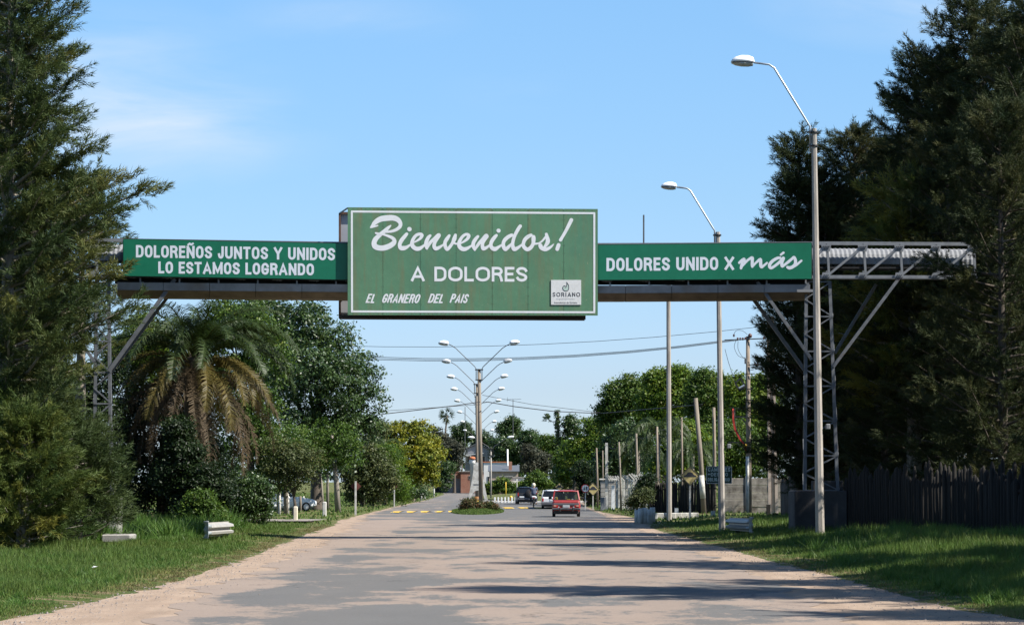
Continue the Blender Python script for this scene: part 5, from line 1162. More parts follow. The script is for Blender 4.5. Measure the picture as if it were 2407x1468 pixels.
M['conc_pink'] = mat('pinkish_concrete', (.40, .32, .26), .9, ns=2, amt=.15, bump=.3); M['insul'] = mat('brown_insulator', (.10, .045, .035), .3, amt=.1); M['red_cable'] = mat('red_cable', (.50, .045, .025), .6, amt=.1); M['yellow_tape'] = mat('yellow_tape', (.65, .42, .03), .6, amt=.1)
M['orange'] = mat('ochre_painted_metal', (.20, .085, .015), .6, amt=.25)
big_pole()
def utility():
    px, Y = 1761, 155; b = on(px, Y); q = lambda x, y, dy=0: P(x, y, Y + dy) - b
    root = empty('utility_pole', b, 0, 'cluttered power pole with cross arms, red cables and a pale sheath at its foot', 'power pole')
    MB().tube([(0, 0, -.2), q(1759, 1000), q(1758, 790)], [.17, .14, .11], 9).build('pole', M['wood_pole'], root, True)
    MB().tube([q(1757, 1208, -.15), q(1757, 1072, -.15)], .10, 9).build('conduit', M['white_old'], root, True)
    for (x0, y0, x1, y1, w_) in ((1703, 799, 1800, 795, .06), (1758, 857, 1790, 857, .05), (1752, 878, 1774, 878, .05), (1754, 914, 1770, 914, .06), (1754, 940, 1770, 940, .06), (1724, 978, 1768, 981, .07), (1712, 1039, 1768, 1039, .07), (1715, 957, 1758, 962, .035)):
        MB().bar(q(x0, y0, -.18), q(x1, y1, -.18), w_, w_).build('cross_arm', M['dark_metal'], root)
    MB().bar(q(1743, 983, -.18), q(1769, 1012, -.18), .07, .05).build('brace', M['dark_metal'], root); MB().bar(q(1730, 1040, -.18), q(1760, 1064, -.18), .06, .05).build('brace', M['dark_metal'], root)
    for x, y in ((1734, 796), (1740, 796), (1746, 796), (1752, 795), (1775, 855), (1780, 856), (1725, 788), (1795, 794)):
        MB().lathe([(.03, -.08), (.07, -.03), (.03, 0), (.07, .04), (.02, .08)], tuple(q(x, y, -.18)), 8).build('insulator', M['insul'], root)
    MB().lathe([(.05, -.12), (.11, -.08), (.12, .06), (.04, .14)], tuple(q(1763, 789, -.1)), 10).build('terminal', M['insul'], root, True)
    MB().box(tuple(q(1753, 848, -.2)), (.14, .2, .32), bevel=.02).build('switch_box', M['steel_dark'], root)
    fr = MB(); c = [q(x, y, -.3) for x, y in ((1728, 900), (1741, 888), (1752, 908), (1739, 917))]
    for i in range(4): fr.bar(c[i], c[(i + 1) % 4], .07, .09)
    fr.build('tilted_fuse_frame', M['dark_metal'], root); MB().tube([q(1737, 912, -.4), q(1750, 905, -.4)], .06, 8).build('fuse', M['galv'], root)
    for k, (dx, m_) in enumerate(((0, 'red_cable'), (2.2, 'red_cable'), (4.6, 'black'))):
        MB().tube([q(1722 + dx, 960, -.2), q(1722 + dx, 985, -.2), q(1726 + dx, 1008, -.2), q(1737 + dx, 1030, -.2), q(1748 + dx, 1044, -.2), q(1756, 1065, -.2)], .028, 6).build('cable', M[m_], root, True)
    MB().box(tuple(q(1752, 1047, -.28)), (.16, .12, .18), bevel=.03).build('tape_wrap', M['yellow_tape'], root)
    for pts in ([(1724, 790), (1730, 777), (1745, 777), (1757, 786)], [(1730, 800), (1726, 815), (1735, 835), (1752, 842)], [(1735, 801), (1735, 820), (1745, 838), (1753, 840)], [(1765, 840), (1776, 840), (1783, 848), (1783, 857)]):
        MB().tube(catmull([tuple(q(x, y, -.2)) for x, y in pts], 4), .012, 4).build('jumper_wire', M['black'], root)
utility()
def wire(label, pts, r=.015, sag=0, cat='cable', group=None):
    """pts: (px, py, Y)"""
    p = [P(*q) for q in pts]; out = []
    for a, b in zip(p[:-1], p[1:]):
        for k in range(10): t = k / 10; v = a.lerp(b, t); v.z -= sag * 4 * t * (1 - t); out.append(tuple(v))
    out.append(tuple(p[-1])); c = out[0]; o = MB().tube([Vector(v) - Vector(c) for v in out], r, 5).build('cable', M['black'], None, True, label=label, cat=cat, group=group); o.location = c
wire('topmost power line crossing the sky below the welcome board', [(560, 800, 170), (1811, 765, 150)], .014, .75)
for k in range(3): wire(['upper', 'middle', 'lowest'][k] + ' of the three close power lines above the lamp row', [(560, 812 + 4.5 * k, 170), (1715 + k * 10, 798.5 + k * .5, 155)], .016, .95, group='power lines above the lamp row')
wire('thick sagging cable from the left trees to the median lamp post', [(700, 1003, 175), (905, 972, 178), (1075, 952, 182), (1128, 944, 183.6)], .03)
wire('thick cable from the median lamp post right to the grove', [(1134, 946, 183.6), (1146, 944, 183.6), (1210, 955, 186), (1300, 966, 188), (1411, 971, 190), (1650, 950, 150)], .03)
wire('thin wire above the thick cable on the left', [(700, 978, 175), (905, 965, 178), (1128, 950, 183)], .016)
wire('thin wire above the thick cable on the right', [(1134, 928, 185), (1250, 950, 188), (1411, 969, 190)], .016)
wire('pair of service wires in front of the date palm', [(250, 830, 105), (385, 852, 108), (455, 870, 110)], .018)
wire('slack wire hanging between the grey fence posts', [(1655, 945, 150), (1603, 985, 165), (1545, 1008, 160), (1498, 1026, 168), (1460, 1045, 164), (1426, 1045, 178)], .014, .25)
wire('wires dropping from the cluttered pole past the second lamp post', [(1704, 820, 155), (1712, 850, 155), (1722, 880, 155), (1728, 900, 155)], .014)

# ------------------------------------------------------------------ fences and walls on the right
# white concrete post fence with cranked tops
wf = empty('concrete_post_fence', on(1470, 170), 0, 'row of pale concrete posts with cranked tops beside the gate pillar', 'fence'); o0 = wf.location.copy()
for k in range(17):
    t = k / 16; px = 1433 + (1524 - 1433) * t ** 1.0; Y = 192 + (157 - 192) * t; b = on(px, Y) - o0; h = 1.95; mb = MB()
    mb.loft([[(b.x + x * w_, b.y + y * w_, b.z + z) for x, y in ((-1, -1), (1, -1), (1, 1), (-1, 1))] for z, w_ in ((-.2, .075), (h, .06))]); mb.bar((b.x, b.y, b.z + h - .03), (b.x - .30, b.y, b.z + h + .30), .09, .09); mb.build('post', M['white_old'], wf)
for z in (.4, .9, 1.4, 1.85):
    MB().tube([on(1433, 192) - o0 + Vector((0, 0, z)), on(1524, 157) - o0 + Vector((0, 0, z))], .012, 4).build('strand', M['steel_dark'], wf)
# block gate pillar
gp = empty('gate_pillar', on(1429, 184), 0, 'short block gate pillar at the left end of the post fence', 'pillar'); rr = random.Random(2)
for k in range(7):
    for j in range(2): MB().box((-.26 + .52 * j + (.13 if k % 2 else 0) * 0, 0, .14 + k * .27), (.50, .45, .25), bevel=.02).build('block', M['concrete'], gp)
MB().box((0, 0, 2.0), (1.2, .6, .1), bevel=.02).build('cap', M['white_old'], gp)
mp_ = post('gate_post', 1441, 176, 1140, .12, .10, 'white', 'bright white stub post right of the block gate pillar', square=True)
mp_ = post('meter_box', 1418, 176, 1168, .18, .18, 'corrugated', 'small pale box standing left of the block gate pillar', 'box', square=True)
# dark palisade with leaning strand arms
def palisade(pxa, Ya, pxb, Yb, h, label, seed, pitch=.155, m_='wood_dark', arms=False, gap=.02, jit=.08):
    a, b = on(pxa, Ya), on(pxb, Yb); L_ = (b - a).length; n = int(L_ / pitch); root = empty('palisade_fence', a, 0, label, 'fence'); r_ = random.Random(seed); d = (b - a) / L_; me = []
    for v in range(6):
        mb = MB(); w_ = pitch / 2 - gap / 2; q = r_.uniform(.92, 1.12); mb.tube([(0, 0, -.2), (r_.uniform(-.015, .015), 0, .5), (r_.uniform(-.02, .02), 0, .93), (0, 0, 1.0)], [w_ * q, w_ * q * r_.uniform(.85, 1.0), w_ * q * .9, w_ * .3], 6); me.append(mb.mesh('stake', M[m_], True))
    for k in range(n):
        p = d * (k * pitch + r_.uniform(-.01, .01)); o = link('stake', me[r_.randrange(6)], root, tuple(p + Vector((0, r_.uniform(-.03, .03), gz(a.x + p.x, a.y + p.y) - a.z))))
        o.scale = (1, 1, h * (1 + r_.uniform(-jit, jit))); o.rotation_euler = (r_.uniform(-.02, .02), r_.uniform(-.025, .025), r_.uniform(0, 6))
    for z in (.45, h - .35): MB().bar(Vector((0, .09, z)), b - a + Vector((0, .09, z)), .05, .08).build('rail', M[m_], root)
    if arms:
        for k in range(0, n, 2):
            p = d * (k * pitch); MB().bar(p + Vector((0, 0, h - .05)), p + Vector((-.34, 0, h + .42)), .045, .05).build('cranked_arm', M['wood'], root)
    return root
palisade(1526, 156, 1684, 152, 1.75, 'dark palisade with cranked tops behind the hump sign on the right', 1, .16, arms=True)
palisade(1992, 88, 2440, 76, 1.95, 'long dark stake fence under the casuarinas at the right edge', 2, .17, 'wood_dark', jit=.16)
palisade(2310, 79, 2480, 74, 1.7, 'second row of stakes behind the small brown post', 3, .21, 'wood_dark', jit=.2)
palisade(1838, 140, 1898, 130, 1.9, 'short run of old stakes between the power pole and the right footing', 4, .2, 'wood', jit=.1)
# precast panel wall
pw = empty('panel_wall', on(1700, 156), 0, 'weathered precast concrete panel wall behind the utility pole', 'wall'); o0 = pw.location.copy()
X0, X1 = on(1698, 156).x - o0.x, on(1868, 156).x - o0.x; rr = random.Random(5)
nb_ = 3
for i in range(nb_):
    a, b = X0 + (X1 - X0) * i / nb_, X0 + (X1 - X0) * (i + 1) / nb_
    for k in range(5): MB().box(((a + b) / 2, rr.uniform(-.012, .012), .22 + k * .415), (b - a - .13, .05, .408), bevel=.012).build('panel', M['panel'] if 'panel' in M else M.setdefault('panel', mat('lichened_concrete', (.27, .245, .205), .95, ns=3, amt=.3, bump=.6, col2=(.11, .095, .075), thr=(.5, .68))), pw)
for i in range(nb_ + 1): MB().box((X0 + (X1 - X0) * i / nb_, 0, 1.08), (.13, .13, 2.25), bevel=.01).build('post', M['concrete'], pw)
# whitewashed kerb wall, stones and stubs
lw = empty('low_wall', on(1530, 134), 0, 'low whitewashed wall running behind the third lamp post', 'wall'); o0 = lw.location.copy(); e_ = on(1640, 136) - o0
for k in range(8):
    a = e_ * (k / 8); b = e_ * ((k + 1) / 8); c = (a + b) / 2; MB().box((c.x, c.y, .14), ((b - a).length - .01, .22, .32), bevel=.02).build('stone', M['white_old'], lw)
ws = empty('whitewashed_stone_post', on(1508, 121), 0, 'cluster of whitewashed stubs at the left end of the low wall', 'post')
for x, y, h, r_ in ((-.05, 0, .70, .13), (.16, .05, .72, .12), (.34, .0, .66, .13), (-.2, .25, .62, .12), (.5, .3, .74, .13)): MB().tube([(x, y, -.1), (x + .01, y, h * .6), (x, y, h)], [r_ * 1.05, r_, r_ * .9], 8).build('stub', M['white_old'], ws, True)
post('bollard', 1590, 137, 1193, .10, .09, 'white', 'squat white stub standing on the low wall right of the third lamp post', 'bollard', square=True)
post('bollard', 1676, 139, 1200, .12, .10, 'white_old', 'tiny white stub at the foot of the brown upright post', 'bollard', square=True)
post('marker_post', 2361, 79, 1247, .115, .11, 'orange', 'short brown square post in the grass at the right edge', 'post', square=True)
post('marker_post', 1822, 118, 1205, .13, .12, 'wood_dark', 'dark short stump left of the right footing', 'post', square=True)
post('marker_post', 1806, 126, 1185, .09, .09, 'wood_dark', 'dark square stub in front of the wide pale power pole', 'post', square=True)
# ------------------------------------------------------------------ bollards and posts on the left
def bollard(px, Y, h, r_, label, m_='white_old'):
    root = empty('bollard', on(px, Y), 0, label, 'bollard'); MB().box((0, 0, h / 2 - .1), (r_ * 2, r_ * 2, h + .2), bevel=.03).build('post', M[m_], root)
    if m_ == 'white': MB().box((0, 0, h + .015), (r_ * 1.5, r_ * 1.5, .05), bevel=.02).build('cap', M['yellow_tape'], root)
M['cream'] = mat('cream_paint', (.66, .58, .44), .7, ns=4, amt=.12)
bollard(695, 124, .68, .095, 'cream square bollard standing on the gravel side path', 'cream'); bollard(763, 144, .80, .10, 'dirty white square bollard on the grass beyond the side path')
for px, Y, t_, r_, lab in ((622, 120, 1135, .11, 'thick timber post at the right end of the dark hedge'), (657, 150, 1160, .09, 'timber post left of the parked white car'), (676, 151, 1160, .09, 'pale post in front of the parked white car'), (706, 158, 1165, .08, 'whitish post right of the cream bollard'), (714, 163, 1165, .05, 'thin white stake beside the whitish post'),
        (855, 195, 1070, .06, 'thin tall pole in the olive bush'), (876, 205, 1058, .05, 'thin tall pole left of the thin palm'), (894, 215, 1056, .05, 'thin tall pole right behind the thin palm'), (990, 262, 1150, .09, 'white fence post under the yellow tree'), (998, 280, 1150, .09, 'white fence post at the right foot of the yellow tree'), (1020, 320, 1140, .09, 'white fence post farthest along the left verge'), (968, 248, 1165, .3, 'pale squat block under the yellow tree')):
    post('fence_post', px, Y, t_, r_, r_ * .85, 'white_old' if 'white' in lab else 'pole_grey', lab, 'post')
# ------------------------------------------------------------------ road signs
def sign(px, Y, pyc, size, kind, label, r=.035, back=False, dx=0):
    b = on(px, Y); root = empty('road_sign', b, 0, label, 'road sign'); zc = P(px, pyc, Y).z - b.z; h = size / 2
    pm = 'white_old'; MB().bar((0, (r + .02) * (1 if not back else -1), -.2), (0, (r + .02) * (1 if not back else -1), zc + h * .95), r * 2, r * 2).build('post', M[pm if kind != 'dark' else 'steel_dark'], root)
    if kind in ('hump', 'back', 'dark'):
        di = lambda k: [(dx, zc - h * k), (dx + h * k, zc), (dx, zc + h * k), (dx - h * k, zc)]
        MB().prism(di(1), 0, .012).build('plate', M['rust'] if back else M['sign_yellow'], root)
        if not back:
            for i in range(4):
                a, c = di(.93)[i], di(.93)[(i + 1) % 4]; MB().bar((a[0], -.004, a[1]), (c[0], -.004, c[1]), h * .07, .004, up=(0, 1, 0)).build('border_line', M['print_black'], root) if i >= 0 else None
            k = h * .62; shp = [(dx - k, zc - .04), (dx - k, zc + .02), (dx - k * .72, zc + .05)] + [(dx + k * .55 * math.cos(R(a)), zc + .07 + k * .42 * math.sin(R(a))) for a in range(170, 0, -17)] + [(dx + k * .72, zc + .05), (dx + k, zc + .02), (dx + k, zc - .04)]
            MB().prism(shp, -.008, -.004).build('hump_symbol', M['print_black'], root)
    if kind == 'limit':
        MB().prism([(h * math.cos(R(a)), zc + h * math.sin(R(a))) for a in range(0, 360, 15)], 0, .012).build('plate', M['sign_red'], root)
        MB().prism([(h * .8 * math.cos(R(a)), zc + h * .8 * math.sin(R(a))) for a in range(0, 360, 15)], -.005, -.001).build('face', M['white'], root)
        pr = Print(lambda x, y, d: (x, -.005 - d, zc + y)); write(pr, '45', -h * .48, h * .48, -h * .42, -h * .42, h * .84, h * .17, {'4': .6, '5': .6}, gap=.14); pr.mb.build('number', M['print_black'], root)
    return root
M['sign_yellow'] = mat('faded_yellow_plate', (.50, .40, .17), .5, ns=6, amt=.12); M['sign_red'] = mat('red_sign_rim', (.45, .03, .03), .5, amt=.1)
sign(1394, 180, 1149, .88, 'hump', 'yellow diamond hump sign right of the speed limit disc'); sign(1376, 176, 1147, .56, 'limit', 'round red rimmed speed limit sign reading 45')
s3 = sign(1315, 205, 1144, .68, 'hump', 'small yellow diamond hump sign over the roof of the red car'); sign(1622, 134, 1118, .98, 'hump', 'shaded diamond hump sign right of the third lamp post', .045)
sign(836, 150, 1142, .62, 'back', 'back of a dark red diamond sign on a white post, left verge', .05, True); sign(927, 200, 1142, .50, 'back', 'back of the farther dark diamond sign, near the yellow tree', .04, True)
def truck_sign():
    Y = 138; b = on(1690, Y); root = empty('detour_sign', b, 0, 'dark green truck detour board reading Camiones desvio obligatorio', 'road sign'); q = [P(x, y, Y) - b for x, y in ((1661, 1096), (1719.5, 1096), (1719.5, 1135), (1661, 1135))]
    MB().loft([q, [p + Vector((0, .02, 0)) for p in q]]).build('board', M['banner_dark'], root); MB().bar((.0, .06, -.2), (0, .06, q[0].z), .09, .09).build('post', M['wood_pole'], root)
    fr = MB()
    for i in range(4): fr.bar(q[i] + Vector((0, -.006, 0)), q[(i + 1) % 4] + Vector((0, -.006, 0)), .03, .012, up=(0, 1, 0))
    fr.build('border_line', M['print_grey'], root)
    pr = Print(lambda x, y, d: tuple(P(x, -y, Y) - b + Vector((0, -d, 0))))
    write(pr, 'CAMIONES', 1664.5, 1716.5, -1107.5, -1107.5, 9.5, 1.8, gap=.16); write(pr, 'DESVIO', 1671, 1711, -1118.5, -1118.5, 8.5, 1.7, gap=.18); write(pr, 'OBLIGATORIO', 1663.5, 1715, -1130.5, -1130.5, 8.5, 1.5, gap=.16)
    pr.mb.poly([tuple(P(x, y, Y) - b + Vector((0, -.012, 0))) for x, y in ((1663.5, 1113.5), (1667, 1110.5), (1667, 1112.7), (1670, 1112.7), (1670, 1114.5), (1667, 1114.5), (1667, 1116.5))]); pr.mb.build('lettering', M['print_pale'], root)
M['banner_dark'] = mat('dark_green_plate', (.012, .035, .025), .5, amt=.15); M['print_pale'] = mat('pale_print', (.42, .50, .50), .6, amt=.1)
truck_sign()
# ------------------------------------------------------------------ guardrail ends
def guardrail(px, Y, vec, zc, label, flip=1):
    b = on(px, Y); root = empty('guardrail_end', b, 0, label, 'guardrail'); d = Vector(vec).normalized(); L_ = Vector(vec).length; n = Vector((d.y, -d.x, 0)) * flip      # n faces the road
    prof = [(z * 1.45, y * 2.1) for z, y in ((-.155, 0), (-.13, .0), (-.10, .075), (-.05, .085), (-.02, .015), (.02, .015), (.05, .085), (.10, .075), (.13, 0), (.155, 0))]
    rings = []
    for t in (0, .5, 1):
        c = d * L_ * t + Vector((0, 0, zc)); o_ = [c + n * y + Vector((0, 0, z)) for z, y in prof]; rings.append(o_ + [p - n * .006 for p in reversed(o_)])
    MB().loft(rings).build('rail', M['rail'], root)
    # flared end cap
    c0 = Vector((0, 0, zc)); rg = []
    for t, k, bend, w_ in ((0, 1, 0, 1), (.12, 1.04, .01, .95), (.26, 1.12, .02, .7), (.36, 1.25, .0, .25), (.40, 1.28, -.16, .05)):
        o_ = [c0 - d * t * .9 + n * (y * w_ - bend) + Vector((0, 0, z * k)) for z, y in prof]; rg.append(o_ + [p - n * .008 for p in reversed(o_)])
    MB().loft(rg).build('end_cap', M['rail_end'], root, True)
    for t in (.22, .8): c = d * L_ * t - n * .13; MB().box((c.x, c.y, zc / 2 - .1), (.13, .13, zc + .22)).build('post', M['wood_dark'], root)
    return root
M['rail'] = mat('galvanised_rail', (.38, .365, .34), .5, metal=.2, ns=3, amt=.15); M['rail_end'] = mat('rail_end_plate', (.30, .33, .345), .45, metal=.2, ns=3, amt=.1)
guardrail(486, 84.5, (.42, 2.6, .0), .36, 'pale guardrail end on the left verge with its rounded cap towards the camera')
guardrail(1764, 92.5, (-.50, 2.6, 0), .36, 'shaded guardrail end lying in the grass by the second lamp post', -1)
# ------------------------------------------------------------------ median island, arch, speed bumps, kerb
def mound(name, cx, cy, rx, ry, h, mt):
    mb = MB(); rings = []
    for k in range(7):
        t = k / 6; rings.append([(cx + rx * (1 - t * .98) * math.cos(a), cy + ry * (1 - t * .98) * math.sin(a), -.03 + (h + .03) * math.sin(t * PI / 2)) for a in [2 * PI * j / 28 for j in range(28)]])
    mb.loft(rings); return mb.build(name, mt, None, True, kind='structure')
mx = on(1119, 160).x
mound('median_island', mx, 168, 1.62, 15, .24, M['turf']); 
def mound_grass():
    r_ = np.random.default_rng(8); n = 16000; a = r_.uniform(0, 2 * PI, n); q = np.sqrt(r_.uniform(0, 1, n)); x = mx + 1.62 * q * np.cos(a); Y = 168 + 15 * q * np.sin(a); h = r_.uniform(.05, .16, n)
    v = blades(x, Y, h, .06, seed=4); v = v.reshape(-1, 3, 3); z = .24 * np.cos(q * PI / 2) ; v[:, :, 2] += (z - ground_z(x, Y))[:, None]
    link('median_grass', np_mesh('median_grass', v.reshape(-1, 3), 3, M['grass'], np.clip(r_.normal(.3, .2, n), 0, 1)), kind='stuff')
mound_grass()
def arch():
    Y = 200; b = on(1121, Y); root = empty('arch_monument', b, 0, 'white tapering arch monument behind the median bushes', 'monument'); q = lambda x, y: (P(x, y, Y) - b)
    out = [(1099, 1178), (1105, 1150), (1110, 1125), (1115, 1092), (1119, 1086), (1127, 1086), (1131, 1092), (1136, 1125), (1141, 1150), (1147, 1178)]
    inn = [(1140, 1178), (1138, 1166), (1133, 1156), (1125, 1151), (1117, 1153), (1111, 1160), (1108, 1168), (1107, 1178)]
    pts = [(q(x, y).x, q(x, y).z) for x, y in out + inn]; MB().prism(pts, -.35, .35).build('arch', M['white_old'], root)
    pts = [(q(x, y).x, q(x, y).z) for x, y in ((1113, 1137), (1126, 1137), (1126, 1139), (1113, 1139))]; MB().prism(pts, -.36, -.352).build('inscription', M['print_black'], root)
arch()
fp = empty('flower_planter', on(1121, 196), 0, 'yellow and orange planter inside the foot of the white arch', 'planter'); MB().lathe([(.3, 0), (.42, .3), (.45, .5), (.3, .52)], n=12).build('bowl', M['yellow_tape'], fp, True); MB().lathe([(.2, .5), (.3, .6), (.15, .8)], n=10).build('flowers', M['orange'], fp, True)
def bump(x0, x1, Y, n, label, skew, dyr=0):
    root = empty('speed_bump', ((x0 + x1) / 2, Y, 0), 0, label, 'speed bump'); L_ = x1 - x0; mb = MB(); n_ = 12; rings = []
    for k in range(2):
        x = -L_ / 2 + L_ * k; rings.append([(x, -.75 + 1.5 * j / n_ + dyr * (k - .5), .002 + .09 * math.sin(PI * j / n_)) for j in range(n_ + 1)])
    mb.loft(rings, cap=False); mb.build('hump', M['bump_asphalt'], root, True)
    for k in range(n):
        x = -L_ / 2 + L_ * (k + .15) / n; w_ = L_ / n * .62; m2 = MB(); rows = []
        for j in range(1, n_): t = j / n_; xs_ = x + skew * (t - .5) * 1.3; yb_ = dyr * ((x + L_ / 2) / L_ - .5); rows.append(((xs_, -.75 + 1.5 * t + yb_, .010 + .09 * math.sin(PI * t)), (xs_ + w_, -.75 + 1.5 * t + yb_, .010 + .09 * math.sin(PI * t))))
        for a, c in zip(rows[:-1], rows[1:]): m2.quad(a[0], a[1], c[1], c[0])
        m2.build('painted_stripe', M['yellow'], root)
    return root
M['bump_asphalt'] = mat('bump_asphalt', (.12, .12, .12), .9, ns=3, amt=.2)
bump(-7.2, -3.1, 163, 5, 'speed bump with yellow stripes left of the median', .4, 3)
bump(-.9, 4.4, 187, 5, 'speed bump with yellow stripes right of the median', -.5, 2)
kb = empty('roundabout_kerb', (0, 238, 0), 0, 'low white painted kerb across the road behind the cars', 'kerb')
for k in range(14):
    x = -1.9 + k * .62; MB().box((x, 2.2 - k * .12, .05), (.60, .2, .18), bevel=.02).build('kerb_stone', M['white_old'], kb)
for k in range(12):
    px = 1163 + k * 8.0 if k < 10 else 1372 + (k - 10) * 12; bx = on(px, 239); r0 = empty('bollard', bx, 0, 'small white bollard on the kerb behind the cars', 'bollard', 'white bollards on the roundabout kerb')
    MB().box((0, 0, .22), (.14, .14, .54), bevel=.02).build('post', M['white'], r0)
mound('roundabout_lawn', 2.4, 320, 8.0, 62, .45, M['turf'])
for px, Y, t_, r_, m_, lab in ((1189, 300, 1132, .05, 'yellow_tape', 'thin yellow pole on the roundabout lawn'), (1215, 330, 1125, .05, 'white_old', 'thin white pole on the roundabout lawn'), (1193, 410, 1055, .12, 'white', 'tall white pole beside the low white building')): post('pole', px, Y, t_, r_, r_, m_, lab, 'pole')
hy = empty('hydrant', on(1201, 262), 0, 'small yellow marker on the lawn left of the black car', 'marker'); MB().lathe([(.14, 0), (.12, .3), (.17, .36), (.1, .5)], n=10).build('body', M['yellow_tape'], hy, True)

# ------------------------------------------------------------------ houses beyond the roundabout
def brickmat():
    m, t, b, n, l = nodes('red_brick_wall'); co = n.new('ShaderNodeTexCoord').outputs['Object']; a = noise(n, l, co, 1.5, 5); f = noise(n, l, co, 9, 3)
    c = mixc(n, l, maprange(n, l, a, .35, .65), (.27, .115, .075), (.34, .17, .115)); c = mixc(n, l, 1., c, maprange(n, l, f, .3, .7, .8, 1.15), 'MULTIPLY'); l.new(c, b.inputs['Base Color']); b.inputs['Roughness'].default_value = .9; return m
M['brick'] = brickmat(); M['plaster'] = mat('white_plaster', (.66, .64, .60), .85, ns=1, amt=.1, col2=(.5, .46, .42), thr=(.6, .8)); M['grey_render'] = mat('grey_render', (.20, .20, .21), .9, amt=.15); M['roof_zinc'] = mat('zinc_roof', (.12, .125, .13), .5, metal=.2, ns=1, amt=.1); M['roof_dark'] = mat('dark_roof', (.06, .065, .08), .8, amt=.2); M['tile'] = mat('orange_tile', (.42, .13, .05), .8, amt=.15); M['pane'] = mat('dark_window_pane', (.02, .022, .025), .15, amt=.1); M['raw_block'] = mat('raw_block_wall', (.36, .27, .21), .9, ns=2, amt=.25)
def house(px0, px1, pyt, Y, depth, mk, label, name='house', wins=(), roof='flat', rm='concrete', doors=(), overhang=.25):
    a, b = on(px0, Y), on(px1, Y); W_ = b.x - a.x; h = P(px0, pyt, Y).z; root = empty(name, ((a.x + b.x) / 2, Y, 0), 0, label, 'house' if name == 'house' else name.replace('_', ' '))
    MB().box((0, depth / 2, h / 2 - .1), (W_, depth, h + .2)).build('wall', M[mk], root)
    if roof == 'flat': MB().box((0, depth / 2, h + .06), (W_ + overhang, depth + overhang, .14)).build('roof', M[rm], root)
    if roof == 'slope': MB().prism([(-.3, h), (depth + .3, h + .9), (depth + .3, h + 1.0), (-.3, h + .1)], -W_ / 2 - .2, W_ / 2 + .2, 'yz').build('roof', M[rm], root)
    if roof == 'gable': MB().prism([(-W_ / 2 - .4, h - .1), (0, h + W_ * .25), (W_ / 2 + .4, h - .1), (W_ / 2 + .4, h + .06), (0, h + W_ * .25 + .16), (-W_ / 2 - .4, h + .06)], -.4, depth + .4).build('roof', M[rm], root); MB().prism([(-W_ / 2, h), (W_ / 2, h), (0, h + W_ * .25 - .1)], .02, .2).build('gable', M[mk], root)
    for (x, z, w_, hh) in wins:
        f = MB().box((x, -.02, z), (w_ + .12, .08, hh + .12)).build('window', M['white_old'], root); MB().box((x, -.05, z), (w_, .05, hh)).build('pane', M['pane'], f)
    for (x, w_, hh) in doors: MB().box((x, -.03, hh / 2), (w_, .08, hh)).build('door', M['wood_dark'], root)
    return root, h
hh, h_ = house(1083, 1140, 1108, 432, 7, 'brick', 'red brick shed with a small window left of the white arch', wins=((-.4, 2.5, .4, .45),), rm='concrete')
MB().box((-2.4, -.3, h_ - .75), (3.2, .35, 1.3)).build('dark_parapet', M['grey_render'], hh) if False else None
b2, _ = house(1056, 1083, 1109, 433, 6, 'grey_render', 'dark grey rendered annex with a brick top beside the red brick shed', rm='brick'); MB().box((0, -.03, 2.75), (1.86, .08, .9)).build('brick_band', M['brick'], b2)
house(1022, 1056, 1118, 440, 5, 'grey_render', 'shadowed open shed left of the grey annex', 'shed', doors=((-.5, 1.4, 2.0),), roof='slope', rm='roof_dark')
h2, _ = house(1094, 1150, 1056, 500, 9, 'grey_render', 'tall grey rendered house with a gabled metal roof behind the lamp row', roof='gable', rm='roof_zinc', wins=((-1.5, 6.0, .8, 1), (1, 6, .8, 1)))
cn = MB(); cn.prism([(-3.2, 6.55), (1.2, 7.05), (1.2, 7.12), (-3.2, 6.65)], -2.2, -.4); cn.build('canopy', M['white'], h2)
for x in (-3.0, -1.2, .6): MB().box((x, -2.1, 3.3), (.12, .12, 6.6)).build('canopy_post', M['white'], h2)
h3, _ = house(1137, 1197, 1086, 415, 6, 'plaster', 'long low white building right of the lamp row', rm='tile', wins=((-1, 2.2, .7, .8),)); 
h4, _ = house(1150, 1218, 1108, 405, 5, 'raw_block', 'low building with a grey sheet roof and raw block walls', roof='slope', rm='roof_zinc', wins=((-1.2, 1.7, .9, .6),)); MB().box((1.0, 1, 4.2), (.5, .5, 1.3)).build('chimney', M['brick'], h4)
h5, _ = house(1172, 1203, 1120, 375, 5, 'raw_block', 'unplastered block house with one dark opening', wins=((.2, 1.05, .5, .45),)); h6, _ = house(1203, 1232, 1122, 380, 4, 'plaster', 'small white house end right of the block house')
tk = empty('water_tank', on(1110, 425), 0, 'white water tank with a red orange lid over the brick shed', 'water tank'); MB().lathe([(.35, 0), (.35, 4.6), (.5, 4.7), (.5, 5.3), (.4, 5.4)], n=12).build('tank', M['plaster'], tk, True); MB().lathe([(.7, 5.4), (.35, 5.75), (.1, 5.8)], n=12).build('lid', M['tile'], tk, True)
def aerial(px, py, Y, label, yagi=True):
    b = on(px, Y); h = P(px, py, Y).z; root = empty('aerial_mast', b, 0, label, 'aerial'); mb = MB(); mb.tube([(0, 0, -.1), (0, 0, h)], .06, 5); mb.build('mast', M['steel_dark'], root)
    if yagi:
        MB().bar((-1.1, 0, h), (1.4, 0, h + .05), .06, .06).build('boom', M['steel_dark'], root)
        for x in (-1.0, -.5, 0, .5, 1.0): MB().bar((x, -.5, h + .02), (x, .5, h + .06), .03, .03).build('element', M['steel_dark'], root)
        MB().bar((-1.0, 0, h - .4), (-1.0, 0, h + .4), .05, .05).build('element', M['steel_dark'], root)
aerial(1206, 938, 470, 'thin aerial mast with a crosswise antenna against the sky'); aerial(1093, 955, 470, 'plain thin mast rising left of the lamp row', False)

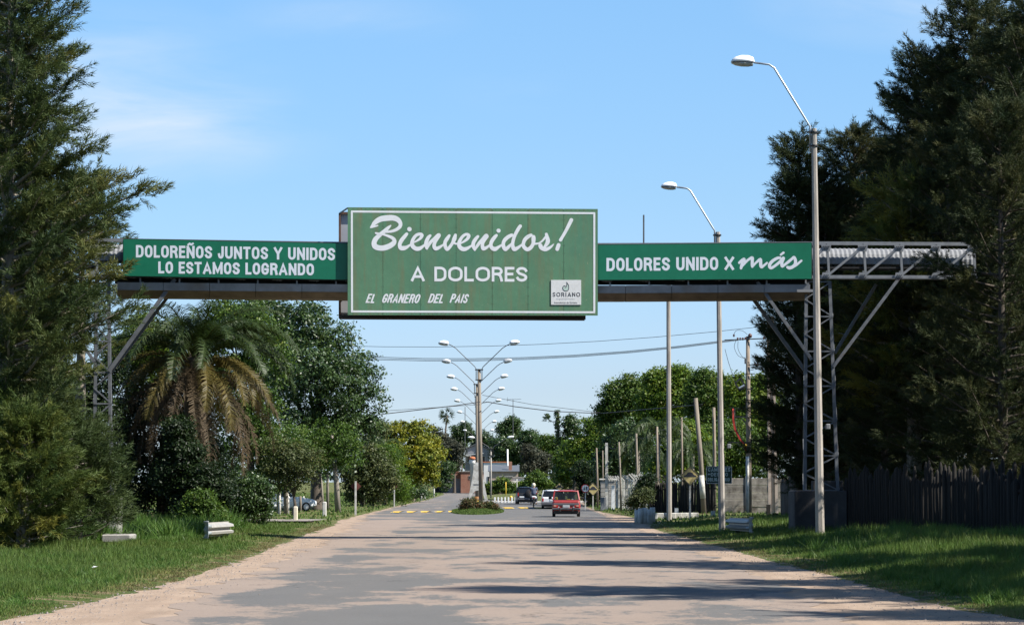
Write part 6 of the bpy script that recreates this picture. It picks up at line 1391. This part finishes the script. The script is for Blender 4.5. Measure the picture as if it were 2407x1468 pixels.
# ------------------------------------------------------------------ vehicles
def glassmat(name, col, a=.5):
    m, t, b, n, l = nodes(name); b.inputs['Base Color'].default_value = (*col, 1); b.inputs['Roughness'].default_value = .05; tr = n.new('ShaderNodeBsdfTransparent'); tr.inputs[0].default_value = (.75, .8, .78, 1)
    ms = n.new('ShaderNodeMixShader'); ms.inputs[0].default_value = a; l.new(tr.outputs[0], ms.inputs[1]); l.new(b.outputs[0], ms.inputs[2]); l.new(ms.outputs[0], n['Material Output'].inputs[0]); return m
M['glass'] = glassmat('car_glass', (.02, .025, .025), .35); M['glass_dark'] = glassmat('tinted_glass', (.01, .012, .014), .85)
M['red_paint'] = mat('sunfaded_red_paint', (.30, .028, .024), .42, ns=3, amt=.1, coat=.3, spec=.5); M['white_car'] = mat('white_car_paint', (.68, .69, .70), .3, amt=.04, coat=.4); M['black_paint'] = mat('black_car_paint', (.010, .011, .014), .4, amt=.1, coat=.1)
M['tail_red'] = mat('tail_light_red', (.35, .02, .015), .25, amt=.1); M['tail_amber'] = mat('tail_light_amber', (.6, .32, .22), .25, amt=.1); M['chrome'] = mat('dull_chrome', (.55, .56, .57), .3, metal=.7, amt=.1); M['plate_w'] = mat('number_plate_white', (.65, .66, .65), .5, amt=.05); M['grey_plastic'] = mat('grey_plastic', (.10, .10, .11), .6, amt=.1); M['seat'] = mat('seat_fabric', (.05, .05, .055), .9, amt=.2); M['dirty_black'] = mat('dusty_black', (.035, .033, .03), .8, amt=.3)
def car(name, loc, rz, W_, L_, H_, paint, glass, label, cat, belt=.88, sill=.22, cab=(.12, 2.6, .35, 2.0), taper=.80, suv=False, hatch=True, detail='red', wr=.29):
    """tail at y=0, nose at y=L; cab = (base rear y, base front y, roof rear y, roof front y)"""
    root = empty(name, loc, rz, label, cat); w_ = W_ / 2
    prof = [(0, .34, belt - .12, .90), (.05, sill + .08, belt - .02, .97), (.2, sill, belt, 1), (L_ * .5, sill, belt + .02, 1), (L_ * .72, sill, belt + .0, .99), (L_ * .93, sill + .03, belt - .14, .95), (L_, .34, belt - .25, .86)]
    rings = []
    for y, zb, zt, k in prof:
        W2 = w_ * k; zs2 = (zt - zb); half = [(W2 * .86, zb), (W2 * .98, zb + zs2 * .18), (W2, zb + zs2 * .55), (W2 * .97, zb + zs2 * .85), (W2 * .90, zt)]
        rings.append([(x, y, z) for x, z in half] + [(-x, y, z) for x, z in reversed(half)])
    body = MB().loft(rings).build('body', M[paint], root, True)
    body.data.polygons.foreach_set('use_smooth', [False] * len(body.data.polygons))
    b0, b1, r0, r1 = cab; zb, zr = belt - .02, H_ - .05; wb, wt = w_ * .92, w_ * taper
    C_ = {'rb': [(-wb, b0, zb), (wb, b0, zb)], 'rt': [(-wt, r0, zr), (wt, r0, zr)], 'fb': [(-wb, b1, zb), (wb, b1, zb)], 'ft': [(-wt, r1, zr), (wt, r1, zr)]}
    rf = []
    for y, k, dz in ((r0 - .06, .97, -.02), (r0 + .1, 1.0, .03), ((r0 + r1) / 2, 1.02, .055), (r1 - .1, 1.0, .03), (r1 + .05, .97, -.02)):
        rf.append([(wt * k * c, y, zr + dz * (1 - abs(c) ** 2.5)) for c in (-1, -.7, -.3, 0, .3, .7, 1)] + [(wt * k * c, y, zr - .045) for c in (1, 0, -1)])
    MB().loft(rf).build('roof', M[paint], root, True)
    for i in (0, 1):
        s = (-1, 1)[i]
        for a, c, t_ in (('rb', 'rt', .06), ('fb', 'ft', .05)): MB().bar(C_[a][i], Vector(C_[c][i]) + Vector((0, 0, .01)), t_, t_).build('pillar', M[paint], root)
        ym = (b0 + b1) / 2; MB().bar((s * wb, ym, zb), (s * wt, (r0 + r1) / 2 - .05, zr), .05, .06).build('pillar', M[paint], root)
        q = [C_['rb'][i], C_['fb'][i], C_['ft'][i], C_['rt'][i]]; o_ = Vector((-s * .012, 0, 0)); MB().quad(*[Vector(p) + o_ for p in q]).build('side_window', M[glass], root)
    ins = .05
    def pane(lo, hi, dy, nm):
        a, b, c, d = [Vector(p) for p in (*C_[lo], C_[hi][1], C_[hi][0])]; ctr = (a + b + c + d) / 4; q = [ctr + (p - ctr) * .93 + Vector((0, dy, 0)) for p in (a, b, c, d)]; MB().quad(*q).build(nm, M[glass], root)
        g = MB()
        for i in range(4): g.bar(q[i], q[(i + 1) % 4], .03, .03)
        g.build('window_seal', M['black'], root)
    pane('rb', 'rt', -.01, 'rear_window'); pane('fb', 'ft', .01, 'windscreen')
    for s in (-1, 1):
        for y in (.62, L_ - .72):
            wh = MB(); mt_ = Matrix.Rotation(PI / 2, 4, 'Y'); prf = [(wr * .6, -.085), (wr * .97, -.08), (wr, -.05), (wr, .05), (wr * .97, .08), (wr * .6, .085)]; wh.lathe(prf, n=18)
            wh.v = [tuple(mt_ @ Vector(v) + Vector((s * (w_ - .10), y, wr))) for v in wh.v]; o_ = wh.build('wheel', M['black'], root, True)
            hb = MB(); hb.lathe([(.03, -.09), (wr * .58, -.088), (wr * .6, .088), (.03, .09)], n=12); hb.v = [tuple(mt_ @ Vector(v) + Vector((s * (w_ - .10), y, wr))) for v in hb.v]; hb.build('rim', M['chrome'], o_)
        mir = MB(); mir.box((s * (w_ + .10), b1 - .45, zb + .10), (.18, .07, .13), bevel=.02); mir.bar((s * w_ * .92, b1 - .45, zb + .04), (s * (w_ + .08), b1 - .45, zb + .08), .03, .03); mir.build('wing_mirror', M['black'], root)
        MB().box((s * w_ * .36, b1 - 1.0, zb + .10), (.42, .12, .55), bevel=.05).build('seat', M['seat'], root); MB().box((s * w_ * .36, b1 - 1.0, zb + .40), (.24, .09, .15), bevel=.03).build('headrest', M['seat'], root)
    MB().box((0, L_ * .45, sill + .02), (W_ * .8, L_ * .8, .18)).build('underbody', M['dirty_black'], root)
    MB().box((0, .07, sill + .02), (W_ * .86, .25, .20), bevel=.03).build('valance', M['dirty_black'], root)
    return root, w_
# red hatchback
yaw = R(-1)
rc_, w_ = car('hatchback_car', Vector(((1331 - 1203.5) * 143 / 6315, 143, .01)), yaw, 1.52, 3.75, 1.42, 'red_paint', 'glass', 'old red hatchback driving away right of the median', 'car', belt=.90, cab=(.10, 2.55, .42, 1.95), taper=.80)
MB().box((0, -.012, .665), (1.36, .03, .115), bevel=.01).build('trim_panel', M['grey_plastic'], rc_)
for s in (-1, 1):
    t_ = MB().box((s * .56, -.018, .55), (.25, .04, .15), bevel=.01).build('tail_light', M['tail_red'], rc_); MB().box((s * .60, -.04, .58), (.13, .02, .07)).build('indicator', M['tail_amber'], t_)
    MB().box((s * .42, -.018, .52), (.12, .03, .03)).build('reversing_light', M['lamp_white'], rc_); MB().box((s * .34, -.15, .36), (.07, .10, .20), bevel=.02).build('overrider', M['black'], rc_)
bp = MB(); bp.box((0, -.10, .40), (1.50, .10, .10), bevel=.03); bp.build('bumper', M['black'], rc_); MB().box((0, -.155, .435), (1.48, .012, .025)).build('bumper_strip', M['chrome'], rc_)
pl_ = MB().box((0, -.03, .55), (.36, .02, .13)).build('number_plate', M['plate_w'], rc_)
mb = MB()
for k in range(6): mb.box((-.135 + .054 * k, -.0435, .548), (.028, .004, .07))
mb.build('plate_print', M['print_grey'], pl_)
MB().box((-.52, .36, .96), (.14, .1, .16), bevel=.03).build('yellow_bag', M['yellow_tape'], rc_); MB().box((.12, .38, .91), (.2, .1, .07), bevel=.02).build('yellow_cloth', M['yellow_tape'], rc_); MB().box((.38, .38, .91), (.24, .12, .08), bevel=.03).build('white_cloth', M['white'], rc_)
MB().box((0, 2.0, 1.22), (.22, .02, .06)).build('rear_view_mirror', M['black'], rc_)
wc_, w2 = car('estate_car', Vector(((1300 - 1203.5) * 184 / 6315, 184, .01)), R(-1), 1.62, 4.1, 1.30, 'white_car', 'glass_dark', 'white car ahead of the red hatchback, half hidden by it', 'car', belt=.84, cab=(.06, 2.8, .28, 2.1))
for s in (-1, 1): MB().box((s * .70, -.02, .62), (.12, .04, .22), bevel=.01).build('tail_light', M['tail_red'], wc_)
MB().box((0, -.06, .38), (1.6, .14, .20), bevel=.03).build('bumper', M['grey_plastic'], wc_); MB().box((0, -.015, .60), (.4, .02, .12)).build('number_plate', M['plate_w'], wc_)
sc_, w3 = car('suv_car', Vector(((1239.5 - 1203.5) * 222 / 6315, 222, .01)), R(3), 1.66, 4.1, 1.42, 'black_paint', 'glass_dark', 'black off-road car farthest down the road with a spare wheel on its tail', 'car', belt=.92, cab=(.06, 2.9, .22, 2.3), taper=.84, wr=.33)
for s in (-1, 1): MB().box((s * .76, -.02, .80), (.09, .04, .28), bevel=.01).build('tail_light', M['tail_red'], sc_)
MB().box((0, -.06, .45), (1.62, .14, .20), bevel=.03).build('bumper', M['grey_plastic'], sc_); MB().box((-.45, -.14, .60), (.4, .02, .12)).build('number_plate', M['plate_w'], sc_)
sp = MB(); sp.lathe([(.1, -.10), (.30, -.09), (.33, -.05), (.33, .06), (.28, .09), (.1, .10)], n=18); sp.v = [tuple(Matrix.Rotation(PI / 2, 4, 'X') @ Vector(v) + Vector((.15, -.13, .88))) for v in sp.v]; sp.build('spare_wheel', M['black'], sc_, True)
pc_, w4 = car('parked_car', Vector(((592 - 1203.5) * 160 / 6315, 160, .08)), R(-62), 1.6, 3.9, 1.40, 'white_car', 'glass_dark', 'white car parked among the grove trunks on the left', 'car', belt=.88, cab=(.15, 2.5, .5, 1.9))

# ------------------------------------------------------------------ people and the motorcycle
M['skin'] = mat('skin', (.36, .20, .13), .6, amt=.05); M['shirt'] = mat('slate_blue_shirt', (.060, .075, .12), .85, amt=.15); M['jeans'] = mat('dark_jeans', (.022, .026, .038), .9, amt=.2); M['helmet'] = mat('cream_helmet', (.62, .58, .46), .3, amt=.05); M['hair'] = mat('dark_hair', (.02, .015, .012), .8, amt=.1)
def skin(name, verts, edges, mt, parent, sub=1):
    me = bpy.data.meshes.new(name); me.from_pydata([v[:3] for v in verts], edges, []); o = bpy.data.objects.new(name, me); C.objects.link(o); o.parent = parent
    m_ = o.modifiers.new('skin', 'SKIN'); m_.use_smooth_shade = True
    sv = me.skin_vertices[0].data
    for i, v in enumerate(verts): sv[i].radius = (v[3], v[4] if len(v) > 4 else v[3])
    sv[0].use_root = True
    sb = o.modifiers.new('smooth', 'SUBSURF'); sb.levels = sub; sb.render_levels = sub; me.materials.append(mt); return o
def hand(root_p, grip_dir, parent, s):
    """five short bent fingers closing round a grip"""
    p = Vector(root_p)
    for k in range(4):
        a = p + Vector((s * (-.035 + .024 * k), .03, .01)); ln = (.035, .04, .042, .032)[k]
        MB().tube([a, a + Vector((0, ln, -.005)), a + Vector((0, ln + .012, -.032)), a + Vector((0, ln - .012, -.048))], [.010, .0095, .009, .007], 6).build('finger', M['skin'], parent, True)
    MB().tube([p + Vector((-s * .03, .005, 0)), p + Vector((-s * .045, .03, -.02)), p + Vector((-s * .035, .05, -.035))], [.012, .011, .008], 6).build('thumb', M['skin'], parent, True)
rx = (1254.5 - 1203.5) * 196 / 6315; rider = empty('person', (rx, 196, 0), 0, 'motorcycle rider seen from behind in slate blue shirt and cream helmet', 'person')
V_ = [(0, .12, .86, .09, .07), (0, .15, 1.03, .08, .07), (0, .20, 1.22, .10, .07), (0, .23, 1.38, .07, .05), (0, .25, 1.49, .055), (0, .27, 1.60, .085, .10),
      (-.17, .22, 1.36, .05), (-.27, .30, 1.17, .050), (-.30, .55, 1.03, .036), (-.30, .66, 1.03, .034), (.17, .22, 1.36, .05), (.27, .30, 1.17, .050), (.30, .55, 1.03, .036), (.30, .66, 1.03, .034),
      (-.12, .16, .82, .06), (-.22, .48, .70, .055), (-.20, .36, .40, .045), (-.19, .33, .30, .042), (-.20, .45, .27, .040), (.12, .16, .82, .06), (.22, .48, .70, .055), (.20, .36, .40, .045), (.19, .33, .30, .042), (.20, .45, .27, .040)]
E_ = [(0, 1), (1, 2), (2, 3), (3, 4), (4, 5), (3, 6), (6, 7), (7, 8), (8, 9), (3, 10), (10, 11), (11, 12), (12, 13), (0, 14), (14, 15), (15, 16), (16, 17), (17, 18), (0, 19), (19, 20), (20, 21), (21, 22), (22, 23)]
bd = skin('body', V_, E_, M['skin'], rider)
sh = skin('shirt', [(0, .13, .86, .19, .16), (0, .15, 1.05, .18, .15), (0, .20, 1.25, .21, .16), (0, .23, 1.41, .15, .12), (-.20, .22, 1.38, .085), (-.26, .28, 1.22, .072), (.20, .22, 1.38, .085), (.26, .28, 1.22, .072)], [(0, 1), (1, 2), (2, 3), (3, 4), (4, 5), (3, 6), (6, 7)], M['shirt'], rider)
tr_ = skin('trousers', [(0, .12, .86, .19, .16), (-.12, .18, .83, .115), (-.22, .50, .72, .095), (-.20, .37, .44, .068), (-.19, .34, .34, .062), (.12, .18, .83, .115), (.22, .50, .72, .095), (.20, .37, .44, .068), (.19, .34, .34, .062)], [(0, 1), (1, 2), (2, 3), (3, 4), (0, 5), (5, 6), (6, 7), (7, 8)], M['jeans'], rider)
for s in (-1, 1):
    hand((s * .30, .67, 1.03), None, rider, s); MB().box((s * .20, .43, .25), (.09, .27, .08), bevel=.03).build('shoe', M['black'], rider)
hm = MB(); hm.lathe([(.09, -.13), (.125, -.09), (.14, 0), (.125, .08), (.08, .13), (.02, .15)], (0, .27, 1.62), 16); hm.build('helmet', M['helmet'], rider, True)
mc = empty('motorcycle', (rx, 196, 0), 0, 'small motorcycle with pale tail seen from behind between the two cars', 'motorcycle')
for y, nm in ((.05, 'wheel'), (1.30, 'wheel')):
    wh = MB(); wh.lathe([(.24, -.045), (.29, -.04), (.31, 0), (.29, .04), (.24, .045)], n=22); wh.v = [tuple(Matrix.Rotation(PI / 2, 4, 'Y') @ Vector(v) + Vector((0, y, .31))) for v in wh.v]; wh.build(nm, M['black'], mc, True)
MB().tube([(0, .05, .31), (0, .45, .45), (0, .9, .85), (0, 1.05, .95)], [.04, .05, .05, .04], 8).build('frame', M['dark_metal'], mc, True); MB().box((0, .62, .45), (.26, .40, .30), bevel=.05).build('engine', M['grey_plastic'], mc)
MB().box((0, .10, .80), (.24, .70, .10), bevel=.04).build('seat', M['black'], mc); MB().box((0, .72, .86), (.24, .40, .18), bevel=.06).build('tank', M['black_paint'], mc)
MB().box((0, -.28, .76), (.30, .18, .12), bevel=.04).build('tail_fairing', M['white_car'], mc); MB().box((.14, -.20, .72), (.14, .25, .16), bevel=.04).build('side_case', M['white_car'], mc); MB().box((0, -.37, .70), (.12, .03, .07)).build('tail_light', M['tail_red'], mc); MB().box((0, -.32, .55), (.16, .03, .14)).build('rear_mudguard', M['black'], mc)
MB().tube([(-.36, .72, 1.04), (-.12, .88, 1.06), (.12, .88, 1.06), (.36, .72, 1.04)], .016, 6).build('handlebar', M['chrome'], mc, True)
for s in (-1, 1): MB().tube([(s * .07, 1.30, .31), (s * .07, 1.05, .95)], .025, 6).build('fork', M['chrome'], mc); MB().tube([(s * .24, .80, 1.06), (s * .27, .80, 1.2)], .008, 5).build('mirror_stalk', M['chrome'], mc)
MB().tube([(.14, .45, .30), (.15, -.1, .34), (.15, -.25, .36)], [.03, .045, .045], 8).build('exhaust', M['chrome'], mc, True)
# driver of the red car
dr = empty('person', (rc_.location.x - .33, rc_.location.y + 1.45, .35), 0, 'driver of the red hatchback seen through its rear window', 'person')
skin('body', [(0, 0, .10, .15, .12), (0, -.04, .38, .17, .11), (0, -.05, .55, .12, .09), (0, -.04, .66, .05), (0, -.03, .78, .08, .09), (-.2, -.02, .52, .06), (-.25, .18, .34, .045), (-.15, .42, .42, .035), (.2, -.02, .52, .06), (.25, .18, .34, .045), (.12, .42, .42, .035), (-.1, .3, .08, .08), (.1, .3, .08, .08), (-.1, .5, -.1, .05), (.1, .5, -.1, .05)],
     [(0, 1), (1, 2), (2, 3), (3, 4), (2, 5), (5, 6), (6, 7), (2, 8), (8, 9), (9, 10), (0, 11), (0, 12), (11, 13), (12, 14)], M['shirt'], dr)
for s in (-1, 1): hand((s * .13, .40, .42), None, dr, s)
MB().lathe([(.05, -.08), (.085, -.03), (.09, .04), (.06, .10), (.01, .12)], (0, -.04, .80), 12).build('hair', M['hair'], dr, True)
# litter and small stones on the verges and shoulder
lt = MB(); lt.quad((-.08, -.04, .0), (.06, -.05, .02), (.08, .04, .01), (-.05, .05, .03)); o_ = lt.build('litter', M['lamp_white'], None, label='crumpled pale blue scrap lying in the left verge grass', cat='litter'); o_.location = on(227, 56, .10)
def pebbles():
    r_ = np.random.default_rng(3); n = 2600; Y = 33 * (100 / 33) ** r_.uniform(0, 1, n); s2 = np.where(r_.uniform(size=n) < .5, -1, 1); e_ = np.where(s2 < 0, edgeL(Y), edgeR(Y)); x = e_ - s2 * np.abs(r_.normal(0, .75, n)); sz = r_.uniform(.006, .02, n) * np.where(r_.uniform(size=n) < .06, 1.9, 1)
    c = np.stack([x, Y, sz * .4], -1); base = np.array([[1, 0, 0], [0, 1, 0], [-1, 0, 0], [0, -1, 0], [0, 0, .9]]); tri = [(0, 1, 4), (1, 2, 4), (2, 3, 4), (3, 0, 4)]; j = 1 + r_.uniform(-.35, .35, (n, 5, 3)); v = c[:, None] + base[None] * sz[:, None, None] * j
    V = np.concatenate([v[:, t] for t in tri], 1).reshape(-1, 3); link('loose_gravel', np_mesh('loose_gravel', V, 3, M['gravel'], None), kind='stuff')
M['gravel'] = mat('gravel_stone', (.20, .17, .15), .9, ns=9, amt=.4); pebbles()
